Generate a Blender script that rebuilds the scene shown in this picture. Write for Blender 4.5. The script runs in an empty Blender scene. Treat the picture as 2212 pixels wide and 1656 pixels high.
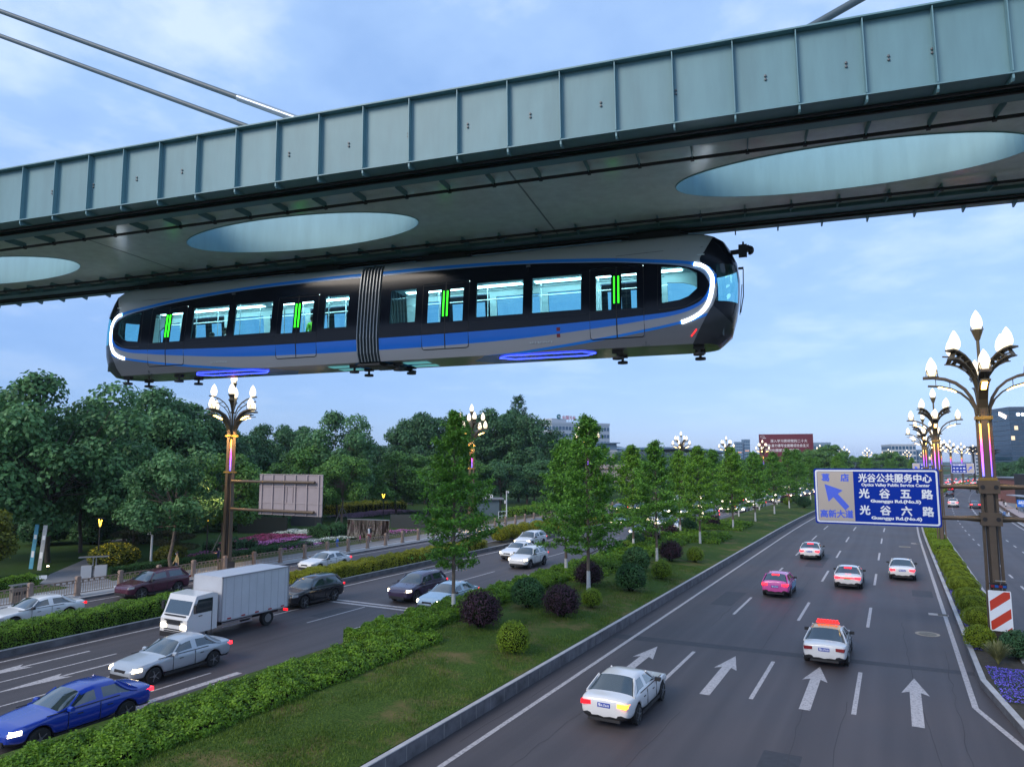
import bpy, bmesh, math, random
from mathutils import Vector, Matrix
R = math.radians
sc = bpy.context.scene
COL = bpy.data.collections.new("place"); sc.collection.children.link(COL)

# ---------------------------------------------------------------- camera
YAW, PITCH, CAMH = 28.2, 6.34, 8.8
cam = bpy.data.cameras.new("camera"); camo = bpy.data.objects.new("camera", cam); COL.objects.link(camo)
camo.location = (0, 0, CAMH); camo.rotation_euler = (R(90 + PITCH), 0, R(YAW))
cam.sensor_width = 36; cam.lens = 1530 / 2211 * 36; cam.clip_start = 0.2; cam.clip_end = 6000
sc.camera = camo

# ---------------------------------------------------------------- sky and light
w = bpy.data.worlds.new("World"); sc.world = w; w.use_nodes = True
nt = w.node_tree; nt.nodes.clear()
def nn(t, kind, **kw):
    n = t.nodes.new(kind)
    for k, v in kw.items(): setattr(n, k, v)
    return n
out = nn(nt, 'ShaderNodeOutputWorld')
SUN_EL, SUN_AZ = 34, 200          # low sun behind thin cloud, behind and left of the camera
sky = nn(nt, 'ShaderNodeTexSky'); sky.sky_type = 'NISHITA'; sky.sun_disc = False
sky.sun_elevation = R(SUN_EL); sky.sun_rotation = R(SUN_AZ); sky.air_density = 1.0; sky.dust_density = 0.6; sky.ozone_density = 5.0
b1 = nn(nt, 'ShaderNodeBackground'); b1.inputs[1].default_value = 0.05
nt.links.new(sky.outputs[0], b1.inputs[0])
tc = nn(nt, 'ShaderNodeTexCoord'); sx = nn(nt, 'ShaderNodeSeparateXYZ'); nt.links.new(tc.outputs['Generated'], sx.inputs[0])
def wm(op, a, b=None):
    n = nn(nt, 'ShaderNodeMath', operation=op)
    for i, v in enumerate((a, b)):
        if v is None: continue
        if isinstance(v, (int, float)): n.inputs[i].default_value = v
        else: nt.links.new(v, n.inputs[i])
    return n.outputs[0]
zc = wm('ADD', wm('MAXIMUM', sx.outputs[2], 0.0), 0.16)
px = wm('DIVIDE', sx.outputs[0], zc); py = wm('DIVIDE', sx.outputs[1], zc)
cx = nn(nt, 'ShaderNodeCombineXYZ'); nt.links.new(px, cx.inputs[0]); nt.links.new(py, cx.inputs[1])
n1 = nn(nt, 'ShaderNodeTexNoise'); n1.inputs['Scale'].default_value = 1.25; n1.inputs['Detail'].default_value = 9; n1.inputs['Roughness'].default_value = 0.55; n1.inputs['Distortion'].default_value = 0.25
nt.links.new(cx.outputs[0], n1.inputs['Vector'])
n2 = nn(nt, 'ShaderNodeTexNoise'); n2.inputs['Scale'].default_value = 4.2; n2.inputs['Detail'].default_value = 6
nt.links.new(cx.outputs[0], n2.inputs['Vector'])
cl = wm('ADD', wm('MULTIPLY', n1.outputs[0], 0.72), wm('MULTIPLY', n2.outputs[0], 0.28))
cr = nn(nt, 'ShaderNodeValToRGB'); e = cr.color_ramp.elements
e[0].position = 0.36; e[0].color = (0.185, 0.305, 0.545, 1); e[1].position = 0.59; e[1].color = (0.47, 0.565, 0.715, 1)
m_ = cr.color_ramp.elements.new(0.5); m_.color = (0.265, 0.395, 0.625, 1)
nt.links.new(cl, cr.inputs[0])
# towards the horizon the cloud sheet closes to one pale blue, deeper to the west (left)
hz = nn(nt, 'ShaderNodeValToRGB'); e = hz.color_ramp.elements
e[0].position = 0.0; e[0].color = (0.105, 0.195, 0.43, 1); e[1].position = 1.0; e[1].color = (0.29, 0.39, 0.64, 1)
nt.links.new(wm('ADD', wm('MULTIPLY', sx.outputs[0], 0.6), 0.55), hz.inputs[0])
mx = nn(nt, 'ShaderNodeMix', data_type='RGBA')
fz = nn(nt, 'ShaderNodeMapRange'); fz.inputs[1].default_value = 0.02; fz.inputs[2].default_value = 0.42
nt.links.new(sx.outputs[2], fz.inputs[0]); nt.links.new(fz.outputs[0], mx.inputs[0])
nt.links.new(hz.outputs[0], mx.inputs[6]); nt.links.new(cr.outputs[0], mx.inputs[7])
b2 = nn(nt, 'ShaderNodeBackground'); b2.inputs[1].default_value = 1.16
nt.links.new(mx.outputs[2], b2.inputs[0])
ad = nn(nt, 'ShaderNodeAddShader'); nt.links.new(b1.outputs[0], ad.inputs[0]); nt.links.new(b2.outputs[0], ad.inputs[1]); nt.links.new(ad.outputs[0], out.inputs[0])

sun = bpy.data.lights.new("sun", 'SUN'); sun.energy = 2.2; sun.angle = R(28); sun.color = (1.0, 0.88, 0.74)
suno = bpy.data.objects.new("sun", sun); COL.objects.link(suno)
_az = R(SUN_AZ); _d = Vector((math.sin(_az) * math.cos(R(SUN_EL)), math.cos(_az) * math.cos(R(SUN_EL)), math.sin(R(SUN_EL))))
suno.rotation_euler = _d.to_track_quat('Z', 'Y').to_euler()

vs = sc.view_settings; vs.view_transform = 'Standard'; vs.look = 'None'; vs.exposure = 0.25; vs.gamma = 1.0
cy = sc.cycles; cy.use_denoising = True; cy.max_bounces = 6; cy.diffuse_bounces = 3; cy.glossy_bounces = 3; cy.transmission_bounces = 4; cy.transparent_max_bounces = 10
cy.caustics_reflective = False; cy.caustics_refractive = False; cy.sample_clamp_indirect = 6.0

# ---------------------------------------------------------------- helpers
def lin(r, g, b):
    f = lambda c: (c / 255 / 12.92) if c <= 10 else (((c / 255) + 0.055) / 1.055) ** 2.4
    return (f(r), f(g), f(b), 1)
MATS = {}
def mat(name, col=(0.5, 0.5, 0.5), rough=0.5, metal=0.0, emit=None, es=0.0, var=0.0, vscale=3.0, bump=0.0, bscale=40.0, coat=0.0, spec=0.5):
    """principled material; var = how far a noise shifts the base colour, bump = fine relief"""
    if name in MATS: return MATS[name]
    m = bpy.data.materials.new(name); m.use_nodes = True; t = m.node_tree; p = t.nodes['Principled BSDF']
    c = (*col[:3], 1)
    p.inputs['Base Color'].default_value = c; p.inputs['Roughness'].default_value = rough; p.inputs['Metallic'].default_value = metal
    p.inputs['Specular IOR Level'].default_value = spec
    if coat: p.inputs['Coat Weight'].default_value = coat; p.inputs['Coat Roughness'].default_value = 0.06
    if emit: p.inputs['Emission Color'].default_value = (*emit[:3], 1); p.inputs['Emission Strength'].default_value = es
    if var or bump:
        co = nn(t, 'ShaderNodeTexCoord')
    if var:
        n = nn(t, 'ShaderNodeTexNoise'); n.inputs['Scale'].default_value = vscale; n.inputs['Detail'].default_value = 6; n.inputs['Roughness'].default_value = 0.6
        t.links.new(co.outputs['Object'], n.inputs['Vector'])
        r = nn(t, 'ShaderNodeValToRGB'); r.color_ramp.elements[0].position = 0.3; r.color_ramp.elements[1].position = 0.7
        r.color_ramp.elements[0].color = tuple(x * (1 - var) for x in c[:3]) + (1,); r.color_ramp.elements[1].color = tuple(min(1, x * (1 + var)) for x in c[:3]) + (1,)
        t.links.new(n.outputs[0], r.inputs[0]); t.links.new(r.outputs[0], p.inputs['Base Color'])
    if bump:
        n = nn(t, 'ShaderNodeTexNoise'); n.inputs['Scale'].default_value = bscale; n.inputs['Detail'].default_value = 4
        t.links.new(co.outputs['Object'], n.inputs['Vector'])
        b = nn(t, 'ShaderNodeBump'); b.inputs['Strength'].default_value = bump; b.inputs['Distance'].default_value = 0.02
        t.links.new(n.outputs[0], b.inputs['Height']); t.links.new(b.outputs[0], p.inputs['Normal'])
    MATS[name] = m
    return m
def leafmat(name, a=(.03, .06, .01), b=(.1, .2, .03), rough=0.55, trans=0.25, big=0.6):
    """leaf: two greens picked per leaf, and drifting with place over the crown"""
    if name in MATS: return MATS[name]
    m = bpy.data.materials.new(name); m.use_nodes = True; t = m.node_tree; p = t.nodes['Principled BSDF']
    g = nn(t, 'ShaderNodeNewGeometry'); co = nn(t, 'ShaderNodeTexCoord')
    n = nn(t, 'ShaderNodeTexNoise'); n.inputs['Scale'].default_value = big; n.inputs['Detail'].default_value = 3; t.links.new(co.outputs['Object'], n.inputs['Vector'])
    ms = nn(t, 'ShaderNodeMath', operation='MULTIPLY'); ms.inputs[1].default_value = 0.6; t.links.new(g.outputs['Random Per Island'], ms.inputs[0])
    m2 = nn(t, 'ShaderNodeMath', operation='MULTIPLY_ADD'); m2.inputs[1].default_value = 1.3; m2.inputs[2].default_value = -0.3; t.links.new(n.outputs[0], m2.inputs[0])
    s = nn(t, 'ShaderNodeMath', operation='ADD'); t.links.new(ms.outputs[0], s.inputs[0]); t.links.new(m2.outputs[0], s.inputs[1])
    r = nn(t, 'ShaderNodeValToRGB'); r.color_ramp.elements[0].color = (*a, 1); r.color_ramp.elements[1].color = (*b, 1)
    r.color_ramp.elements[0].position = 0.15; r.color_ramp.elements[1].position = 0.95
    t.links.new(s.outputs[0], r.inputs[0]); t.links.new(r.outputs[0], p.inputs['Base Color'])
    p.inputs['Roughness'].default_value = rough; p.inputs['Specular IOR Level'].default_value = 0.3
    tr = nn(t, 'ShaderNodeBsdfTranslucent'); t.links.new(r.outputs[0], tr.inputs[0])
    mixs = nn(t, 'ShaderNodeMixShader'); mixs.inputs[0].default_value = trans
    t.links.new(p.outputs[0], mixs.inputs[1]); t.links.new(tr.outputs[0], mixs.inputs[2]); t.links.new(mixs.outputs[0], t.nodes['Material Output'].inputs[0])
    MATS[name] = m
    return m
def glassmat(name, tint, rough=0.03, refl=0.12):
    """clear pane: lets most light straight through, tinted, with a weak mirror on top"""
    if name in MATS: return MATS[name]
    m = bpy.data.materials.new(name); m.use_nodes = True; t = m.node_tree; t.nodes.remove(t.nodes['Principled BSDF'])
    tr = nn(t, 'ShaderNodeBsdfTransparent'); tr.inputs[0].default_value = (*tint, 1)
    gl = nn(t, 'ShaderNodeBsdfGlossy'); gl.inputs['Roughness'].default_value = rough
    mixs = nn(t, 'ShaderNodeMixShader'); mixs.inputs[0].default_value = refl
    t.links.new(tr.outputs[0], mixs.inputs[1]); t.links.new(gl.outputs[0], mixs.inputs[2]); t.links.new(mixs.outputs[0], t.nodes['Material Output'].inputs[0])
    MATS[name] = m
    return m

class MB:
    """collects shapes; build() links them as ONE mesh object"""
    def __init__(s): s.v = []; s.f = []; s.m = []
    def add(s, verts, faces, mi=0):
        o = len(s.v); s.v.extend(tuple(p) for p in verts); s.f.extend(tuple(i + o for i in f) for f in faces); s.m.extend([mi] * len(faces)); return s
    def quad(s, a, b, c, d, mi=0): return s.add((a, b, c, d), ((0, 1, 2, 3),), mi)
    def box(s, c, d, mi=0, rz=0.0, M=None):
        x, y, z = d[0] / 2, d[1] / 2, d[2] / 2
        vs = [Vector((i, j, k)) for i in (-x, x) for j in (-y, y) for k in (-z, z)]
        if rz: q = Matrix.Rotation(rz, 3, 'Z'); vs = [q @ p for p in vs]
        if M is not None: vs = [M @ p for p in vs]
        vs = [p + Vector(c) for p in vs]
        return s.add(vs, ((0, 1, 3, 2), (4, 6, 7, 5), (0, 4, 5, 1), (2, 3, 7, 6), (0, 2, 6, 4), (1, 5, 7, 3)), mi)
    def bar(s, a, b, wd, ht, mi=0, up=(0, 0, 1)):
        a = Vector(a); b = Vector(b); d = b - a; L = d.length; d.normalize(); u = Vector(up)
        if abs(d.dot(u)) > 0.99: u = Vector((1, 0, 0))
        sd = d.cross(u).normalized(); u = sd.cross(d)
        M = Matrix((d, sd, u)).transposed()
        return s.box((a + b) / 2, (L, wd, ht), mi, M=M)
    def tube(s, pts, rad, n=8, mi=0, cap=True):
        pts = [Vector(p) for p in pts]; rr = rad if isinstance(rad, (list, tuple)) else [rad] * len(pts)
        vs = []; prev = None
        for i, p in enumerate(pts):
            d = (pts[min(i + 1, len(pts) - 1)] - pts[max(i - 1, 0)]).normalized()
            if prev is None:
                u = Vector((0, 0, 1)) if abs(d.z) < 0.9 else Vector((1, 0, 0)); a = d.cross(u).normalized()
            else: a = (prev - d * prev.dot(d)).normalized()
            prev = a; b = d.cross(a)
            for k in range(n):
                t = 2 * math.pi * k / n; vs.append(p + (a * math.cos(t) + b * math.sin(t)) * rr[i])
        fs = [(i * n + k, i * n + (k + 1) % n, (i + 1) * n + (k + 1) % n, (i + 1) * n + k) for i in range(len(pts) - 1) for k in range(n)]
        if cap: fs += [tuple(reversed(range(n))), tuple((len(pts) - 1) * n + k for k in range(n))]
        return s.add(vs, fs, mi)
    def lathe(s, prof, c=(0, 0, 0), n=16, mi=0, axis='Z'):
        vs = []
        for r_, z_ in prof:
            for k in range(n):
                t = 2 * math.pi * k / n; p = (r_ * math.cos(t), r_ * math.sin(t), z_)
                if axis == 'Y': p = (p[0], p[2], p[1])
                if axis == 'X': p = (p[2], p[0], p[1])
                vs.append((p[0] + c[0], p[1] + c[1], p[2] + c[2]))
        fs = [(i * n + k, i * n + (k + 1) % n, (i + 1) * n + (k + 1) % n, (i + 1) * n + k) for i in range(len(prof) - 1) for k in range(n)]
        fs += [tuple(reversed(range(n))), tuple((len(prof) - 1) * n + k for k in range(n))]
        return s.add(vs, fs, mi)
    def prism(s, poly, h0, h1, mi=0, plane='XY'):
        """polygon extruded; plane XY -> along z, XZ -> along y, YZ -> along x"""
        n = len(poly); f = {'XY': lambda p, h: (p[0], p[1], h), 'XZ': lambda p, h: (p[0], h, p[1]), 'YZ': lambda p, h: (h, p[0], p[1])}[plane]
        vs = [f(p, h0) for p in poly] + [f(p, h1) for p in poly]
        fs = [tuple(range(n)), tuple(reversed(range(n, 2 * n)))] + [(i, i + n, (i + 1) % n + n, (i + 1) % n) for i in range(n)]
        return s.add(vs, fs, mi)
    def mesh(s, name, mats, smooth=False, angle=35):
        me = bpy.data.meshes.new(name); me.from_pydata(s.v, [], s.f)
        for m in (mats if isinstance(mats, (list, tuple)) else [mats]): me.materials.append(m)
        me.polygons.foreach_set('material_index', s.m)
        if smooth:
            me.polygons.foreach_set('use_smooth', [True] * len(me.polygons)); me.update(); me.set_sharp_from_angle(angle=R(angle))
        me.update(); return me
    def build(s, name, mats, parent=None, smooth=False, angle=35, fix=True):
        me = s.mesh(name, mats, False)
        if fix and len(me.polygons) < 60000:
            b = bmesh.new(); b.from_mesh(me); bmesh.ops.recalc_face_normals(b, faces=b.faces); b.to_mesh(me); b.free()
        if smooth:
            me.polygons.foreach_set('use_smooth', [True] * len(me.polygons)); me.update(); me.set_sharp_from_angle(angle=R(angle))
        return link(name, me, parent)
def link(name, me, parent=None):
    o = bpy.data.objects.new(name, me); COL.objects.link(o)
    if parent is not None: o.parent = parent
    return o
def tag(o, label, cat, group=None, kind=None):
    if label: o['label'] = label
    if cat: o['category'] = cat
    if group: o['group'] = group
    if kind: o['kind'] = kind
    return o
def thing(name, label, cat, loc=(0, 0, 0), rz=0.0, group=None):
    o = bpy.data.objects.new(name, None); COL.objects.link(o); o.location = loc; o.rotation_euler = (0, 0, rz); o.empty_display_size = 0.3
    return tag(o, label, cat, group)
def struct(name, mb, m, **k):
    o = mb.build(name, m, **k); o['kind'] = 'structure'; return o
KIDS = {}
def dup(root, loc, rz=None, label=None, group=None, scale=None):
    r = root.copy(); COL.objects.link(r); r.location = loc
    if rz is not None: r.rotation_euler = (0, 0, rz)
    if scale is not None: r.scale = scale if isinstance(scale, tuple) else (scale,) * 3
    if label: r['label'] = label
    if group: r['group'] = group
    for ch in root.children:
        c = ch.copy(); COL.objects.link(c); c.parent = r
        for g in ch.children:
            d = g.copy(); COL.objects.link(d); d.parent = c
    return r
def text_mesh(body, size, bold=0.0, sx=1.0):
    cu = bpy.data.curves.new("lettering", 'FONT'); cu.body = body; cu.size = size; cu.align_x = 'CENTER'; cu.align_y = 'CENTER'; cu.offset = bold; cu.resolution_u = 3
    o = bpy.data.objects.new("lettering", cu); COL.objects.link(o)
    dg = bpy.context.evaluated_depsgraph_get(); me = bpy.data.meshes.new_from_object(o.evaluated_get(dg)); bpy.data.objects.remove(o)
    if len(me.vertices):
        xs = [v.co.x for v in me.vertices]; ys = [v.co.y for v in me.vertices]; cx_, cy_ = (max(xs) + min(xs)) / 2, (max(ys) + min(ys)) / 2
        for v in me.vertices: v.co.x = (v.co.x - cx_) * sx; v.co.y -= cy_
    return me
def text_into(mb, body, c, size, mi=0, right=(1, 0, 0), up=(0, 0, 1), bold=0.0, width=None, height=None):
    """lays lettering into a mesh builder, centred on c, in the plane right/up"""
    me = text_mesh(body, size, 0 if any(ord(ch) > 0x2e80 for ch in body) else bold)
    vs = [v.co.copy() for v in me.vertices]; heavy = bold if any(ord(ch) > 0x2e80 for ch in body) else 0
    if vs and (width or height):
        W = max(v.x for v in vs) - min(v.x for v in vs); H = max(v.y for v in vs) - min(v.y for v in vs)
        kx = width / W if width else 1; ky = height / H if height else (kx if not width else 1)
        if width and not height: ky = 1
        for v in vs: v.x *= kx; v.y *= ky
    r_, u_ = Vector(right), Vector(up)
    nrm = r_.cross(u_); fs = [tuple(p.vertices) for p in me.polygons]
    for i, (ox, oy) in enumerate(((0, 0), (1, 0), (-1, 0), (0, 1), (0, -1)) if heavy else ((0, 0),)):      # thicker strokes: the glyph laid again a hair to each side
        mb.add([Vector(c) + r_ * (v.x + ox * heavy) + u_ * (v.y + oy * heavy) + nrm * (.0006 * i) for v in vs], fs, mi)
    bpy.data.meshes.remove(me)
def bend(s_):
    t = s_ - 90
    if t <= 0: return 0.0
    return 0.00036 * t * t if t < 340 else 0.00036 * 340 * 340 + 0.2448 * (t - 340)
def P(d, s_, z=0.0): return (d + bend(s_), s_, z)
SS = [-40, -20, 0, 15, 30, 45, 60, 75, 90] + list(range(100, 440, 10)) + [440, 480, 520, 560, 600, 700, 800, 1000, 1300, 1700]
def ribbon(mb, d0, d1, s0, s1, z, mi=0):
    st = [s0] + [q for q in SS if s0 < q < s1] + [s1]
    for a, b in zip(st, st[1:]): mb.quad(P(d0, a, z), P(d1, a, z), P(d1, b, z), P(d0, b, z), mi)
def kerbline(mb, d0, d1, s0, s1, z0, z1, mi=0):
    st = [s0] + [q for q in SS if s0 < q < s1] + [s1]
    for a, b in zip(st, st[1:]):
        A, B, C, D = P(d0, a), P(d1, a), P(d1, b), P(d0, b)
        lo = [(p[0], p[1], z0) for p in (A, B, C, D)]; hi = [(p[0], p[1], z1) for p in (A, B, C, D)]
        mb.add(lo + hi, ((4, 5, 6, 7), (0, 1, 5, 4), (1, 2, 6, 5), (2, 3, 7, 6), (3, 0, 4, 7)), mi)
rng = random.Random(7)
# ---------------------------------------------------------------- ground, roads, kerbs, markings
def asphalt():
    m = bpy.data.materials.new("asphalt"); m.use_nodes = True; t = m.node_tree; p = t.nodes['Principled BSDF']
    co = nn(t, 'ShaderNodeTexCoord')
    def noise(scale, det, vec=(1, 1, 1), rough=0.6):
        mp = nn(t, 'ShaderNodeMapping'); mp.inputs['Scale'].default_value = vec; t.links.new(co.outputs['Object'], mp.inputs[0])
        n = nn(t, 'ShaderNodeTexNoise'); n.inputs['Scale'].default_value = scale; n.inputs['Detail'].default_value = det; n.inputs['Roughness'].default_value = rough
        t.links.new(mp.outputs[0], n.inputs['Vector']); return n.outputs[0]
    def mth(op, a, b):
        n = nn(t, 'ShaderNodeMath', operation=op)
        for i, v in enumerate((a, b)):
            if isinstance(v, (int, float)): n.inputs[i].default_value = v
            else: t.links.new(v, n.inputs[i])
        return n.outputs[0]
    big = noise(0.16, 5); streak = noise(1.0, 4, (0.9, 0.025, 1)); fine = noise(26, 3, rough=0.8)
    s = mth('ADD', mth('ADD', mth('MULTIPLY', big, 0.45), mth('MULTIPLY', streak, 0.48)), mth('MULTIPLY', fine, 0.35))
    # wheel paths polished and darkened by traffic, two to each 3.5 m lane
    sp = nn(t, 'ShaderNodeSeparateXYZ'); t.links.new(co.outputs['Object'], sp.inputs[0])
    ph = mth('FRACT', mth('DIVIDE', mth('ADD', sp.outputs[0], 12.1 + 350), 3.5), 0.0)
    trk = mth('SUBTRACT', 1.0, mth('MINIMUM', mth('MULTIPLY', mth('MINIMUM', mth('ABSOLUTE', mth('SUBTRACT', ph, .26), 0.0), mth('ABSOLUTE', mth('SUBTRACT', ph, .74), 0.0)), 7.5), 1.0))
    oil = mth('SUBTRACT', 1.0, mth('MINIMUM', mth('MULTIPLY', mth('ABSOLUTE', mth('SUBTRACT', ph, .5), 0.0), 9.0), 1.0))
    s = mth('SUBTRACT', mth('SUBTRACT', s, mth('MULTIPLY', mth('MULTIPLY', trk, streak), 0.13)), mth('MULTIPLY', mth('MULTIPLY', oil, noise(.5, 5, (1, .12, 1))), 0.14))
    r = nn(t, 'ShaderNodeValToRGB'); el = r.color_ramp.elements
    el[0].position = 0.36; el[0].color = (0.034, 0.030, 0.034, 1); el[1].position = 0.80; el[1].color = (0.096, 0.084, 0.088, 1)
    t.links.new(s, r.inputs[0]); t.links.new(r.outputs[0], p.inputs['Base Color']); p.inputs['Specular IOR Level'].default_value = 0.32
    rr = nn(t, 'ShaderNodeMapRange'); rr.inputs[3].default_value = 0.42; rr.inputs[4].default_value = 0.8; t.links.new(big, rr.inputs[0]); t.links.new(rr.outputs[0], p.inputs['Roughness'])
    b = nn(t, 'ShaderNodeBump'); b.inputs['Strength'].default_value = 0.35; b.inputs['Distance'].default_value = 0.01
    t.links.new(noise(90, 2), b.inputs['Height']); t.links.new(b.outputs[0], p.inputs['Normal'])
    return m
M_ASPH = asphalt()
def paintmat(name, col, wear=0.5):
    m = bpy.data.materials.new(name); m.use_nodes = True; t = m.node_tree; p = t.nodes['Principled BSDF']; p.inputs['Roughness'].default_value = 0.6
    co = nn(t, 'ShaderNodeTexCoord'); n = nn(t, 'ShaderNodeTexNoise'); n.inputs['Scale'].default_value = 9; n.inputs['Detail'].default_value = 8; n.inputs['Roughness'].default_value = 0.75
    t.links.new(co.outputs['Object'], n.inputs['Vector'])
    r = nn(t, 'ShaderNodeValToRGB'); el = r.color_ramp.elements; el[0].position = 0.30 + 0.08 * wear; el[0].color = (0.14, 0.125, 0.13, 1); el[1].position = 0.42 + 0.16 * wear; el[1].color = (*col, 1)
    t.links.new(n.outputs[0], r.inputs[0]); t.links.new(r.outputs[0], p.inputs['Base Color']); return m
M_PAINT = paintmat("road_paint", (0.46, 0.43, 0.43), 0.6)
M_PAINTY = paintmat("old_road_paint", (0.52, 0.46, 0.38), 0.7)
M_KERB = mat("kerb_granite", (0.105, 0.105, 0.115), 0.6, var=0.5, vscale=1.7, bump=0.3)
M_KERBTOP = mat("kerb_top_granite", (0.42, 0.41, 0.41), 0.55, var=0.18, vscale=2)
M_PAVE = mat("paver", (0.21, 0.215, 0.225), 0.75, var=0.2, vscale=2.2, bump=0.2)
def lawnmat(name, a, b, dry):
    m = bpy.data.materials.new(name); m.use_nodes = True; t = m.node_tree; p = t.nodes['Principled BSDF']; p.inputs['Roughness'].default_value = 0.9; p.inputs['Specular IOR Level'].default_value = 0.1
    co = nn(t, 'ShaderNodeTexCoord')
    n = nn(t, 'ShaderNodeTexNoise'); n.inputs['Scale'].default_value = 14; n.inputs['Detail'].default_value = 6; t.links.new(co.outputs['Object'], n.inputs['Vector'])
    r = nn(t, 'ShaderNodeValToRGB'); r.color_ramp.elements[0].color = (*a, 1); r.color_ramp.elements[1].color = (*b, 1); r.color_ramp.elements[0].position = 0.35; r.color_ramp.elements[1].position = 0.68
    t.links.new(n.outputs[0], r.inputs[0])
    n2_ = nn(t, 'ShaderNodeTexNoise'); n2_.inputs['Scale'].default_value = 0.55; n2_.inputs['Detail'].default_value = 6; n2_.inputs['Roughness'].default_value = 0.7; t.links.new(co.outputs['Object'], n2_.inputs['Vector'])
    r2 = nn(t, 'ShaderNodeValToRGB'); r2.color_ramp.elements[0].position = 0.50; r2.color_ramp.elements[1].position = 0.68; t.links.new(n2_.outputs[0], r2.inputs[0])
    mxn = nn(t, 'ShaderNodeMix', data_type='RGBA'); t.links.new(r2.outputs[0], mxn.inputs[0]); t.links.new(r.outputs[0], mxn.inputs[6]); mxn.inputs[7].default_value = (*dry, 1)
    t.links.new(mxn.outputs[2], p.inputs['Base Color'])
    bb = nn(t, 'ShaderNodeBump'); bb.inputs['Strength'].default_value = 0.8; bb.inputs['Distance'].default_value = 0.05; t.links.new(n.outputs[0], bb.inputs['Height']); t.links.new(bb.outputs[0], p.inputs['Normal'])
    return m
M_LAWN = lawnmat("median_lawn_soil", (0.030, 0.062, 0.010), (0.075, 0.125, 0.022), (0.150, 0.120, 0.050))
M_PARK = lawnmat("park_lawn", (0.022, 0.048, 0.012), (0.055, 0.110, 0.024), (0.045, 0.07, 0.022))

g = MB(); g.quad((-3000, -500, -0.35), (3000, -500, -0.35), (3000, 5000, -0.35), (-3000, 5000, -0.35))
struct('ground', g, M_PARK, fix=False)
def sheet(name, d0, d1, s0, s1, z, m):
    b = MB(); ribbon(b, d0, d1, s0, s1, z); return struct(name, b, m, fix=False)
sheet('right_carriageway', -13.2, 2.55, -30, 1500, 0.0, M_ASPH)
sheet('right_service_road', 4.55, 14.75, -30, 1500, 0.0, M_ASPH)
sheet('left_carriageway', -36.05, -23.15, -30, 1500, 0.0, M_ASPH)
sheet('left_service_road', -46.55, -38.75, -30, 1500, 0.0, M_ASPH)
sheet('left_pavement', -51.2, -46.75, -30, 1500, 0.13, M_PAVE)
sheet('right_pavement', 14.95, 19.5, -30, 1500, 0.13, M_PAVE)
sheet('park_ground', -400, -51.2, -60, 700, 0.10, M_PARK)
sheet('verge_ground', 19.5, 300, -30, 700, 0.12, lawnmat("verge_lawn", (0.03, 0.055, 0.012), (0.07, 0.12, 0.025), (0.06, 0.09, 0.025)))

# median: two kerbs and a gently domed bed between them
def hump(d):                     # ground height across the median
    t = (d + 23.2) / 10.0
    return 0.47 + 0.30 * math.sin(math.pi * max(0, min(1, t)))
ND = 14
b = MB(); st = [q for q in SS if q >= -20]
for a, c in zip(st, st[1:]):
    n = 6 if c <= 90 else 1
    for k in range(n):
        sa, sb = a + (c - a) * k / n, a + (c - a) * (k + 1) / n
        for j in range(ND):
            da, db = -22.98 + 9.56 * j / ND, -22.98 + 9.56 * (j + 1) / ND
            b.quad(P(da, sa, hump(da)), P(db, sa, hump(db)), P(db, sb, hump(db)), P(da, sb, hump(da)))
lawn = struct('median_ground', b, M_LAWN, smooth=True, angle=60, fix=False)
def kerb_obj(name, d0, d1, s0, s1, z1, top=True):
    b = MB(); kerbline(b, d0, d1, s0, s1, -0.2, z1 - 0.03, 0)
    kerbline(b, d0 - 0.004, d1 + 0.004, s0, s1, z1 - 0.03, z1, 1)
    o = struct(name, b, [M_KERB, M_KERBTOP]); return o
KERBS = [('median_kerb', -13.36, -13.2, -20, 1200, 0.50), ('median_kerb_left', -23.15, -22.98, -20, 1200, 0.30), ('service_divider_kerb', -36.2, -36.05, -20, 31.5, 0.34), ('service_divider_kerb', -36.2, -36.05, 37.0, 1000, 0.34),
         ('divider_kerb', 2.55, 2.75, 34.3, 1200, 0.3), ('divider_kerb', 4.38, 4.55, 38, 1200, 0.3), ('service_divider_kerb', -38.75, -38.6, -20, 31.5, 0.34), ('service_divider_kerb', -38.75, -38.6, 37.0, 1000, 0.34), ('pavement_kerb', -46.75, -46.55, -20, 1000, 0.15), ('pavement_kerb', 14.75, 14.95, -20, 1000, 0.15)]
for k in KERBS: kerb_obj(*k)
# kerb joints of the near median kerb: real gaps seen as dark slots are shallow strips of mortar
b = MB()
for i in range(70):
    s_ = 10 + i * 1.0; b.box((-13.198, s_, 0.22), (0.006, 0.02, 0.44))
struct('kerb_joints', b, mat("mortar", (0.30, 0.29, 0.28), 0.9))
# the divider widens towards the camera: its kerb turns off at the nose
b = MB()
for (a, c) in (((2.65, 34.3), (3.4, 28.2)), ((3.4, 28.2), (5.4, 17.5)), ((5.4, 17.5), (9.5, 0.0))):
    b.bar((a[0], a[1], 0.05), (c[0], c[1], 0.05), 0.2, 0.5, 0); b.bar((a[0], a[1], 0.302), (c[0], c[1], 0.302), 0.22, 0.03, 1)
struct('divider_kerb', b, [M_KERB, M_KERBTOP])
b = MB(); ribbon(b, -38.6, -36.2, -20, 31.5, 0.28); ribbon(b, -38.6, -36.2, 37.0, 1000, 0.28)
b.add([(2.75, 34.3, .25), (4.38, 34.3, .25), (4.38, 38, .25), (2.75, 38, .25)], ((0, 1, 2, 3),)); b.add([(2.75, 34.3, .25), (3.5, 28.2, .25), (5.5, 17.5, .25), (9.6, 0, .25), (18, 0, .25), (4.6, 34.3, .25)], ((5, 4, 3, 2, 1, 0),))
ribbon(b, 2.75, 4.38, 38, 1000, 0.25)
struct('planting_soil', b, mat("planting_soil", (0.05, 0.042, 0.03), 0.95, var=0.4, vscale=6, bump=0.6), fix=False)
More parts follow.
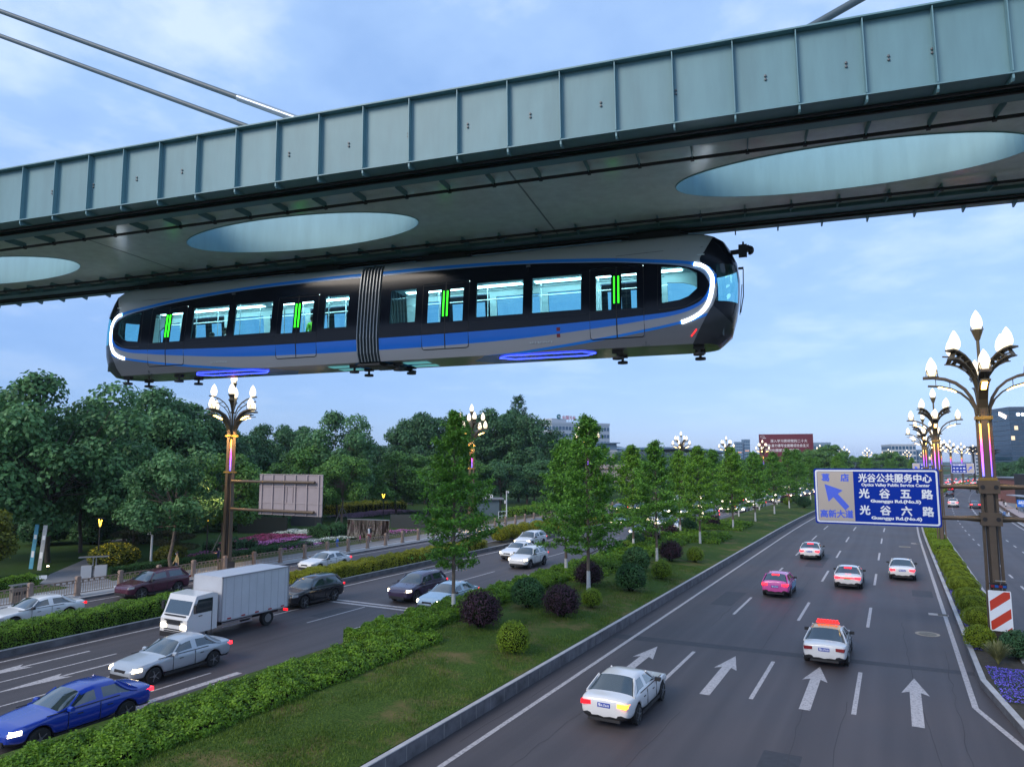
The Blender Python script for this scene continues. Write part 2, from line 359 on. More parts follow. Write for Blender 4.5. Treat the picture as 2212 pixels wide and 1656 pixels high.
b = MB(); b.add([(2.55, 34.3, -.002), (2.55, -30, -.002), (12, -30, -.002), (9.5, 0, -.002), (5.4, 17.5, -.002), (3.4, 28.2, -.002)], ((0, 1, 2, 3, 4, 5),)); struct('right_carriageway', b, M_ASPH, fix=False)

# painted lines
zm = 0.006
def lines():
    b = MB()
    ribbon(b, -12.2, -12.02, -20, 1000, zm)
    ribbon(b, 2.02, 2.22, 31.4, 1000, zm, 0)
    b.quad((2.02, 31.4, zm), (2.22, 31.4, zm), (3.35, 27.2, zm), (3.2, 27.0, zm)); b.quad((3.2, 27.0, zm), (3.35, 27.2, zm), (8.2, 8, zm), (8.0, 8, zm))
    for d in (-8.72, -5.2, -1.72):
        ribbon(b, d - .08, d + .08, 28.6, 34.3, zm)
        for k in range(40): ribbon(b, d - .08, d + .08, 43.6 + k * 14.9, 49.5 + k * 14.9, zm)
    ribbon(b, -35.45, -35.28, -20, 31.0, zm); ribbon(b, -35.2, -35.03, 36.6, 1000, zm)
    ribbon(b, -23.55, -23.4, -20, 1000, zm)
    for d in (-32.2, -29.05, -25.8):
        ribbon(b, d - .06, d + .06, 14.6 if d > -32 else 8, 21.3, zm); ribbon(b, d - .06, d + .06, 30.2, 35.1, zm)
        for k in range(40): ribbon(b, d - .06, d + .06, 45.2 + k * 14.9, 51.2 + k * 14.9, zm)
    ribbon(b, -34.6, -26.0, 35.3, 35.6, zm); ribbon(b, -34.6, -26.0, 35.9, 36.2, zm)
    ribbon(b, -45.75, -45.6, -20, 1000, zm)
    for k in range(30): ribbon(b, -42.9, -42.78, 27.0 + k * 6, 29.2 + k * 6, zm) if not (29 < 27 + k * 6 < 42) else None
    for k in range(80): ribbon(b, 7.45, 7.6, 37.0 + k * 6, 39.0 + k * 6, zm)
    for k in range(80): ribbon(b, 10.65, 10.8, 37.0 + k * 6, 39.0 + k * 6, zm)
    ribbon(b, 14.2, 14.36, -20, 1000, zm); ribbon(b, 4.9, 5.05, 45, 1000, zm)
    ribbon(b, 10.6, 10.85, 130, 190, zm)
    return b
struct('lane_lines', lines(), M_PAINT, fix=False)
def arrow(b, d, s0, L=6.1, dirn=1, w=0.38, head=0.95, hl=2.0, mi=0):
    s1 = s0 + L * dirn; sh = s0 + (L - hl) * dirn
    b.quad((d - w / 2, s0, zm), (d + w / 2, s0, zm), (d + w / 2, sh, zm), (d - w / 2, sh, zm), mi)
    b.add([(d - head / 2, sh - .3 * dirn, zm), (d - w / 2, sh, zm), (d + w / 2, sh, zm), (d + head / 2, sh - .3 * dirn, zm), (d, s1, zm)], ((0, 1, 4), (1, 2, 4), (2, 3, 4)), mi)
b = MB()
for d in (-10.5, -6.85, -3.3, 0.25): arrow(b, d, 28.3)
for d in (-33.75, -30.85):
    arrow(b, d, 21.0, 5.6, -1, 0.16, 0.8, 2.6)
arrow(b, -33.75, 12.5, 5.6, -1, 0.16, 0.8, 2.6)
# turn-back arrow in the lane beside the median
ring = [(-24.78 + 0.0, 21.8), (-24.9, 19.4), (-24.75, 18.4)]
b.add([(-24.95, 17.6, zm), (-24.6, 17.6, zm), (-24.6, 21.9, zm), (-24.95, 21.9, zm)], ((0, 1, 2, 3),))
b.add([(-24.95, 17.6, zm), (-24.3, 16.6, zm), (-23.75, 16.9, zm), (-23.95, 17.5, zm), (-24.35, 17.3, zm), (-24.6, 17.6, zm)], ((0, 1, 5), (1, 4, 5), (1, 2, 3, 4)))
b.add([(-24.1, 17.3, zm), (-23.8, 17.3, zm), (-23.8, 20.2, zm), (-24.1, 20.2, zm), (-24.45, 20.2, zm), (-23.55, 20.2, zm), (-23.95, 22.0, zm)], ((0, 1, 2, 3), (4, 3, 6), (3, 2, 6), (2, 5, 6)))
struct('road_arrows', b, M_PAINT, fix=False)
b = MB(); b.quad((-13.1, 35.0, .003), (2.5, 36.0, .003), (2.5, 36.6, .003), (-13.1, 35.9, .003))
for (x, y, dx, dy) in ((-10.6, 46, 1.3, 5), (-4.0, 20.5, 1.1, 3.4), (0.6, 55, 1.2, 2.6), (-30.2, 31.5, 1.2, 2.8), (-7.2, 66, 1.4, 7)): b.quad((x, y, .0028), (x + dx, y, .0028), (x + dx, y + dy, .0028), (x, y + dy, .0028))
struct('road_patch', b, mat("road_patch", (0.036, 0.036, 0.042), 0.7, var=0.25, vscale=5), fix=False)
b = MB()
cr_ = random.Random(3)
for (x0, y0, x1, y1) in ((-4.6, 10, -3.2, 20), (-3.2, 20, -3.4, 31), (-2.2, 12, -2.0, 30), (1.0, 22, 0.2, 33), (0.2, 33, -0.1, 46), (-7.6, 12, -7.2, 26)):
    px_, py_ = x0, y0
    for k in range(1, 15):
        qx, qy = x0 + (x1 - x0) * k / 14 + cr_.uniform(-.05, .05), y0 + (y1 - y0) * k / 14
        b.quad((px_ - .012, py_, .0035), (px_ + .012, py_, .0035), (qx + .012, qy, .0035), (qx - .012, qy, .0035)); px_, py_ = qx, qy
for (x0, y0, x1, y1) in ((-10.4, 14, -10.2, 27), (-6.0, 36, -6.1, 60), (-9.2, 40, -9.3, 66), (-12.6, 20, -12.5, 60), (1.5, 20, 1.6, 40), (-28, 18, -27.6, 34), (-31, 36, -30.8, 60)):
    px_, py_ = x0, y0
    for k in range(1, 25):
        qx, qy = x0 + (x1 - x0) * k / 24 + cr_.uniform(-.06, .06), y0 + (y1 - y0) * k / 24; w_ = cr_.uniform(.006, .016)
        b.quad((px_ - w_, py_, .0035), (px_ + w_, py_, .0035), (qx + w_, qy, .0035), (qx - w_, qy, .0035)); px_, py_ = qx, qy
struct('road_cracks', b, mat("crack_filler", (0.045, 0.042, 0.045), 0.8), fix=False)

# covers and grates in the road
M_IRON = mat("cast_iron", (0.17, 0.15, 0.11), 0.6, metal=0.4, var=0.3, vscale=9)
def manhole(d, s_, label, r=0.42, big=1.0):
    b = MB(); b.lathe([(r * 1.35, 0.0), (r * 1.35, 0.008), (r, 0.008)], n=32, mi=1); b.lathe([(r, 0.0), (r, 0.012), (r * .9, 0.012), (r * .88, .018), (r * .5, .018), (r * .48, .013), (r * .2, .013), (r * .18, .018), (0.01, .018)], n=32, mi=0)
    o = b.build('manhole_cover', [M_IRON, mat("cover_ring", (0.33, 0.28, 0.22), 0.8, var=0.2)], smooth=False); o.location = P(d, s_, 0.003); tag(o, label, 'manhole cover', 'manhole covers in the roads')
manhole(1.05, 43.4, 'round iron manhole cover beside the white edge line, next to the clipped domes')
manhole(0.5, 86.2, 'far round manhole cover below the blue road sign')
manhole(-34.2, 38.2, 'pale round manhole cover near the clipped yellow hedge, left of the dark maroon car')
def grate(d, s_, label):
    t = thing('drain_grate', label, 'drain grate', P(d, s_, 0.0), 0, 'drain grates along the divider kerb')
    b = MB(); b.box((0, 0, 0.004), (1.0, 0.62, 0.014)); b.build('frame', mat("grate_concrete", (0.46, 0.40, 0.36), 0.85, var=0.2), t)
    b = MB(); b.box((.22, 0, 0.010), (0.5, 0.5, 0.012), 0)
    for k in range(7): b.box((.02 + k * .067, 0, 0.018), (0.03, 0.48, 0.012), 1)
    b.build('grille', [mat("grate_dark", (0.02, 0.018, 0.018), 0.8), M_IRON], t)
grate(1.8, 49.1, 'drain grate in a pale concrete frame beside the first dome bushes'); grate(1.65, 90.1, 'distant drain grate at the kerb under the blue road sign')
# ---------------------------------------------------------------- elevated monorail: track girders, stay cables
E_ = Vector((math.cos(R(10.8)), math.sin(R(10.8)), 0)); N_ = Vector((-E_.y, E_.x, 0))    # along / across the line
def paintsteel(name, col, rough=0.38, dirt=0.35):
    m = bpy.data.materials.new(name); m.use_nodes = True; t = m.node_tree; p = t.nodes['Principled BSDF']; p.inputs['Roughness'].default_value = rough
    co = nn(t, 'ShaderNodeTexCoord'); mp = nn(t, 'ShaderNodeMapping'); mp.inputs['Scale'].default_value = (1.6, 1.6, 0.25); t.links.new(co.outputs['Object'], mp.inputs[0])
    n = nn(t, 'ShaderNodeTexNoise'); n.inputs['Scale'].default_value = 1.5; n.inputs['Detail'].default_value = 7; n.inputs['Roughness'].default_value = 0.62; t.links.new(mp.outputs[0], n.inputs['Vector'])
    r = nn(t, 'ShaderNodeValToRGB'); el = r.color_ramp.elements; el[0].position = 0.32; el[0].color = (*[c * (1 - dirt) for c in col], 1); el[1].position = 0.66; el[1].color = (*col, 1)
    t.links.new(n.outputs[0], r.inputs[0]); t.links.new(r.outputs[0], p.inputs['Base Color'])
    n2_ = nn(t, 'ShaderNodeTexNoise'); n2_.inputs['Scale'].default_value = 0.7; t.links.new(co.outputs['Object'], n2_.inputs['Vector'])
    b = nn(t, 'ShaderNodeBump'); b.inputs['Strength'].default_value = 0.12; b.inputs['Distance'].default_value = 0.15; t.links.new(n2_.outputs[0], b.inputs['Height']); t.links.new(b.outputs[0], p.inputs['Normal'])
    return m
M_STEEL = paintsteel("girder_paint", (0.150, 0.292, 0.335), 0.5, 0.16)
M_DECK = paintsteel("deck_paint", (0.74, 0.83, 0.80), 0.22, 0.16)
M_PALE = paintsteel("hole_liner_paint", (0.27, 0.49, 0.56), 0.6, 0.14)
M_BLACK = mat("black_rubber", (0.012, 0.012, 0.014), 0.6)
M_BOLT = mat("bolt_steel", (0.12, 0.13, 0.14), 0.5, metal=0.4)
TILT = -math.atan(0.0097); PIV = -9.0
def place_line(o, u, v, z):
    o.location = E_ * u + N_ * v + Vector((0, 0, z)); o.rotation_euler = (Matrix.Rotation(R(10.8), 3, 'Z') @ Matrix.Rotation(TILT, 3, 'Y')).to_euler()
U0, U1 = -40.0, 14.0         # built length, from beyond the left edge of the view to beyond the right edge
# local coordinates: x = u - PIV, y = v, z = height above the lower flange
def girder(name, label, y_web, flip, group='monorail track girders'):
    """open-bottomed box girder: outer web, lower flanges either side of the running slot, inner web, top flange"""
    t = thing(name, label, 'girder', group=group); place_line(t, PIV, 0, 16.45)
    k = -1 if flip else 1; x0, x1 = U0 - PIV, U1 - PIV
    y = lambda o: y_web + k * o
    def bx(mb, ya, yb, za, zb, mi=0, xa=x0, xb=x1): mb.box(((xa + xb) / 2, (y(ya) + y(yb)) / 2, (za + zb) / 2), (xb - xa, abs(yb - ya), zb - za), mi)
    b = MB(); bx(b, 0.16, 0.185, 0.03, 1.76); b.build('outer_web', M_STEEL, t)
    b = MB(); bx(b, 0.0, 0.52, 0.0, 0.028); b.build('lower_flange', M_STEEL, t)
    b = MB(); bx(b, 0.86, 1.34, 0.0, 0.028); b.build('lower_flange', M_STEEL, t)
    b = MB(); bx(b, 1.20, 1.225, 0.03, 1.76); b.build('inner_web', M_STEEL, t)
    b = MB(); bx(b, -0.02, 1.5, 1.762, 1.80); b.build('top_flange', M_STEEL, t)
    b = MB(); bx(b, 0.50, 0.56, -0.06, -0.004); bx(b, 0.82, 0.88, -0.06, -0.004); b.build('running_rail', M_BLACK, t)
    b = MB(); b.tube([(x0, y(2.06), -0.02), (x1, y(2.06), -0.02)], 0.045, 6); b.build('power_cable', M_BLACK, t)
    st = MB(); st.box((0, y(0.075), 0.90), (0.022, 0.15, 1.70)); st.box((0.035, y(.155), 0.9), (.05, .012, 1.70))
    o = st.build('stiffener', M_STEEL, t); o.location.x = 5.61 - PIV
    lo = MB(); lo.prism([(y(0.02), -0.002), (y(0.02), -0.10), (y(0.06), -0.15), (y(0.30), -0.09), (y(0.46), -0.002)], -0.02, 0.02, plane='YZ')
    l_ = lo.build('flange_bracket', M_STEEL, t); l_.location.x = 5.61 - PIV
    br = MB(); br.prism([(y(1.34), 0.02), (y(1.36), -0.03), (y(2.12), -0.03), (y(2.12), 0.12), (y(1.25), 0.5)], -0.012, 0.012, plane='YZ'); br.box((0, y(2.06), -0.03), (.09, .12, .09), 1)
    r_ = br.build('cable_bracket', [M_STEEL, M_BLACK], t); r_.location.x = 5.9 - PIV
    bo = MB(); bo.lathe([(0.001, -0.035), (0.028, -.03), (0.03, 0)], n=8, axis='Y'); bo.lathe([(0.001, -0.035), (0.028, -.03), (0.03, 0)], (0, 0, -.085), n=8, axis='Y')
    bo_ = bo.build('bolt_pair', M_BOLT, t); bo_.location = (6.1 - PIV - 2.68 * 2 / 2, y(0.16) if not flip else y(.16), 0.86)
    for i in range(1, 34):
        for src, off in ((o, 0), (l_, 0), (r_, 0)):
            c = src.copy(); COL.objects.link(c); c.parent = t; c.location.x = src.location.x - 1.339 * i
    for i in range(-4, 1):
        if i == 0: continue
        for src in (o, l_, r_):
            c = src.copy(); COL.objects.link(c); c.parent = t; c.location.x = src.location.x - 1.339 * i
    for i, u in enumerate((1.0, -0.9, 2.6, 4.2, -2.6, -4.3, -5.9, -7.5, -9.2, -11, -12.7, -14.5, -16.1, -17.7, -19.3)):
        c = bo_.copy(); COL.objects.link(c); c.parent = t; c.location.x = u * 1.034 - PIV - .1
    return t
girder('track_girder', 'near grey-green steel monorail girder with ribbed side, crossing the top of the view', 15.9, False)
girder('track_girder', 'far steel monorail girder that the train hangs beneath, mostly hidden by the near one', 24.4, True)
# deck plate between the two girders, pierced by long oval holes
t = thing('deck_plate', 'dark grey-green steel deck with oval holes spanning between the two monorail girders', 'deck'); place_line(t, PIV, 0, 16.45)
holes = [(3.05, 4.42), (-13.97, 4.42), (-28.35, 4.42)]
ZD, ZT, YA, YB, YC, HB = 0.15, 1.74, 17.13, 23.17, 20.2, 1.58
def deck():
    b = MB(); x0, x1 = U0 - PIV, U1 - PIV; n = 64; cuts = sorted((c - PIV, a) for c, a in holes); edges = [x0]
    for (c0, a0), (c1, a1) in zip(cuts, cuts[1:]): edges.append((c0 + a0 + c1 - a1) / 2)
    edges.append(x1)
    for (c, a), ea, eb in zip(cuts, edges, edges[1:]):
        for z, mi in ((ZD, 0), (ZT, 0)):
            ring = []; outer = []
            for k in range(n):
                th = 2 * math.pi * k / n; cs, sn = math.cos(th), math.sin(th)
                ring.append((c + a * cs, YC + HB * sn, z))
                # matching point on the cell's rectangle
                hx = (eb - c) if cs > 0 else (c - ea); hy = (YB - YC)
                s_ = min(hx / (a * abs(cs)) if abs(cs) > 1e-6 else 1e9, hy / (HB * abs(sn)) if abs(sn) > 1e-6 else 1e9)
                outer.append((c + a * cs * s_, YC + HB * sn * s_, z))
            for k in range(n):
                j = (k + 1) % n; b.quad(ring[k], ring[j], outer[j], outer[k], mi)
            # corner fillers
            for k in range(n):
                j = (k + 1) % n; p, q = outer[k], outer[j]
                if abs(p[0] - q[0]) > 1e-4 and abs(p[1] - q[1]) > 1e-4:
                    cx_ = q[0] if abs(abs(p[1] - YC) - (YB - YC)) < 1e-4 else p[0]; cy_ = p[1] if abs(abs(p[1] - YC) - (YB - YC)) < 1e-4 else q[1]
                    b.add([p, (cx_, cy_, z), q], ((0, 1, 2),), mi)
    return b
deck().build('deck_panel', M_DECK, t)
for c, a in holes:
    b = MB(); n = 72
    for k in range(n):
        t0, t1 = 2 * math.pi * k / n, 2 * math.pi * (k + 1) / n
        p = lambda th, z, o=0.0: (c - PIV + (a + o) * math.cos(th), YC + (HB + o) * math.sin(th), z)
        for za, zb in ((ZD - 0.03, 0.85), (0.85, 0.87), (0.87, ZT)): b.quad(p(t0, za), p(t1, za), p(t1, zb), p(t0, zb), 0)
        b.quad(p(t0, ZD - .03), p(t1, ZD - .03), p(t1, ZD - .03, .02), p(t0, ZD - .03, .02)); b.quad(p(t0, ZD - .03, .02), p(t1, ZD - .03, .02), p(t1, ZD - .001, .02), p(t0, ZD - .001, .02))
    b.build('hole_liner', M_PALE, t, smooth=True, angle=40)
b = MB()
for u in (-5.6, -21.2, 9.6):
    b.box((u - PIV, YC, ZD - .006), (0.05, 6.0, 0.008))
b.build('weld_seam', mat("weld", (0.20, 0.25, 0.25), 0.5), t)
# stay cables, anchored on the deck and rising to pylons outside the view
M_CABLE = mat("stay_cable_sheath", (0.07, 0.105, 0.13), 0.45, var=0.1)
def stay(label, a, b_, r0, sleeve=None):
    t = thing('stay_cable', label, 'cable', group='stay cables above the girders'); d = (b_ - a).normalized(); back = max(0.5, (a.z - 18.28) / d.z); b_ = b_ + d * 12
    m = MB(); m.tube([a - d * back, a + d * (b_ - a).length * 0.5, b_], r0, 12); m.build('sheath', M_CABLE, t, smooth=True)
    if sleeve is not None:
        m = MB(); m.tube([a - d * back, a + d * sleeve], r0 * 1.25, 12); m.build('sleeve', mat("sleeve_steel", (0.30, 0.36, 0.42), 0.3, metal=0.5), t, smooth=True)
    return t

stay('thicker upper stay cable with a bright sleeve, at the upper left above the girder', Vector((-18.83, 17.79, 21.34)), Vector((-33.47, 14.99, 28.41)), 0.105, 2.4)
stay('lower of the two stay cables at the upper left, without a sleeve', Vector((-19.41, 16.15, 20.46)), Vector((-30.96, 13.94, 25.92)), 0.09)
stay('single stay cable rising to the right from the girder top', Vector((-1.21, 20.64, 21.15)), Vector((-0.19, 20.83, 21.61)), 0.11)
# ---------------------------------------------------------------- suspended monorail train
# local frame: x along the line from the gangway (right positive), y away from the camera from the car's centre line, z up from the floor pan
TR = thing('monorail_train', 'two-car suspended monorail train with blue stripes, hanging under the girders', 'monorail train')
TR.location = E_ * -12.5 + N_ * 23.73 + Vector((0, 0, 12.40)); TR.rotation_euler = (Matrix.Rotation(R(10.8), 3, 'Z') @ Matrix.Rotation(-math.atan(.0085), 3, 'Y')).to_euler()
def livery():
    m = bpy.data.materials.new("train_livery"); m.use_nodes = True; t = m.node_tree; p = t.nodes['Principled BSDF']
    co = nn(t, 'ShaderNodeTexCoord'); s = nn(t, 'ShaderNodeSeparateXYZ'); t.links.new(co.outputs['Object'], s.inputs[0])
    def mth(op, a, b=None):
        n = nn(t, 'ShaderNodeMath', operation=op)
        for i, v in enumerate((a, b)):
            if v is None: continue
            if isinstance(v, (int, float)): n.inputs[i].default_value = v
            else: t.links.new(v, n.inputs[i])
        return n.outputs[0]
    ax = mth('ABSOLUTE', s.outputs[0]); z = s.outputs[2]; xn = mth('DIVIDE', ax, 13.2)
    def curve(pts, inp=xn, dom=13.2):
        n = nn(t, 'ShaderNodeFloatCurve'); c = n.mapping.curves[0]
        c.points[0].location = (pts[0][0] / dom, pts[0][1] / 4); c.points[1].location = (pts[-1][0] / dom, pts[-1][1] / 4)
        for q in pts[1:-1]: c.points.new(q[0] / dom, q[1] / 4)
        n.mapping.extend = 'HORIZONTAL'; n.mapping.update(); t.links.new(inp, n.inputs['Value']); return mth('MULTIPLY', n.outputs[0], 4.0)
    Z0 = 12.40
    def zc(pts): return [(a, b - Z0) for a, b in pts]
    bt = curve(zc([(0, 13.21), (3.3, 13.22), (6, 13.25), (8, 13.30), (9.9, 13.38), (10.9, 13.46), (11.45, 13.62), (11.75, 13.86), (11.9, 14.15), (12.1, 14.6), (13.2, 15.4)]))
    wt = curve(zc([(0, 12.79), (3.3, 12.81), (5.7, 12.88), (8.1, 13.04), (9.85, 13.2), (10.9, 13.33), (11.4, 13.48), (11.8, 13.75), (12.05, 14.2), (13.2, 15.5)]))
    lt = curve(zc([(0, 12.41), (5.2, 12.43), (6.5, 12.54), (8.1, 12.70), (9.9, 12.93), (11.05, 13.12), (11.5, 13.22), (12, 13.4), (13.2, 13.9)]))
    kt = curve(zc([(0, 15.55), (3.3, 15.56), (6, 15.48), (8, 15.33), (9, 15.24), (10.3, 15.06), (10.8, 14.98), (11.4, 14.82), (11.7, 14.66), (11.9, 14.35), (12.1, 13.9), (13.2, 13.5)]))
    ut = curve(zc([(0, 15.73), (3.3, 15.72), (6, 15.62), (8, 15.48), (9, 15.39), (10.3, 15.22), (11.0, 15.12), (11.5, 15.02), (12.0, 14.84), (12.3, 14.5), (13.2, 13.8)]))
    xm = curve([(0, 11.35 - 10), (0.04, 11.37 - 10), (.67, 11.7 - 10), (1.0, 11.88 - 10), (1.25, 12.03 - 10), (2.0, 12.2 - 10), (2.4, 11.98 - 10), (2.65, 11.66 - 10), (3.0, 11.82 - 10), (3.4, 12.03 - 10), (4.0, 12.3 - 10)], mth('DIVIDE', z, 4.0), 4.0)
    nose = mth('GREATER_THAN', ax, mth('ADD', xm, 10.0))
    gt = lambda a, b: mth('GREATER_THAN', a, b)
    AND = lambda a, b: mth('MULTIPLY', a, b)
    def mixc(fac, a, b):
        n = nn(t, 'ShaderNodeMix', data_type='RGBA'); t.links.new(fac, n.inputs[0])
        for i, v in ((6, a), (7, b)):
            if isinstance(v, tuple): n.inputs[i].default_value = (*v, 1)
            else: t.links.new(v, n.inputs[i])
        return n.outputs[2]
    GREY, SILV, BLUE, BLUE2, BLK, DK = (0.22, 0.22, 0.235), (0.47, 0.46, 0.49), (0.035, 0.24, 0.90), (0.03, 0.27, 0.90), (0.007, 0.009, 0.016), (0.05, 0.052, 0.058)
    c = mixc(gt(z, mth('SUBTRACT', lt, 0.085)), GREY, BLUE2)
    c = mixc(gt(z, lt), c, SILV)
    c = mixc(gt(z, wt), c, BLUE)
    c = mixc(gt(z, bt), c, BLK)
    c = mixc(gt(z, mth('MAXIMUM', kt, mth('ADD', bt, 0.0))), c, (0.30, 0.42, 0.62))
    c = mixc(gt(z, mth('SUBTRACT', ut, 0.115)), c, BLUE2)
    c = mixc(gt(z, ut), c, (0.44, 0.47, 0.49))
    low = mth('SUBTRACT', 1.18 + 12.0 * .95, mth('MULTIPLY', ax, .95))
    c = mixc(nose, c, mixc(gt(z, low), DK, BLK))
    t.links.new(c, p.inputs['Base Color']); p.inputs['Roughness'].default_value = 0.17; p.inputs['Specular IOR Level'].default_value = 0.20; p.inputs['Coat Weight'].default_value = 0.0; p.inputs['Coat Roughness'].default_value = 0.06
    return m
M_LIV = livery()
M_TGLASS = glassmat("train_glass", (0.50, 0.83, 0.88), refl=0.07)
M_LIN = mat("train_lining", (0.62, 0.72, 0.74), 0.45)
M_SEAM = mat("train_seam", (0.008, 0.008, 0.01), 0.5)
M_NEON = mat("white_light_strip", (0.9, 0.95, 1), 0.4, emit=(0.80, 0.92, 1.0), es=7.0)
M_GREENL = mat("green_light_strip", (0.1, 0.9, 0.1), 0.4, emit=(0.03, 1.0, 0.01), es=2.2)
M_BLUEL = mat("blue_light_strip", (0.1, 0.2, 1), 0.4, emit=(0.035, 0.06, 1.0), es=6.0)
M_CEIL = mat("ceiling_light", (1, 1, 1), 0.5, emit=(0.70, 0.95, 1.0), es=9.0)
import bisect
def interp(pts, x):
    if x <= pts[0][0]: return pts[0][1]
    for (a, b), (c, d) in zip(pts, pts[1:]):
        if x <= c: return b + (d - b) * (x - a) / (c - a)
    return pts[-1][1]
HWP = [(0, 1.06), (0.3, 1.19), (0.85, 1.25), (1.32, 1.225), (2.55, 1.09), (2.68, 1.07), (3.1, 1.0), (3.4, .93), (3.58, .8), (3.68, .6), (3.72, 0.3)]
TIP = [(0, 12.20), (0.3, 12.56), (0.85, 12.72), (1.4, 12.82), (2.1, 12.86), (2.68, 12.80), (3.1, 12.62), (3.4, 12.45), (3.58, 12.2), (3.68, 12.0), (3.72, 11.9)]
def side(x, z, inset=0.0):
    """outside surface of the train at station x (0..tip) and height z -> (x, half width)"""
    y = interp(HWP, z) - inset
    if x <= 11.0: return x, y
    t_ = min(1.0, (x - 11.0) / 2.0); xx = 11.0 + t_ * (interp(TIP, z) - inset - 11.0)
    return xx, y * max(0.0, 1 - t_ ** 2.5) ** (1 / 2.5)
WIN = [(0.86, 1.85), (4.15, 5.83), (6.15, 7.83)]; DOORS = [3.0, 9.0]
COLS = [0.45, 0.86, 1.85, 2.12, 3.88, 4.15, 5.83, 6.15, 7.83, 8.12, 9.88, 10.45, 11.0, 11.3, 11.6, 11.85, 12.1, 12.24, 12.4, 12.55, 12.68, 12.8, 12.88, 12.94, 12.98, 13.0]
ROWS = [0.0, 0.12, 0.3, 0.6, 0.85, 1.1, 1.32, 1.75, 2.15, 2.55, 2.68, 2.9, 3.1, 3.25, 3.4, 3.5, 3.58, 3.64, 3.68, 3.72]
RB, RT, DB, DT = ROWS.index(1.32), ROWS.index(2.55), ROWS.index(0.3), ROWS.index(2.68)
CB = [(10.45, 1.34), (11.0, 1.40), (11.3, 1.50), (11.6, 1.75)]; CT = [(10.45, 2.55), (11.0, 2.50), (11.3, 2.42), (11.6, 2.25)]
def rowz(x, k):
    z = ROWS[k]
    if 10.45 <= x <= 11.6:
        lo, hi = interp(CB, x), interp(CT, x)
        if RB <= k <= RT: return lo + (hi - lo) * (z - 1.32) / (2.55 - 1.32)
    return z
def is_hole(xa, xb, k):
    xm_ = (xa + xb) / 2
    if RB <= k < RT:
        if any(a - .001 <= xa and xb <= c + .001 for a, c in WIN) or (10.449 <= xa and xb <= 11.601): return 'window'
        if 12.24 - .001 <= xa and xb <= 12.941: return 'screen'
    if DB <= k < DT and any(c - .881 <= xa and xb <= c + .881 for c in DOORS): return 'door'
    return None
def shell(sgn, inset=0.0, rows=None, xmax=None):
    b = MB(); pts = {}
    for ysg in (-1, 1):
        for (xa, xb) in zip(COLS, COLS[1:]):
            if xmax and xb > xmax: break
            for k in range(len(ROWS) - 1):
                if rows and not (rows[0] <= k < rows[1]): continue
                if is_hole(xa, xb, k): continue
                q = []
                for x, kk in ((xa, k), (xb, k), (xb, k + 1), (xa, k + 1)):
                    z = rowz(x, kk); sx_, sy_ = side(x, z, inset); q.append((sgn * sx_, ysg * sy_, z))
                b.quad(*q)
    if not rows:      # floor pan and roof
        for (xa, xb) in zip(COLS, COLS[1:]):
            for z, dz in ((0.0, -0.02), (3.72, 0.01)):
                xa_, ya_ = side(xa, z); xb_, yb_ = side(xb, z)
                b.quad((sgn * xa_, -ya_, z), (sgn * xb_, -yb_, z), (sgn * xb_, 0, z + dz), (sgn * xa_, 0, z + dz)); b.quad((sgn * xa_, ya_, z), (sgn * xb_, yb_, z), (sgn * xb_, 0, z + dz), (sgn * xa_, 0, z + dz))
    return b
def weld(o):
    bm = bmesh.new(); bm.from_mesh(o.data); bmesh.ops.remove_doubles(bm, verts=bm.verts, dist=0.0005); bmesh.ops.recalc_face_normals(bm, faces=bm.faces); bm.to_mesh(o.data); bm.free()
    o.data.polygons.foreach_set('use_smooth', [True] * len(o.data.polygons)); o.data.update(); o.data.set_sharp_from_angle(angle=R(38))
def pane(sgn, ysg, xs, z0, z1, inset=0.012, zb=None, zt=None, n=4):
    b = MB()
    for xa, xb in zip(xs, xs[1:]):
        for k in range(n):
            q = []
            for x, kk in ((xa, k), (xb, k), (xb, k + 1), (xa, k + 1)):
                lo, hi = (zb(x), zt(x)) if zb else (z0, z1); z = lo + (hi - lo) * kk / n; sx_, sy_ = side(x, z, inset); q.append((sgn * sx_, ysg * sy_, z))
            b.quad(*q)
    return b
def surf_strip(sgn, ysg, pts, wd, out=0.02):
    """flat light strip following points (x, z) over the side of the train"""
    b = MB(); P3 = []
    for i, (x, z) in enumerate(pts):
        a = pts[max(i - 1, 0)]; c = pts[min(i + 1, len(pts) - 1)]; dx, dz = c[0] - a[0], c[1] - a[1]; L = math.hypot(dx, dz); nx, nz = -dz / L, dx / L
        for o in (-wd / 2, wd / 2):
            for off in (0.0, out):
                sx_, sy_ = side(x + nx * o, z + nz * o, -off); P3.append((sgn * sx_, ysg * sy_, z + nz * o))
    for i in range(len(pts) - 1):
        k = i * 4; a, b0, c, d = k, k + 1, k + 2, k + 3
        e, f, g_, h = k + 4, k + 5, k + 6, k + 7
        b.add([P3[j] for j in (a, b0, c, d, e, f, g_, h)], ((1, 3, 7, 5), (0, 1, 5, 4), (3, 2, 6, 7)))
    return b
def smoothpts(p, n=5):
    r = []
    for i in range(len(p) - 1):
        p0, p1, p2, p3 = p[max(i - 1, 0)], p[i], p[i + 1], p[min(i + 2, len(p) - 1)]
        for k in range(n):
            t_ = k / n; r.append(tuple(0.5 * (2 * b_ + (c - a) * t_ + (2 * a - 5 * b_ + 4 * c - d) * t_ ** 2 + (3 * b_ - a - 3 * c + d) * t_ ** 3) for a, b_, c, d in zip(p0, p1, p2, p3)))
    return r + [p[-1]]
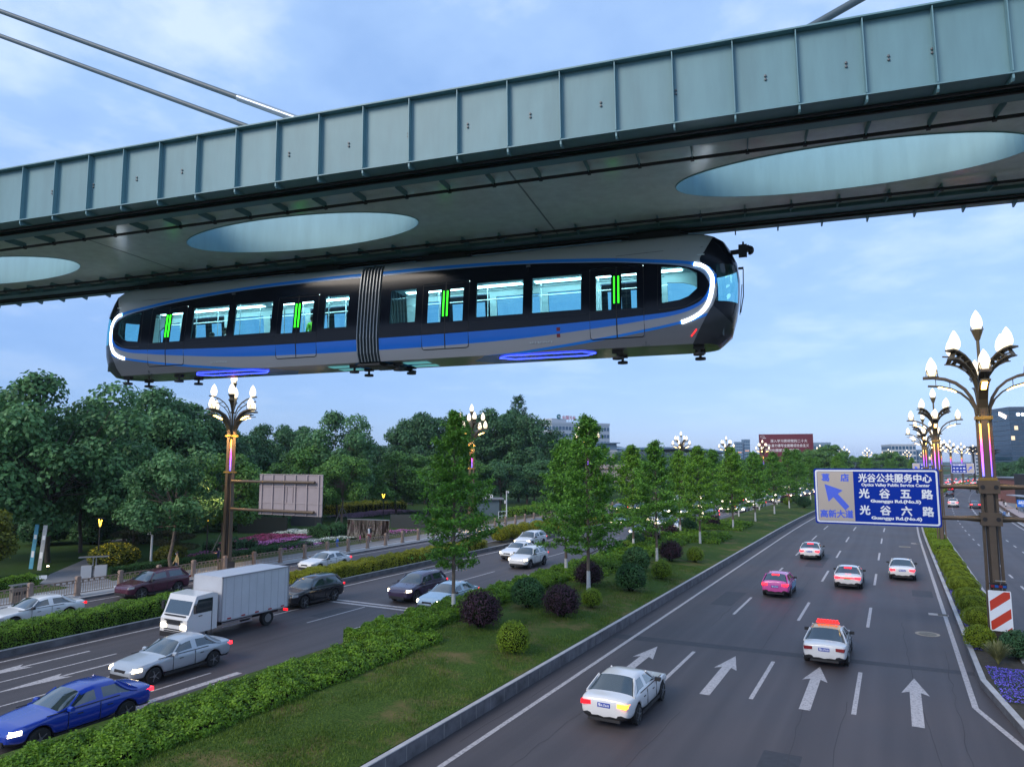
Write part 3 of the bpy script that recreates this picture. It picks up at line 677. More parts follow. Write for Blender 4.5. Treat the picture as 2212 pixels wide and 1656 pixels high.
for sgn in (1, -1):
    car = shell(sgn).build('car_body', M_LIV, TR); weld(car)
    ln = shell(sgn, 0.07, rows=(1, 14), xmax=12.3).build('lining', M_LIN, TR); weld(ln)
    b = MB(); b.box((sgn * 5.9, 0, 0.34), (11.0, 2.3, 0.04)); b.build('floor', mat("train_floor", (0.20, 0.24, 0.27), 0.5), TR)
    b = MB(); b.box((sgn * 6.1, 0, 2.86), (11.4, 2.02, 0.03)); b.build('ceiling', M_LIN, TR)
    for y in (-0.55, 0.55):
        b = MB(); b.box((sgn * 3.0, y, 2.835), (4.6, .26, .02)); b.box((sgn * 8.4, y, 2.835), (5.2, .26, .02)); b.build('ceiling_light', M_CEIL, TR)
    b = MB()
    for (xa, xb) in ((4.1, 7.9), (0.75, 1.95)):
        for y in (-.92, .92): b.box((sgn * (xa + xb) / 2, y, 0.80), (xb - xa, .42, .08)); b.box((sgn * (xa + xb) / 2, y * 1.17, 1.08), (xb - xa, .06, .5)); b.box((sgn * (xa + xb) / 2, y, 0.56), (xb - xa, .3, .4))
    b.build('seat', mat("train_seat", (0.10, 0.24, 0.34), 0.5), TR)
    b = MB()
    for x in (2.0, 3.95, 6.0, 8.1, 9.95):
        for y in (-.62, .62): b.tube([(sgn * x, y, .36), (sgn * x, y, 2.85)], .02, 6)
    for y in (-.62, .62): b.tube([(sgn * 0.6, y, 2.35), (sgn * 10.5, y, 2.35)], .018, 6)
    b.build('grab_rail', mat("grab_steel", (0.7, 0.75, 0.78), 0.25, metal=0.7), TR)
    # driver's bulkhead behind the windscreen
    b = MB(); b.box((sgn * 12.28, 0, 0.7), (0.05, 1.7, 0.9)); b.build('control_desk', mat("desk_dark", (0.06, 0.09, 0.11), 0.5), TR)
    for ysg in (-1, 1):
        for a, c in WIN: pane(sgn, ysg, [a, (a + c) / 2, c], 1.32, 2.55).build('window', M_TGLASS, TR, smooth=True)
        pane(sgn, ysg, [10.45, 10.7, 11.0, 11.15, 11.3, 11.45, 11.6], 0, 0, zb=lambda x: interp(CB, x), zt=lambda x: interp(CT, x)).build('window', M_TGLASS, TR, smooth=True)
        for c in DOORS:
            for h in (-1, 1):
                # a leaf: painted panel round its own window
                xa, xb = (c - .87, c - .015) if h < 0 else (c + .015, c + .87); wa, wb = (c - .66, c - .17) if h < 0 else (c + .17, c + .66); lf = MB()
                for (x0, x1) in ((xa, wa), (wa, wb), (wb, xb)):
                    for (z0, z1) in ((.31, .60), (.60, .85), (.85, 1.24), (1.24, 1.6), (1.6, 2.0), (2.0, 2.40), (2.40, 2.67)):
                        if x0 == wa and 1.24 <= z0 < 2.40: continue
                        q = []
                        for x, z in ((x0, z0), (x1, z0), (x1, z1), (x0, z1)): sx_, sy_ = side(x, z, -0.006); q.append((sgn * sx_, ysg * sy_, z))
                        lf.quad(*q)
                d = lf.build('door', M_LIV, TR, smooth=True)
                pane(sgn, ysg, [wa, wb], 1.24, 2.40, inset=0.004).build('door_window', M_TGLASS, d, smooth=True)
                surf_strip(sgn, ysg, [(c + h * .07, 1.44), (c + h * .07, 1.9), (c + h * .07, 2.36)], 0.042, 0.03).build('led_strip', M_GREENL if ysg < 0 else M_SEAM, d)
            s = MB()
            for pts, wd in (([(c, .32), (c, .85), (c, 1.4), (c, 2.0), (c, 2.66)], .035), ([(c - .875, .4), (c - .875, 1.0), (c - .875, 2.6)], .02), ([(c + .875, .4), (c + .875, 1.0), (c + .875, 2.6)], .02), ([(c - .8, .29), (c, .29), (c + .8, .29)], .02), ([(c - .875, .4), (c - .855, .33), (c - .8, .29)], .02), ([(c + .875, .4), (c + .855, .33), (c + .8, .29)], .02), ([(c - .87, 1.19), (c + .87, 1.19)], .012), ([(c - .87, 2.62), (c, 2.62), (c + .87, 2.62)], .012)):
                q = surf_strip(sgn, ysg, pts, wd, 0.012); s.add(q.v, q.f)
            s.build('door_seal', M_SEAM, TR)
        s = MB()
        for pts, wd in (([(4.0, 1.15), (8.0, 1.15)], .012), ([(5.99, 1.18), (5.99, 2.9)], .014), ([(6.0, 2.9), (6.0, 3.5)], .012), ([(9.0, 2.95), (9.0, 3.5)], .012), ([(3.0, 3.1), (3.0, 3.6)], .012), ([(11.0, 3.1), (11.0, 3.62)], .014), ([(9.0, 3.06), (10.4, 3.09), (11.9, 3.12), (12.6, 3.1)], .010), ([(10.3, 1.25), (10.35, 2.6)], .016), ([(10.35, 1.12), (11.2, 1.16), (11.75, 1.45)], .05)):
            q = surf_strip(sgn, ysg, pts, wd, 0.006); s.add(q.v, q.f)
        s.build('panel_joint', M_SEAM, TR)
        C_ = [(11.52, 2.55), (11.75, 2.50), (11.95, 2.36), (12.08, 2.1), (12.08, 1.8), (12.03, 1.5), (11.93, 1.2), (11.75, .97), (11.52, .82), (11.28, .73), (11.05, .67)]
        surf_strip(sgn, ysg, smoothpts(C_), 0.105, 0.02).build('headlight_strip', M_NEON, TR)
        r_ = surf_strip(sgn, ysg, [(11.42, .22), (11.52, .33), (11.6, .43)], 0.04, 0.02); sgn > 0 and r_.build('marker_light', mat("red_marker", (0.6, 0.02, 0.02), 0.4, emit=(1, 0.02, 0.02), es=2.0), TR)
        lb = MB()
        for z in (.71, .50): q = surf_strip(sgn, ysg, [(7.0, z), (7.12, z)], 0.12, 0.006); lb.add(q.v, q.f)
        if sgn > 0: lb.build('warning_label', mat("label_red", (0.25, 0.02, 0.03), 0.5), TR)
    # windscreen wraps round the nose
    b = MB(); xs = [12.24, 12.4, 12.55, 12.68, 12.8, 12.88, 12.94]
    ws = pane(sgn, -1, xs, 1.32, 2.55); ws2 = pane(sgn, 1, xs, 1.32, 2.55); b.add(ws.v, ws.f); b.add(ws2.v, ws2.f)
    for k in range(4):
        za, zb_ = 1.32 + 1.23 * k / 4, 1.32 + 1.23 * (k + 1) / 4; xa, ya = side(12.94, za, .012); xb, yb = side(12.94, zb_, .012)
        b.quad((sgn * xa, -ya, za), (sgn * xa, ya, za), (sgn * xb, yb, zb_), (sgn * xb, -yb, zb_))
    b.build('windscreen', M_TGLASS, TR, smooth=True)
    w_ = MB(); X = lambda z: interp(TIP, z)
    w_.tube([(sgn * (X(2.4) + .02), -.55, 2.42), (sgn * (X(2.4) + .13), -.5, 2.40), (sgn * (X(1.6) + .10), -.45, 1.55), (sgn * (X(1.1) + .06), -.5, 1.0)], .016, 6); w_.tube([(sgn * (X(2.0) + .05), -.30, 1.95), (sgn * (X(1.0) + .05), -.55, .92)], .013, 6); w_.box((sgn * (X(2.4) + .06), -.55, 2.42), (.16, .08, .06))
    if sgn > 0: w_.build('wiper', M_SEAM, TR)
    # coupler on the roof nose
    c_ = MB(); c_.tube([(12.4, 0, 3.10), (12.95, 0, 3.13)], .08, 10); c_.box((12.98, 0, 3.14), (.26, .30, .36)); c_.box((13.13, 0, 3.20), (.10, .38, .14)); c_.lathe([(.14, 0), (.16, .06), (.12, .14), (.05, .18)], (13.15, 0, 3.14), 12, axis='X'); c_.tube([(12.95, -.12, 2.95), (13.1, -.1, 2.9)], .02, 6); c_.box((13.0, -.1, 3.36), (.06, .06, .1))
    if sgn > 0: c_.build('coupler', mat("coupler_steel", (0.03, 0.032, 0.036), 0.5, metal=0.5), TR)
    # bogies reaching up into the slot
    for x in (2.6, 10.2):
        b = MB(); b.box((sgn * x, 0, 3.82), (1.7, 0.9, 0.20)); b.box((sgn * x, 0, 4.12), (0.5, 0.16, 0.9)); b.box((sgn * x, -.35, 3.93), (1.2, .1, .12)); b.box((sgn * x, .35, 3.93), (1.2, .1, .12)); b.tube([(sgn * (x - 1.1), -.4, 3.80), (sgn * (x + 1.1), -.4, 3.80)], .05, 6)
        b.build('bogie', mat("bogie_dark", (0.02, 0.022, 0.024), 0.6, metal=0.3), TR)
    # guide pads under the floor
    for x in (0.9, 8.9, 11.5):
        for y in (-.55, .55):
            b = MB(); b.box((sgn * x, y, -.05), (.34, .16, .10)); b.tube([(sgn * x, y, -.05), (sgn * x, y, -.22)], .045, 8); b.lathe([(.05, -.30), (.17, -.30), (.18, -.27), (.17, -.22), (.05, -.20)], (sgn * x, y, 0), 16)
            b.build('guide_pad', mat("pad_dark", (0.03, 0.028, 0.028), 0.55), TR)
    # lit outline under the floor
    b = MB(); o_ = [(4.75, -.42), (5.15, -.86), (7.75, -.86), (8.15, -.42), (7.75, .02), (5.15, .02)]
    b.tube([(sgn * x, y, -.03) for x, y in o_ + o_[:1]], .010, 6, cap=False); b.build('underfloor_light', M_BLUEL, TR)
    b = MB(); b.box((sgn * 1.55, -.35, -.026), (.95, .42, .01)); b.box((sgn * 1.55, .4, -.026), (.95, .42, .01)); b.build('underfloor_window', mat("floor_window", (0.12, 0.42, 0.46), 0.15, emit=(0.16, 0.55, 0.60), es=0.45), TR)
    b = MB(); b.box((sgn * 9.9, -1.07, .02), (.26, .06, .03)); b.tube([(sgn * 9.9, -1.09, .03), (sgn * 9.9, -1.13, .15)], .012, 6); b.build('step_bracket', M_BOLT, TR)
    b = MB(); b.box((sgn * 6.0, -1.04, 3.0), (.14, .06, .07)); b.build('side_camera', M_BOLT, TR)
    b = MB(); zz = .335; _, yy = side(6.3, zz, -.004); text_into(b, '010901' if sgn > 0 else '010902', (6.45 if sgn > 0 else -6.45, -yy, zz), 0.17, right=(1, 0, 0), up=(0, .34, .94), bold=.004, width=.78)
    b.build('car_number', mat("number_paint", (0.55, 0.60, 0.63), 0.4), TR, fix=False)
# gangway bellows: ribbed loop between the cars
b = MB(); n = 29
loop = [(-1, z) for z in (0.0, .15, .3, .5, .7, .85, 1.05, 1.32, 1.7, 2.1, 2.55, 2.9, 3.2, 3.4, 3.52)]
def ring(o, x):
    q = []
    for s_, z in loop: q.append((x, -(interp(HWP, z) + o), z))
    q += [(x, -.45 - o, 3.66 + o), (x, .45 + o, 3.66 + o)]
    for s_, z in reversed(loop): q.append((x, (interp(HWP, z) + o), z))
    q += [(x, .6, -.05 - o), (x, -.6, -.05 - o)]
    return q
prev = None
for i in range(n):
    x = -.46 + .92 * i / (n - 1); o = (0.0, 0.045, 0.045, 0.0)[i % 4] - (.03 if i % 4 in (0, 3) else 0)
    q = ring(o, x); base = len(b.v); b.v.extend(q); L = len(q)
    if prev is not None:
        for k in range(L):
            b.f.append((prev + k, prev + (k + 1) % L, base + (k + 1) % L, base + k)); b.m.append(1 if i % 4 == 2 else 0)
    prev = base
b.build('gangway_bellows', [mat("bellows", (0.07, 0.085, 0.095), 0.5), mat("bellows_ridge", (0.34, 0.37, 0.40), 0.35, metal=0.2)], TR)
b = MB(); b.box((0, -.9, -.10), (.9, .5, .07)); b.box((.55, 0, -.11), (.5, 1.5, .06)); b.tube([(.5, -.7, -.1), (.9, .9, -.16)], .05, 8); b.build('underfloor_joint', mat("pad_dark"), TR)
# ---------------------------------------------------------------- street lamps
M_BRONZE = mat("bronze_paint", (0.115, 0.082, 0.055), 0.42, metal=0.25, var=0.12, vscale=1.5)
M_BRONZE2 = mat("bronze_arm", (0.10, 0.078, 0.045), 0.45, metal=0.25)
M_BULB = mat("lamp_bulb", (1, 0.95, 0.85), 0.3, emit=(1.0, 0.80, 0.48), es=1.3)
M_DOWN = mat("down_light", (1, 0.8, 0.4), 0.4, emit=(1.0, 0.58, 0.14), es=16.0)
def ledmat():
    m = bpy.data.materials.new("colour_strip"); m.use_nodes = True; t = m.node_tree; p = t.nodes['Principled BSDF']
    co = nn(t, 'ShaderNodeTexCoord'); s = nn(t, 'ShaderNodeSeparateXYZ'); t.links.new(co.outputs['Object'], s.inputs[0])
    mr = nn(t, 'ShaderNodeMapRange'); mr.inputs[1].default_value = 8.0; mr.inputs[2].default_value = 10.6; t.links.new(s.outputs[2], mr.inputs[0])
    r = nn(t, 'ShaderNodeValToRGB'); el = r.color_ramp.elements; el[0].color = (0.10, 0.12, 1, 1); el[1].color = (1.0, 0.72, 0.10, 1)
    for q, c in ((.35, (0.45, 0.10, 1, 1)), (.55, (1, 0.08, 0.55, 1)), (.75, (1, 0.25, 0.10, 1))): k = el.new(q); k.color = c
    t.links.new(mr.outputs[0], r.inputs[0]); t.links.new(r.outputs[0], p.inputs['Emission Color']); p.inputs['Emission Strength'].default_value = 3.2; t.links.new(r.outputs[0], p.inputs['Base Color']); return m
M_LED = ledmat()
def ribbon_sweep(b, path, ang, wd, th, mi=0):
    """flat ribbon following (r, z) points in the vertical plane at angle ang"""
    c, s_ = math.cos(ang), math.sin(ang); T = Vector((-s_, c, 0)); vs = []
    for i, (r_, z_) in enumerate(path):
        a = path[max(i - 1, 0)]; e = path[min(i + 1, len(path) - 1)]; dr, dz = e[0] - a[0], e[1] - a[1]; L = math.hypot(dr, dz); nr, nz = -dz / L, dr / L
        W = wd(i / (len(path) - 1)) if callable(wd) else wd
        for sw, sn in ((-1, -1), (1, -1), (1, 1), (-1, 1)):
            rr = r_ + nr * sn * th / 2; vs.append(Vector((c * rr, s_ * rr, z_ + nz * sn * th / 2)) + T * (sw * W / 2))
    n = len(path); fs = [(i * 4 + k, i * 4 + (k + 1) % 4, i * 4 + 4 + (k + 1) % 4, i * 4 + 4 + k) for i in range(n - 1) for k in range(4)] + [(3, 2, 1, 0), tuple((n - 1) * 4 + k for k in range(4))]
    b.add(vs, fs, mi)
BULB = [(0.11, 0), (0.18, .06), (0.235, .18), (0.255, .32), (0.24, .48), (0.195, .65), (0.125, .80), (0.055, .92), (0.010, .98)]
def lamp_proto():
    t = thing('street_lamp', 'x', 'street lamp', (0, 0, 0), 0, 'many-armed street lamps along the roads')
    legpath = [(.36, 0), (.33, 3), (.30, 6.2), (.285, 7.9), (.27, 10.2), (.27, 11.0), (.31, 11.45), (.43, 11.85), (.68, 12.28), (1.05, 12.62), (1.5, 12.83), (2.0, 12.93), (2.45, 12.93)]
    low = [(.28, 11.0), (.33, 11.35), (.52, 11.75), (.85, 12.1), (1.25, 12.33), (1.7, 12.47), (2.25, 12.52)]
    for k in range(4):
        a = k * math.pi / 2; b = MB(); ribbon_sweep(b, legpath, a, lambda q: .27 if q < .45 else .27 + .16 * min(1, (q - .45) / .35), .12); b.build('leg', M_BRONZE, t)
        b = MB(); ribbon_sweep(b, low, a, .40, .07); ribbon_sweep(b, [(1.9, 12.47), (1.9, 12.93)], a, .03, .03); ribbon_sweep(b, [(1.3, 12.33), (1.3, 12.75)], a, .03, .03); b.build('lower_brace', M_BRONZE2, t)
        b = MB(); ribbon_sweep(b, [(1.05, 12.185), (1.45, 12.35), (1.8, 12.44)], a, .20, .06); b.build('down_light', M_DOWN, t)
        b = MB(); b.lathe(BULB, (2.05 * math.cos(a), 2.05 * math.sin(a), 12.99), 14); bu = b.build('bulb', M_BULB, t, smooth=True)
        b = MB()
        for j in range(4):
            q = a + math.pi / 4 + j * math.pi / 2; c_ = (2.05 * math.cos(a), 2.05 * math.sin(a))
            for d_ in (-.28, .28): b.tube([(c_[0] + .30 * math.cos(q + d_), c_[1] + .30 * math.sin(q + d_), 12.97), (c_[0] + .315 * math.cos(q), c_[1] + .315 * math.sin(q), 13.34)], .016, 5)
        b.tube([(c_[0] + .30 * math.cos(j * .42), c_[1] + .30 * math.sin(j * .42), 12.97) for j in range(16)], .016, 5)
        b.build('bulb_guard', M_BRONZE2, bu)
        a2 = a + math.pi / 4
        up = [(.13, 10.9), (.14, 12.2), (.20, 12.7), (.38, 13.2), (.68, 13.6), (1.05, 13.88), (1.45, 14.05), (1.85, 14.12)]; up2 = [(.16, 11.8), (.2, 12.3), (.38, 12.82), (.7, 13.22), (1.1, 13.5), (1.5, 13.66), (1.78, 13.7)]
        b = MB(); ribbon_sweep(b, up, a2, lambda q: .14 + .36 * max(0, q - .35) / .65, .08); ribbon_sweep(b, up2, a2, lambda q: .12 + .34 * max(0, q - .3) / .7, .06)
        for j in range(5):
            i0 = 2 + j; ribbon_sweep(b, [(up2[min(i0, 6)][0], up2[min(i0, 6)][1]), (up[min(i0, 7)][0] + .1, up[min(i0, 7)][1] + .03)], a2, .30, .03)
        b.build('upper_arm', M_BRONZE2, t)
        b = MB(); b.lathe(BULB, (1.5 * math.cos(a2), 1.5 * math.sin(a2), 14.12), 14); b.build('bulb', M_BULB, t, smooth=True)
    b = MB(); b.tube([(0, 0, 10.6), (0, 0, 14.75)], .075, 10); b.lathe([(.10, 14.70), (.24, 15.12), (.26, 15.22), (.02, 15.22)], n=10); b.tube([(.26, 0, 15.2), (.2, .1, 15.5), (-.2, .1, 15.5), (-.26, 0, 15.2)], .03, 6); b.build('stem', M_BRONZE2, t)
    b = MB(); b.lathe([(r_, z_ + 15.22) for r_, z_ in BULB], n=14); b.build('bulb', M_BULB, t, smooth=True)
    for z, h in ((10.85, .16), (7.9, .12)): b = MB(); b.box((0, 0, z), (.72, .72, h)); b.box((0, 0, z - h * .7), (.55, .55, h * .5)); b.build('collar', mat("collar_gold", (0.30, 0.19, 0.045), 0.4, metal=0.4), t)
    b = MB(); b.box((0, 0, 3.9), (.42, .42, 7.8)); b.box((0, 0, .35), (.92, .92, .7)); b.box((0, 0, .72), (.84, .84, .05)); b.build('core', mat("bronze_core", (0.05, 0.04, 0.032), 0.6), t)
    for (x, y) in ((.16, .16), (-.16, .16), (.16, -.16), (-.16, -.16)):
        b = MB(); b.box((x, y, 9.3), (.05, .05, 2.55)); b.build('colour_strip', M_LED, t)
    return t
LAMP = lamp_proto()
lamp_used = False
def lamp(d, s_, label, dx=0.0):
    global lamp_used
    x, y, _ = P(d, s_)
    if not lamp_used: lamp_used = True; LAMP.location = (x + dx, y, 0.1); LAMP['label'] = label; return LAMP
    return dup(LAMP, (x + dx, y, 0.1), label=label)
lamp(3.95, 41.4, 'nearest many-armed street lamp, carrying the big blue direction sign')
lamp(3.8, 83.5, 'second street lamp on the divider, behind the big blue direction sign')
RL = ['third', 'fourth', 'fifth', 'sixth', 'seventh', 'eighth', 'ninth', 'tenth', 'eleventh', 'twelfth']
for i, s_ in enumerate((125, 164, 203, 242, 281, 320, 359, 398, 437, 476)): lamp(3.7, s_, f'{RL[i]} street lamp counted away from the camera along the right-hand divider')
lamp(-47.95, 40.6, 'street lamp at the park fence holding the back of a road sign, below the train')
lamp(-47.9, 78.3, 'street lamp behind the tall tree in the hedge, second along the park fence')
LL = ['third', 'fourth', 'fifth', 'sixth', 'seventh', 'eighth', 'ninth', 'tenth', 'eleventh', 'twelfth', 'thirteenth']
for i, s_ in enumerate((117, 172, 211, 250, 289, 328, 367, 406, 445, 484, 523)): lamp(-47.9, s_, f'{LL[i]} street lamp counted away from the camera along the park fence')

# ---------------------------------------------------------------- the big direction sign and its arms
M_BLUES = mat("sign_blue", (0.004, 0.035, 0.36), 0.6, spec=0.1); M_WHITES = mat("sign_white", (0.88, 0.89, 0.92), 0.5); M_GREYS = mat("sign_grey_panel", (0.62, 0.52, 0.44), 0.28, metal=0.35)
M_BLUEP = mat("sign_pale_blue", (0.09, 0.16, 0.80), 0.4); M_SBACK = mat("sign_back", (0.30, 0.26, 0.28), 0.5, var=0.08, vscale=1.5)
def rrect(w_, h, r, n=5):
    p = []
    for cx_, cy_, a0 in ((w_ / 2 - r, h / 2 - r, 0), (-w_ / 2 + r, h / 2 - r, 90), (-w_ / 2 + r, -h / 2 + r, 180), (w_ / 2 - r, -h / 2 + r, 270)):
        for k in range(n + 1): a = R(a0 + 90 * k / n); p.append((cx_ + r * math.cos(a), cy_ + r * math.sin(a)))
    return p
def dirsign(name, label, c, w_, h, mirror=False, text=True):
    t = thing(name, label, 'road sign', c, 0, 'blue direction signs over the right-hand road')
    b = MB(); b.prism(rrect(w_, h, .12), 0.0, .06, plane='XZ'); b.build('panel', M_BLUES, t)
    k = -1 if mirror else 1
    b = MB(); o = rrect(w_ - .14, h - .14, .12); i_ = rrect(w_ - .30, h - .30, .08); n = len(o)
    for j in range(n): b.quad((o[j][0], -.004, o[j][1]), (o[(j + 1) % n][0], -.004, o[(j + 1) % n][1]), (i_[(j + 1) % n][0], -.004, i_[(j + 1) % n][1]), (i_[j][0], -.004, i_[j][1]))
    b.build('border', M_WHITES, t, fix=False)
    gw = w_ * .30; gx = k * (-w_ / 2 + .17 + gw / 2)
    b = MB(); b.box((gx, -.004, 0), (gw, .006, h - .33)); b.build('exit_panel', M_GREYS, t)
    b = MB(); q = lambda x, z: (gx + k * x, -.010, z)
    b.add([q(-.52, .62), q(.34, .30), q(.10, .12), q(.62, -.52), q(.42, -.72), q(-.12, -.06), q(-.36, -.30)], ((0, 1, 2), (0, 2, 5), (0, 5, 6), (2, 3, 4, 5)))
    if text:
        text_into(b, '葛', (gx - .46, -.010, h / 2 - .47), .42, bold=.018); text_into(b, '店', (gx + .46, -.010, h / 2 - .47), .42, bold=.018); text_into(b, '高新大道', (gx, -.010, -h / 2 + .52), .42, bold=.016, width=1.55)
    b.build('exit_lettering', M_BLUEP, t, fix=False)
    if text:
        b = MB(); mx_ = gx + gw / 2 + (w_ - .34 - gw) / 2 + .04
        text_into(b, '光谷公共服务中心', (mx_, -.006, h * .335), .45, bold=.016, width=3.25)
        text_into(b, 'Optics Valley Public Service Center', (mx_ + .02, -.006, h * .205), .20, bold=.008, width=3.05)
        for row, (zz, c5, no) in enumerate(((.06, '五', '5'), (-.235, '六', '6'))):
            for j, ch in enumerate(('光', '谷', c5, '路')): text_into(b, ch, (mx_ - 1.40 + .935 * j, -.006, h * zz), .50, bold=.02)
            text_into(b, 'Guanggu Rd.(No.%s)' % no, (mx_, -.006, h * (zz - .14)), .20, bold=.012, width=2.25)
        b.build('lettering', M_WHITES, t, fix=False)
    else:
        b = MB()
        mx_ = gx + k * (gw / 2 + (w_ - .34 - gw) / 2)
        for zz, s_ in ((.32, '光谷公共服务中心'), (0.0, '光 谷 五 路'), (-.3, '光 谷 六 路')): text_into(b, s_, (mx_, -.006, h * zz), .45, bold=.02, width=(w_ - gw) * .78)
        b.build('lettering', M_WHITES, t, fix=False)
    b = MB()
    for x in (-w_ * .36, -w_ * .12, w_ * .12, w_ * .36): b.box((x, .10, 0), (.08, .08, h * .94))
    b.build('back_rail', M_SBACK, t); return t
dirsign('direction_sign', 'big blue direction sign with grey exit panel, hanging from the nearest lamp', (-0.95, 41.0, 7.05), 5.72, 2.86)
def armset(x0, x1, y, zs, label, group=None):
    t = thing('sign_gantry', label, 'sign gantry', (0, y, 0), 0, group)
    for z in zs:
        b = MB(); b.tube([(x0, 0, z), (x1, 0, z)], .11, 10); b.build('tube', M_BRONZE, t, smooth=True)
        b = MB(); sg = 1 if x1 > x0 else -1; b.prism([(x0, z - .17), (x0, z + .17), (x0 + sg * .75, z + .1), (x0 + sg * .75, z - .1)], -.03, .03, plane='XZ'); b.prism([(x0, -.17), (x0, .17), (x0 + sg * .75, .1), (x0 + sg * .75, -.1)], z - .03, z + .03, plane='XY'); b.build('gusset', M_BRONZE2, t)
    return t
armset(3.55, -3.5, 41.28, (6.10, 7.62), 'pair of bronze tubes holding the big blue sign over the road', 'paired gantry tubes on the lamps')
armset(4.35, 11.5, 41.35, (6.10, 7.62), 'pair of bronze tubes reaching right from the nearest lamp', 'paired gantry tubes on the lamps')
for z, wd_ in ((7.62, 'upper'), (6.1, 'lower')):
    b = MB(); b.box((3.95, 41.4, z), (.86, .86, .62)); c_ = tag(b.build('clamp_plate', M_BRONZE), wd_ + ' bronze clamp box gripping the nearest lamp post at the sign gantry', 'clamp', 'clamps on the nearest lamp')
    for dx in (-.27, .27): b = MB(); b.lathe([(.10, -.02), (.10, 0.0), (.05, .01)], (3.95 + dx, 40.95, z), 10, axis='Y'); b.build('bolt', M_BLACK, c_)
# hazard board on the nearest lamp
t = thing('hazard_board', 'red and white striped hazard board on the foot of the nearest lamp', 'hazard board', (4.02, 40.82, 1.90))
b = MB(); b.prism(rrect(.90, 1.84, .05), 0, .04, plane='XZ'); b.build('panel', M_WHITES, t)
b = MB(); W2, H2 = .405, .875
def clip_stripe(c0, c1):
    # band between z - x*k = c0 and c1 inside the panel
    k = .78; poly = [(-W2, -H2), (W2, -H2), (W2, H2), (-W2, H2)]
    def cut(poly, sgn, c):
        out_ = []
        for (a, b_) in zip(poly, poly[1:] + poly[:1]):
            fa, fb = sgn * (a[1] - k * a[0] - c), sgn * (b_[1] - k * b_[0] - c)
            if fa >= 0: out_.append(a)
            if fa * fb < 0: q = fa / (fa - fb); out_.append((a[0] + (b_[0] - a[0]) * q, a[1] + (b_[1] - a[1]) * q))
        return out_
    return cut(cut(poly, 1, c0), -1, c1)
for c0, c1 in ((-1.9, -1.02), (-.62, -.18), (.28, .74)):
    p = clip_stripe(c0, c1)
    if len(p) > 2: b.add([(x, -.004, z) for x, z in p], (tuple(range(len(p))),))
b.build('stripes', mat("hazard_red", (0.62, 0.05, 0.02), 0.4), t, fix=False)
t = thing('warning_light_bar', 'small red and blue warning light bar on the lamp post above the striped board', 'warning light', (4.0, 40.80, 3.03))
b = MB(); b.box((0, 0, 0), (.66, .12, .15)); b.box((0, .1, .1), (.7, .1, .04)); b.build('housing', M_BLACK, t)
b = MB()
for k in range(4): b.box((-.235 + k * .157, -.065, 0), (.14, .02, .11), k % 2)
b.build('lens', [mat("lens_red", (0.25, 0.01, 0.02), 0.3), mat("lens_blue", (0.01, 0.10, 0.42), 0.3)], t)
b = MB(); b.box((.08, -.1, .26), (.40, .26, .02)); b.tube([(.08, 0, .08), (.08, -.05, .25)], .02, 6); b.build('solar_panel', mat("solar", (0.35, 0.32, 0.28), 0.3), t)
# backs of signs on the park-side lamps
def backsign(cx_, s_, zc_, w_, h, label, nrib=6):
    t = thing('road_sign', label, 'road sign', (cx_, s_, zc_), 0, 'road signs seen from behind')
    b = MB(); b.prism(rrect(w_, h, .08), 0.0, .05, plane='XZ'); b.build('panel', M_SBACK, t)
    b = MB(); 
    for k in range(nrib): b.box((-w_ * .45 + w_ * .9 * k / (nrib - 1), -.05, 0), (.09, .10, h * .97))
    for z in (h * .5 - .03, -h * .5 + .03, h * .2, -h * .2): b.box((0, -.022, z), (w_, .04, .05))
    for x in (-.12, .12): b.box((x * w_ * .4, -.03, 0), (.05, .06, h * .38))
    b.build('back_rail', mat("sign_rail", (0.36, 0.31, 0.32), 0.45), t); return t
backsign(-41.35, 40.75, 6.30, 6.65, 3.15, 'grey back of a road sign on the lamp at the park fence')
armset(-47.6, -38.6, 40.52, (5.05, 7.28), 'pair of bronze tubes holding the grey sign back at the park fence', 'paired gantry tubes on the lamps')
backsign(-42.6, 117.2, 6.9, 6.4, 3.0, 'farther grey sign back glimpsed between the median trees')
armset(-47.6, -39.6, 116.9, (6.1, 7.7), 'pair of bronze tubes holding the farther sign back behind the trees', 'paired gantry tubes on the lamps')
dirsign('direction_sign', 'distant blue direction sign just above the left half of the big sign', (-.8 + bend(242), 242, 7.1), 5.7, 2.9, text=False)
dirsign('direction_sign', 'distant blue direction sign with a grey panel on its right, above the road queue', (8.9 + bend(242), 242, 7.1), 5.7, 2.9, mirror=True, text=False)
armset(3.3 + bend(242), -3.2 + bend(242), 242.25, (6.4, 7.7), 'distant gantry tubes behind the big blue sign, left side', 'paired gantry tubes on the lamps')
armset(4.1 + bend(242), 11.3 + bend(242), 242.25, (6.4, 7.7), 'distant gantry tubes behind the big blue sign, right side', 'paired gantry tubes on the lamps')

# ---------------------------------------------------------------- park-side railing
M_POST = mat("railing_post", (0.30, 0.215, 0.17), 0.65, var=0.15, vscale=4); M_RAIL = mat("railing_bar", (0.26, 0.185, 0.135), 0.5)
FE = thing('park_railing', 'brown stone-post railing between the service road and the park', 'railing', (-47.6, 0, 0.13))
pb = MB(); pb.box((0, 0, .56), (.24, .24, 1.12)); pb.box((0, 0, 1.15), (.29, .29, .07)); pb.box((0, 0, 1.22), (.22, .22, .06)); pb.box((0, 0, .05), (.30, .30, .1))
post0 = pb.build('post', M_POST, FE)
SP = 2.92
nb = MB(); nb.bar((0, .12, 1.0), (0, SP - .12, 1.0), .07, .06); nb.bar((0, .12, .82), (0, SP - .12, .82), .035, .035); nb.bar((0, .12, .16), (0, SP - .12, .16), .045, .045)
for k in range(17): y = .14 + (SP - .28) * (k + .5) / 17; nb.bar((0, y, .16), (0, y, .82), .022, .022)
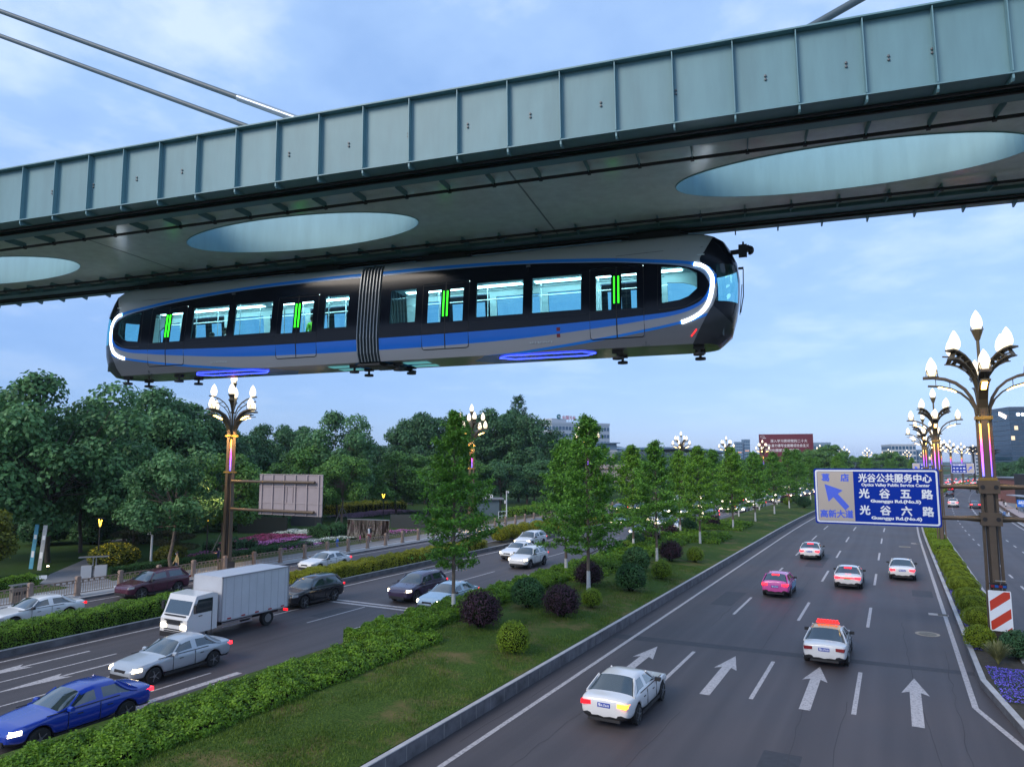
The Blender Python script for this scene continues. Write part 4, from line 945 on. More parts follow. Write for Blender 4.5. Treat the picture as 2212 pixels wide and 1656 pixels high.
for k in range(7): y = .14 + (SP - .28) * (k + .5) / 7; nb.box((0, y, .905), (.035, .12, .11))
pan0 = nb.build('panel', M_RAIL, FE)
n_ = 0
for i in range(-3, 46):
    s_ = 25.6 + i * SP
    for src, y in ((post0, s_), (pan0, s_)):
        if n_ < 2: src.location = (bend(s_), y, 0); n_ += 1; continue
        c = src.copy(); COL.objects.link(c); c.parent = FE; c.location = (bend(s_), y, 0)
b = MB()
for i in range(40): s_ = 25.6 + 46 * SP + i * 6; b.bar(P(0, s_, .55), P(0, s_ + 6, .55), .05, .75); b.box(P(0, s_, .6), (.24, .24, 1.2))
b.build('distant_panel', M_RAIL, FE)
# ---------------------------------------------------------------- vehicles: x forward (front at +L/2), y left, z up
M_TYRE = mat("tyre", (0.018, 0.018, 0.019), 0.85); M_RIM = mat("alloy_rim", (0.36, 0.37, 0.39), 0.3, metal=0.8); M_CGLASS = mat("car_glass", (0.020, 0.034, 0.040), 0.05, spec=1.0, coat=1.0)
M_TRIM = mat("car_trim", (0.02, 0.02, 0.022), 0.55); M_PLATE = mat("plate_blue", (0.01, 0.05, 0.38), 0.4); M_PLATEG = mat("plate_green", (0.25, 0.62, 0.28), 0.4)
M_TAIL = mat("tail_light", (0.30, 0.004, 0.008), 0.25, emit=(1, 0.01, 0.02), es=1.6); M_BRAKE = mat("brake_light", (0.5, 0.01, 0.01), 0.25, emit=(1, 0.012, 0.022), es=5.5)
M_TAILOFF = mat("tail_lens", (0.22, 0.008, 0.012), 0.2); M_HEAD = mat("head_light", (0.9, 0.9, 0.85), 0.2, emit=(1, 0.80, 0.46), es=8.0); M_AMBER = mat("amber_light", (0.9, 0.4, 0.05), 0.3, emit=(1, 0.22, 0.02), es=5.0)
M_HEADOFF = mat("head_lens", (0.45, 0.47, 0.5), 0.12)
def paint(name, col, rough=0.22, metal=0.0): return mat("paint_" + name, col, rough, metal=metal, coat=0.6)
PW, PS, PB, PK, PM = paint("white", (0.70, 0.70, 0.70)), paint("silver", (0.42, 0.46, 0.50), 0.28, 0.3), paint("blue", (0.008, 0.040, 0.34)), paint("black", (0.016, 0.017, 0.02)), paint("maroon", (0.075, 0.018, 0.035))
PG, PP, PI, PY, PR, PC = paint("grey", (0.10, 0.105, 0.115)), paint("purple", (0.055, 0.035, 0.075)), paint("pink", (0.62, 0.10, 0.36)), paint("amber", (0.70, 0.36, 0.03)), paint("red", (0.45, 0.012, 0.02)), paint("sky", (0.06, 0.35, 0.62))
SPEC = {  # L, W, H, hood z, boot z, cowl x, roof front x, roof rear x, boot x, belt z
    'sedan': (4.72, 1.82, 1.46, .94, 1.02, .95, .18, -1.05, -1.72, .93),
    'suv': (4.55, 1.86, 1.68, 1.06, 1.30, 1.05, .40, -1.62, -2.12, 1.06),
    'hatch': (4.2, 1.78, 1.52, .96, 1.12, .98, .30, -1.30, -1.95, .96)}
def car_meshes(kind):
    L, W, H, zh, zb_, xc, xr0, xr1, xb, zbelt = SPEC[kind]; hw = W / 2; xw0, xw1, rw = L / 2 - .92, -L / 2 + .98, .325 if kind != 'suv' else .36; RA = rw + .06
    xs = sorted(set([round(v, 3) for v in [L / 2, L / 2 - .06, L / 2 - .2, L / 2 - .42, xc, (xc + xr0) / 2, xr0, (xr0 + xr1) / 2 + .05, (xr0 + xr1) / 2 - .03, xr1, (xr1 + xb) / 2, xb, -L / 2 + .22, -L / 2 + .07, -L / 2] + [xw + RA * q for xw in (xw0, xw1) for q in (-1, -.93, -.72, -.4, 0, .4, .72, .93, 1)]]), reverse=True)
    def roofz(x):
        pts = [(-L / 2, zb_ - .10), (-L / 2 + .07, zb_ - .02), (-L / 2 + .22, zb_), (xb, zb_ + .02), (xr1, H - .03), ((xr0 + xr1) / 2, H), (xr0, H - .05), (xc, zh + .03), (L / 2 - .42, zh - .09), (L / 2 - .2, zh - .16), (L / 2 - .06, zh - .24), (L / 2, zh - .34)]
        return interp(pts, x)
    def plan(x):
        return interp([(-L / 2, .80), (-L / 2 + .07, .90), (-L / 2 + .25, .965), (-L / 2 + .7, 1), (L / 2 - .9, 1), (L / 2 - .42, .95), (L / 2 - .2, .88), (L / 2 - .06, .76), (L / 2, .66)], x)
    rings = []
    for x in xs:
        k = plan(x); zr = roofz(x); zbt = interp([(-L / 2, .34), (-L / 2 + .25, .24), (-.6, .20), (.6, .20), (L / 2 - .3, .20), (L / 2, .28)], x); za = 0
        for xw in (xw0, xw1):
            if abs(x - xw) <= RA + 1e-3: za = max(za, rw + math.sqrt(max(0, RA * RA - (x - xw) ** 2)))
        zs = max(zbt, za); cab = max(0.0, min(1.0, (zr - zbelt - .08) / (H - zbelt - .12))); wg = hw * k * (.93 - .23 * cab); zbl = min(zbelt, zr - .04)
        zl = max(zs + .02, min(zbt + .13, zbl - .2))
        rings.append((x, [(0, zs), (hw * k * .82, zs), (hw * k * .97, zl if za == 0 else zs + .02), (hw * k, max(zs + .05, .66)), (hw * k, max(zs + .1, zbl - .13)), (hw * k * .955, zbl), (hw * k * .925, zbl + .02 + .0 * cab), (wg + (hw * k * .925 - wg) * (1 - cab), zbl + .02 + max(.005, zr - zbl - .10) * (cab if cab > .02 else .02)), (wg * .86 if cab > .05 else hw * k * .7, zr - .015), (0, zr + .01)]))
    body, pil = MB(), MB(); n = 10
    def pt(i, j, sg): return (rings[i][0], sg * rings[i][1][j][0], rings[i][1][j][1])
    for i in range(len(rings) - 1):
        xa, xb2 = rings[i][0], rings[i + 1][0]; xm_ = (xa + xb2) / 2
        inarch = any(abs(xm_ - xw) < RA for xw in (xw0, xw1))
        for j in range(n - 1):
            for sg in (1, -1):
                q = [pt(i, j, sg), pt(i + 1, j, sg), pt(i + 1, j + 1, sg), pt(i, j + 1, sg)]
                side_g = j == 6 and xb - (.25 if kind != 'sedan' else 0) < xm_ < xc and not (abs(xm_ - ((xr0 + xr1) / 2 + .01)) < .045)
                scr = (j in (7, 8)) and ((xr0 < xm_ < xc) or (xb < xm_ < xr1))
                if side_g or scr: body.quad(*q, 2)
                elif j in (0, 1) and inarch: body.quad(*q, 3)
                else: body.quad(*q, 1 if (j <= 1) else 0)
    for i in (0, len(rings) - 1):
        a = [pt(i, j, 1) for j in range(n)]; c = [pt(i, j, -1) for j in range(n - 2, 0, -1)]; body.add(a + c, (tuple(range(len(a + c))),))
    # pillars and roof rails over the glass edge
    for sg in (1, -1):
        lo = [k for k in range(len(rings)) if abs(rings[k][0] - xc) < .01][0]; hi = [k for k in range(len(rings)) if abs(rings[k][0] - xr0) < .01][0]
        pil.tube([pt(k, 7, sg) for k in range(lo, hi + 1)], .035, 5)
        lo = [k for k in range(len(rings)) if abs(rings[k][0] - xr1) < .01][0]; hi = [k for k in range(len(rings)) if abs(rings[k][0] - xb) < .01][0]
        pil.tube([pt(k, 7, sg) for k in range(lo, hi + 1)], .05, 5); pil.bar(pt(hi, 6, sg), pt(lo, 7, sg), .03, .13)
    M = {}
    M['body'] = body; M['pillar'] = pil
    fb = MB(); fb.box((L / 2 - .10, 0, .38), (.22, W * .62, .16)); M['grille'] = fb; gb = MB(); gb.box((L / 2 - .13, 0, .60), (.24, W * .36, .13)); M['badge_grille'] = gb; rb = MB(); rb.box((-L / 2 + .14, 0, .31), (.30, W * .62, .09)); M['bumper'] = rb; tr = MB()
    for sg in (1, -1): tr.box((0, sg * hw * .965, .27), (L - 2.7, .05, .10)); tr.box((0.1, sg * (hw * .935 + .02), zbelt + .012), (xc - xb - .3, .02, .025)); [tr.box((xd, sg * (hw * 1.0), zbelt - .17), (.17, .025, .03)) for xd in (.25, -.75)]; [tr.box((xd, sg * (hw * .998), .62), (.012, .02, .6)) for xd in (.62, -.42)]
    M['trim'] = tr
    wh = MB(); wh.lathe([(rw * .55, -.10), (rw * .95, -.105), (rw, -.07), (rw, .07), (rw * .95, .105), (rw * .6, .10)], (0, 0, 0), 20, axis='Y'); M['tyre'] = wh
    rm = MB(); rm.lathe([(rw * .64, -.09), (rw * .64, .09)], (0, 0, 0), 16, mi=1, axis='Y')
    for k in range(5):
        a = 2 * math.pi * k / 5
        for y in (-.098, .098): rm.bar((rw * .12 * math.cos(a), y, rw * .12 * math.sin(a)), (rw * .66 * math.cos(a), y, rw * .66 * math.sin(a)), .02, rw * .2, up=(0, 1, 0))
    for y in (-.098, .098):
        rm.lathe([(rw * .2, y - .012), (rw * .2, y + .012)], (0, 0, 0), 10, axis='Y')
        n_o = 20
        for k in range(n_o):
            a0, a1 = 2 * math.pi * k / n_o, 2 * math.pi * (k + 1) / n_o; r0, r1 = rw * .60, rw * .69
            rm.quad((r0 * math.cos(a0), y, r0 * math.sin(a0)), (r1 * math.cos(a0), y, r1 * math.sin(a0)), (r1 * math.cos(a1), y, r1 * math.sin(a1)), (r0 * math.cos(a1), y, r0 * math.sin(a1)))
    M['rim'] = rm
    # lamps sit in the front and rear corners
    zt = zb_ - .22 if kind == 'sedan' else zbelt - .10
    hl = MB(); hl.prism([(-.30, -.05), (-.30, .07), (.02, .06), (.06, -.07)], -.17, .17, plane='XZ'); M['headlight'] = hl
    tl = MB(); tl.prism([(-.04, -.06), (-.03, .07), (.30, .05), (.26, -.02)], -.17, .17, plane='XZ'); M['taillight'] = tl
    M['dims'] = dict(L=L, W=W, H=H, xw0=xw0, xw1=xw1, rw=rw, hw=hw, zt=zt, xc=xc, zbelt=zbelt, xr0=xr0, xr1=xr1, zb=zb_, xb=xb, zh=zh)
    mi = MB(); mi.prism([(-.07, -.05), (-.07, .08), (.0, .09), (.07, .05), (.08, -.03)], .03, .22, plane='XZ'); mi.box((.02, .0, -.03), (.06, .12, .04)); M['mirror'] = mi
    return M
CARS = {}
def car_data(kind):
    if kind in CARS: return CARS[kind]
    M = car_meshes(kind); D = M['dims']; out_ = {'dims': D}
    def fin(mb, name, mats, smooth=True, angle=42):
        o = mb.build(name, mats, None, smooth=smooth, angle=angle)
        bm = bmesh.new(); bm.from_mesh(o.data); bmesh.ops.remove_doubles(bm, verts=bm.verts, dist=.0008); bmesh.ops.recalc_face_normals(bm, faces=bm.faces); bm.to_mesh(o.data); bm.free()
        if smooth: o.data.polygons.foreach_set('use_smooth', [True] * len(o.data.polygons)); o.data.update(); o.data.set_sharp_from_angle(angle=R(angle))
        me = o.data; bpy.data.objects.remove(o); return me
    
    # the shell is rounded as one surface, then parted into paint, glass and wheel arches
    me0 = fin(M['body'], 'shell', [PW, M_TRIM, M_CGLASS, M_TRIM]); ob = bpy.data.objects.new('shell', me0); COL.objects.link(ob); ms = ob.modifiers.new('round', 'SUBSURF'); ms.levels = 1; ms.render_levels = 1
    full = bpy.data.meshes.new_from_object(ob.evaluated_get(bpy.context.evaluated_depsgraph_get())); bpy.data.objects.remove(ob)
    for key, keep, mats_ in (('body', (0, 1, 3), [PW, M_TRIM]), ('glass', (2,), [M_CGLASS])):
        mb = MB(); mb.v = [tuple(v.co) for v in full.vertices]; mb.f = [tuple(p.vertices) for p in full.polygons if p.material_index in keep]; mb.m = [min(1, p.material_index) if key == 'body' else 0 for p in full.polygons if p.material_index in keep]
        if key == 'body':
            o_ = len(mb.v)
            for ex, mi_ in ((M['pillar'], 0), (M['trim'], 1)): o_ = len(mb.v); mb.v += ex.v; mb.f += [tuple(i + o_ for i in f) for f in ex.f]; mb.m += [mi_] * len(ex.f)
        me = mb.mesh({'body': 'car_body', 'glass': 'window', 'well': 'wheel_arch'}[key], mats_)
        bm = bmesh.new(); bm.from_mesh(me); bmesh.ops.delete(bm, geom=[v for v in bm.verts if not v.link_faces], context='VERTS'); bmesh.ops.recalc_face_normals(bm, faces=bm.faces); bm.to_mesh(me); bm.free()
        me.polygons.foreach_set('use_smooth', [True] * len(me.polygons)); me.update(); me.set_sharp_from_angle(angle=R(48)); out_[key] = me
    pass
    [out_.__setitem__(k_, fin(M[k_], k_, M_TRIM, False)) for k_ in ('grille', 'badge_grille', 'bumper')]
    out_['tyre'] = fin(M['tyre'], 'wheel', M_TYRE); out_['rim'] = fin(M['rim'], 'rim', [M_RIM, M_TRIM], False); out_['headlight'] = fin(M['headlight'], 'headlight', M_HEAD, False); out_['taillight'] = fin(M['taillight'], 'taillight', M_TAIL, False); out_['mirror'] = fin(M['mirror'], 'mirror', M_TRIM, False)
    CARS[kind] = out_; return out_
def setmat(o, m, i=0):
    o.material_slots[i].link = 'OBJECT'; o.material_slots[i].material = m
def plate_mesh():
    b = MB(); b.box((0, 0, 0), (.02, .44, .14), 0); text_into(b, '鄂A·3T618', (-.0115, 0, 0), .11, 1, right=(0, -1, 0), bold=.002, width=.37); return b
_pl = None
def make_car(kind, pm, label, d, s_, heading, front='off', rear='on', group=None, plate=True, roofm=None, taxi=False, brake3=False, yaw=0.0, tailbar=False, rearm=None):
    """heading +1 drives away from the camera, -1 towards it"""
    global _pl
    D = car_data(kind); q = D['dims']; th = math.atan2(bend(s_ + 2) - bend(s_ - 2), 4)
    t = thing('car' if not taxi else 'taxi', label, 'car' if not taxi else 'taxi', P(d, s_, 0.004), (math.pi / 2 if heading > 0 else -math.pi / 2) - th + yaw, group)
    b_ = link('car_body', D['body'], t); setmat(b_, pm)
    link('window', D['glass'], t); link('lower_grille', D['grille'], t); link('grille', D['badge_grille'], t); link('bumper', D['bumper'], t)
    for xw in (q['xw0'], q['xw1']):
        for sg in (1, -1):
            w_ = link('wheel', D['tyre'], t); w_.location = (xw, sg * (q['hw'] - .115), q['rw']); link('rim', D['rim'], w_)
    for sg in (1, -1):
        h = link('headlight', D['headlight'], t); h.location = (q['L'] / 2 - .17, sg * q['hw'] * .66, q['zh'] - .27); h.rotation_euler = (0, 0, -sg * .42); setmat(h, M_HEAD if front == 'on' else M_HEADOFF)
        l = link('taillight', D['taillight'], t); l.location = (-q['L'] / 2 + .015, sg * q['hw'] * .70, q['zt']); l.rotation_euler = (0, 0, sg * .16); setmat(l, {'on': M_TAIL, 'brake': M_BRAKE, 'off': M_TAILOFF, 'amber': M_AMBER}[rear if isinstance(rear, str) else rear[0 if sg > 0 else 1]])
        m_ = link('mirror', D['mirror'], t); m_.location = (q['xc'] - .35, sg * q['hw'] * .93, q['zbelt'] + .04); m_.scale = (1, sg, 1); setmat(m_, pm if pm in (PB, PS) else M_TRIM)
    if plate:
        if _pl is None: _pl = plate_mesh().mesh('number_plate', [M_PLATE, M_WHITES])
        o = link('number_plate', _pl, t); o.location = (-q['L'] / 2 + .0, 0, q['zt'] - .03 if kind == 'sedan' else q['zt'] - .12)
        if plate == 'green': setmat(o, M_PLATEG); setmat(o, M_TRIM, 1)
    if brake3: b = MB(); b.box((q['xr1'] - .16, 0, q['H'] - .10), (.05, .46, .07)); b.build('brake_lamp', M_BRAKE, t)
    if tailbar: b = MB(); b.box((-q['L'] / 2 + .02, 0, q['zt']), (.06, q['W'] * .55, .07)); b.build('light_bar', M_BRAKE, t)
    if roofm is not None:           # two-tone taxi: amber roof skin on its own copy of the body
        me = D['body'].copy(); me.materials.append(roofm); b_.data = me; setmat(b_, pm)
        for p_ in me.polygons:
            if p_.center.z > q['H'] - .085: p_.material_index = 2
    if taxi:
        b = MB()
        for k in range(7): b.prism([(-.07, 0), (-.05, .15), (.05, .15), (.07, 0)], -.46 + k * .13, -.36 + k * .13, plane='XZ')
        b.box((0, -.02, .02), (.12, .98, .05))
        o = b.build('roof_sign', mat("taxi_sign_body", (0.5, 0.02, 0.02), 0.4, emit=(1, 0.015, 0.01), es=1.3), t); o.location = ((q['xr0'] + q['xr1']) / 2 + .3, 0, q['H'] + .01)
    return t
# right-hand carriageway, driving away
GR = 'cars driving away on the right-hand road'
make_car('sedan', PW, 'white sedan nearest the camera on the right-hand road, right indicator lit', -8.95, 25.5, 1, rear=('on', 'amber'), group=GR)
make_car('sedan', PW, 'white taxi with an amber roof and red lit roof sign, over a road arrow', -3.1, 36.6, 1, rear='off', group=GR, roofm=PY, taxi=True)
c = make_car('hatch', PI, 'pink car with pale blue sides and lit tail lights', -7.3, 52.0, 1, rear='brake', group=GR, brake3=True)
for sg in (1, -1): b = MB(); b.box((.35, sg * .89, .62), (2.0, .02, .42)); b.build('side_panel', PC, c)
make_car('sedan', PW, 'white car with a red light bar across its tail and a green plate', -3.3, 57.9, 1, rear='brake', group=GR, plate='green', tailbar=True, brake3=True)
make_car('sedan', PW, 'white car in the lane beside the divider, red tail lights lit', 0.1, 63.8, 1, rear='brake', group=GR)
make_car('sedan', PW, 'white sedan farthest along the open right-hand road, with three red lights', -7.2, 72.8, 1, rear='brake', group=GR, brake3=True)
# right service road
GS = 'cars on the right service road'
def bd(x, s_): return x - bend(s_)
make_car('suv', PW, 'white off-roader with lit tail lights on the right service road', bd(9.9, 167.5), 167.5, 1, rear='brake', group=GS)
make_car('sedan', PG, 'grey sedan with lit tail lights beside the nearest lamp post', bd(13.3, 164.5), 164.5, 1, rear='brake', group=GS)
make_car('sedan', PK, 'black sedan ahead of the white off-roader on the service road', bd(12.3, 218), 218, 1, rear='off', group=GS)
make_car('suv', PR, 'red car with glaring brake lights ahead of the black sedan', bd(14.5, 253), 253, 1, rear='brake', group=GS, brake3=True)
# left carriageway, coming towards the camera
GL = 'cars coming towards the camera on the left-hand road'
make_car('sedan', PB, 'bright blue sedan at the lower left edge beside the median hedge', -24.5, 14.75, -1, front='on', rear='brake', group=GL)
make_car('sedan', PS, 'silver-white sedan between the blue sedan and the white truck', -27.35, 20.6, -1, front='on', rear='brake', group=GL)
make_car('suv', PK, 'black car close behind the white box truck', -32.9, 34.4, -1, front='off', rear='on', group=GL)
make_car('suv', PP, 'dark purple car with bright yellow headlights beside a pale blue sedan', -27.9, 39.0, -1, front='on', rear='on', group=GL)
make_car('sedan', paint("ice", (0.40, 0.52, 0.60), 0.25, 0.2), 'pale blue sedan half hidden by the trunk in the median hedge', -24.6, 37.6, -1, front='on', rear='on', group=GL)
make_car('suv', PW, 'white car in front of three others, between the two nearest median trees', -28.0, 55.2, -1, front='on', rear='on', group=GL)
make_car('sedan', PW, 'white car just behind another white car, overlapping its left side', -31.2, 59.5, -1, front='on', group=GL)
make_car('suv', PW, 'white car at the back of a cluster of three, beside clipped yellow balls', -34.0, 67.5, -1, front='on', group=GL)
make_car('sedan', PS, 'silver sedan seen through the second median tree, farther back', -27.3, 84, -1, front='on', group=GL)
# left service road
GT = 'cars on the left service road by the railing'
make_car('sedan', PW, 'white sedan cut by the left edge of the view, by the railing', -42.2, 23.0, -1, front='off', rear='on', group=GT)
make_car('suv', PM, 'dark maroon car passing along the railing left of the truck', -44.2, 31.5, -1, front='off', rear='off', group=GT)
make_car('sedan', PW, 'white car on the service road showing above the truck', -42.0, 45.5, -1, front='off', rear='brake', group=GT)
make_car('sedan', PK, 'dark car with headlights on the service road, right of the camera mast', -41.6, 84.5, -1, front='on', group=GT)

# white box truck
t = thing('box_truck', 'white box truck with lit headlights on the left-hand road, beside the clipped hedge', 'truck', (-31.4, 26.4, 0.004), -math.pi / 2)
b = MB(); b.box((-1.35, 0, 1.90), (4.5, 2.15, 2.2)); b.build('cargo_box', mat("cargo_white", (0.56, 0.57, 0.60), 0.45, var=0.06, vscale=1), t)
b = MB()
for z in (.82, 2.98):
    for y in (-1.08, 1.08): b.box((-1.35, y, z), (4.52, .05, .06))
for x in (-3.58, .88):
    for y in (-1.08, 1.08): b.box((x, y, 1.9), (.06, .05, 2.2))
b.build('box_edge', mat("edge_trim", (0.33, 0.33, 0.35), 0.4), t)
b = MB(); b.prism([(1.05, .55), (1.05, 2.25), (1.35, 2.34), (2.3, 2.28), (2.62, 1.45), (2.78, 1.2), (2.8, .5)], -.98, .98, plane='XZ'); b.build('cab', PW, t)
b = MB(); b.quad((2.335, -.84, 2.18), (2.335, .84, 2.18), (2.645, .88, 1.42), (2.645, -.88, 1.42)); b.build('windscreen', M_CGLASS, t)
for sg in (1, -1):
    b = MB(); b.add([(1.35, sg * .985, 1.45), (2.45, sg * .985, 1.45), (2.2, sg * .985, 2.1), (1.35, sg * .985, 2.1)], ((0, 1, 2, 3),)); b.build('side_window', M_CGLASS, t)
    b = MB(); b.box((2.80, sg * .72, .86), (.06, .38, .18)); b.build('headlight', M_HEAD, t)
    b = MB(); b.box((-3.62, sg * .9, .62), (.06, .3, .12)); b.build('taillight', M_TAIL, t)
    b = MB(); b.tube([(2.3, sg * .98, 1.9), (2.55, sg * 1.22, 1.95)], .02, 6); b.box((2.52, sg * 1.2, 1.72), (.08, .16, .36)); b.build('mirror', M_TRIM, t)
    b = MB(); b.box((-.2, sg * .98, .52), (1.9, .04, .06)); b.box((-.2, sg * .98, .68), (1.9, .04, .06)); b.build('side_guard', mat("guard_grey", (0.30, 0.26, 0.28), 0.4), t)
    for xw in (1.95, -2.3):
        w_ = MB(); w_.lathe([(.2, -.12), (.38, -.13), (.41, -.08), (.41, .08), (.38, .13), (.2, .12)], n=20, axis='Y'); o = w_.build('wheel', M_TYRE, t, smooth=True); o.location = (xw, sg * .84, .41); h = MB(); h.lathe([(.22, -.135), (.22, .135)], n=14, axis='Y'); h.build('rim', M_RIM, o)
b = MB(); b.box((-.6, 0, .6), (5.9, .8, .24)); b.box((2.79, 0, .45), (.06, 1.9, .24)); b.box((2.80, 0, 1.02), (.03, 1.0, .16)); b.build('chassis', M_TRIM, t)

b = MB(); [b.box((2.80, 0, z), (.05, 1.3, .05)) for z in (.62, .72, 1.14)]; [b.box((1.38, sg * .985, 1.2), (.03, .02, 1.6)) for sg in (1, -1)]; [b.box((2.05, sg * .99, 1.32), (.2, .03, .04)) for sg in (1, -1)]; b.box((2.72, 0, 1.36), (.1, 1.5, .04)); b.build('cab_trim', M_TRIM, t)
b = MB(); [b.box((-3.35 + k * .5, sg * 1.078, 1.9), (.03, .012, 2.1)) for k in range(9) for sg in (1, -1)]; [b.box((-3.605, y, 1.9), (.012, .04, 2.1)) for y in (-.02, .9, -.9)]; b.build('box_rib', mat("box_rib", (0.47, 0.48, 0.51), 0.45), t)
b = MB(); [b.box((x, sg * 1.09, z), (.24, .012, .07)) for x in (-3.2, -2.3, -1.4, -.5, .4) for z in (.9,) for sg in (1, -1)]; b.build('reflector', mat("reflector_red", (0.4, 0.04, 0.05), 0.3), t)

# the slow far queues: each car one mesh, too small for its parts to show
def far_mesh(kind, pm, name):
    D = car_data(kind); q = D['dims']; b = MB()
    def take(me, M4, mi): b.add([M4 @ v.co for v in me.vertices], [tuple(p.vertices) for p in me.polygons], mi)
    I = Matrix.Identity(4); take(D['body'], I, 0);  take(D['glass'], I, 2)
    for xw in (q['xw0'], q['xw1']):
        for sg in (1, -1): take(D['tyre'], Matrix.Translation((xw, sg * (q['hw'] - .115), q['rw'])), 1)
    for sg in (1, -1):
        b.box((q['L'] / 2 - .10, sg * q['hw'] * .68, q['zh'] - .27), (.16, .38, .20), 3); b.box((-q['L'] / 2 + .05, sg * q['hw'] * .70, q['zt']), (.12, .42, .19), 4)
    b.box((-q['L'] / 2 + .1, 0, q['zt'] + .05), (.05, .7, .05), 4)
    return b.mesh(name, [pm, M_TRIM, M_CGLASS, mat("queue_headlight", (1, 1, 1), .3, emit=(1, .80, .50), es=9.0), mat("queue_brake", (.5, .02, .02), .3, emit=(1, 0.012, 0.03), es=7.0)], True, 28)
FM = [far_mesh(k, p, 'queued_car') for k, p in (('sedan', PW), ('suv', PW), ('sedan', PG), ('suv', PS), ('sedan', PK), ('hatch', PR), ('suv', PK), ('sedan', PS))]
qr = random.Random(11)
def queue(d, s0, s1, heading, gap, label, group):
    s_ = s0
    while s_ < s1:
        o = link('queued_car', qr.choice(FM)); th = math.atan2(bend(s_ + 2) - bend(s_ - 2), 4)
        o.location = P(d + qr.uniform(-.25, .25), s_, .004); o.rotation_euler = (0, 0, (math.pi / 2 if heading > 0 else -math.pi / 2) - th); tag(o, label, 'car', group); s_ += qr.uniform(gap, gap * 1.9)
Q1 = 'distant queued car facing the camera with glaring headlights, seen between the median trees'
for d in (-34, -30.6, -27.4, -24.7): queue(d, 92 + qr.uniform(0, 9), 330, -1, 13, Q1, 'queue of oncoming cars beyond the median')
for d in (-44.2, -41): queue(d, 118 + qr.uniform(0, 9), 300, -1, 17, 'distant car facing the camera on the park-side service road', 'distant cars on the park-side service road')
Q2 = 'distant queued car with red brake lights, between the big sign and the lamp'
for d in (-10.4, -6.9, -3.4): queue(d, 235 + qr.uniform(0, 10), 430, 1, 9.5, Q2, 'queue of braking cars ahead on the right-hand road')
queue(0.1, 215, 430, 1, 9.5, Q2, 'queue of braking cars ahead on the right-hand road')
for d in (6.2, 9.0, 12.2): queue(d, 285 + qr.uniform(0, 12), 460, 1, 9, 'distant car with red brake lights on the right service road', 'distant cars ahead on the right service road')
# ---------------------------------------------------------------- plants
import numpy as np
def leafmesh(name, pts, nrm, ln, wd, mats, rs, core=None, jitter=0.6):
    """one rhombic leaf per point; nrm leans each leaf's face"""
    pts = np.asarray(pts, float); n = len(pts); nrm = np.asarray(nrm, float) + rs.normal(0, jitter, (n, 3)); nrm /= np.linalg.norm(nrm, axis=1)[:, None] + 1e-9
    u = np.cross(nrm, rs.normal(0, 1, (n, 3))); u /= np.linalg.norm(u, axis=1)[:, None] + 1e-9; v = np.cross(nrm, u)
    l = (ln * rs.uniform(.7, 1.3, n))[:, None]; w_ = (wd * rs.uniform(.7, 1.3, n))[:, None]
    V = np.stack([pts - u * l / 2, pts + v * w_ / 2 + nrm * l * .08, pts + u * l / 2, pts - v * w_ / 2 + nrm * l * .08], 1).reshape(-1, 3)
    cv, cf, cm = ([], [], []) if core is None else (core.v, core.f, core.m); nc = len(cv)
    me = bpy.data.meshes.new(name); nl = n * 4 + sum(len(f) for f in cf)
    me.vertices.add(n * 4 + nc); me.vertices.foreach_set('co', np.concatenate([V.ravel(), np.asarray(cv, float).ravel()]) if nc else V.ravel())
    me.loops.add(nl); me.loops.foreach_set('vertex_index', np.concatenate([np.arange(n * 4), np.asarray([i + n * 4 for f in cf for i in f], int)]).astype(np.int32) if cf else np.arange(n * 4, dtype=np.int32))
    sizes = np.concatenate([np.full(n, 4), np.asarray([len(f) for f in cf], int)]).astype(int) if cf else np.full(n, 4)
    me.polygons.add(len(sizes)); me.polygons.foreach_set('loop_start', np.concatenate([[0], np.cumsum(sizes)[:-1]]).astype(np.int32))
    me.polygons.foreach_set('material_index', np.concatenate([np.zeros(n, int), np.asarray([m + 1 for m in cm], int)]).astype(np.int32) if cf else np.zeros(n, np.int32))
    for m in (mats if isinstance(mats, (list, tuple)) else [mats]): me.materials.append(m)
    me.update(calc_edges=True); me.validate(); return me
M_BARK = mat("bark", (0.065, 0.052, 0.040), 0.85, var=0.35, vscale=5, bump=0.5, bscale=18); M_BARKP = mat("pale_bark", (0.15, 0.115, 0.09), 0.85, var=0.3, vscale=5, bump=0.4, bscale=18); M_LIME = mat("lime_wash", (0.50, 0.50, 0.50), 0.9, var=0.15, vscale=6)
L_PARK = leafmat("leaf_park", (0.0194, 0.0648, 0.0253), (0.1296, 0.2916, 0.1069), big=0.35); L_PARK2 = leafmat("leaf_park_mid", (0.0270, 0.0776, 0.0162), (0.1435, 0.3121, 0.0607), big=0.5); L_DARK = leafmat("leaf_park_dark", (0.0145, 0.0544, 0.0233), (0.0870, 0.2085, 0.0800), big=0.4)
L_MED = leafmat("leaf_median", (0.0265, 0.0945, 0.0162), (0.1796, 0.4064, 0.0486), big=0.7); L_MED2 = leafmat("leaf_median_light", (0.0449, 0.1271, 0.0127), (0.2242, 0.4485, 0.0443), big=0.7)
L_HEDGE = leafmat("leaf_hedge", (0.0297, 0.0929, 0.0097), (0.1930, 0.3575, 0.0266), big=1.3); L_YEL = leafmat("leaf_golden", (0.09, 0.115, 0.006), (0.36, 0.37, 0.02), big=1.2); L_PUR = leafmat("leaf_purple", (0.0192, 0.0084, 0.0168), (0.0720, 0.0312, 0.0540), big=1.5)
L_DGRN = leafmat("leaf_shrub_dark", (0.0150, 0.0525, 0.0150), (0.0750, 0.1875, 0.0562), big=1.5); L_LIME = leafmat("leaf_lime", (0.065, 0.13, 0.008), (0.24, 0.36, 0.02), big=1.6); L_OLIVE = leafmat("leaf_olive", (0.075, 0.125, 0.006), (0.27, 0.36, 0.018), big=1.6)
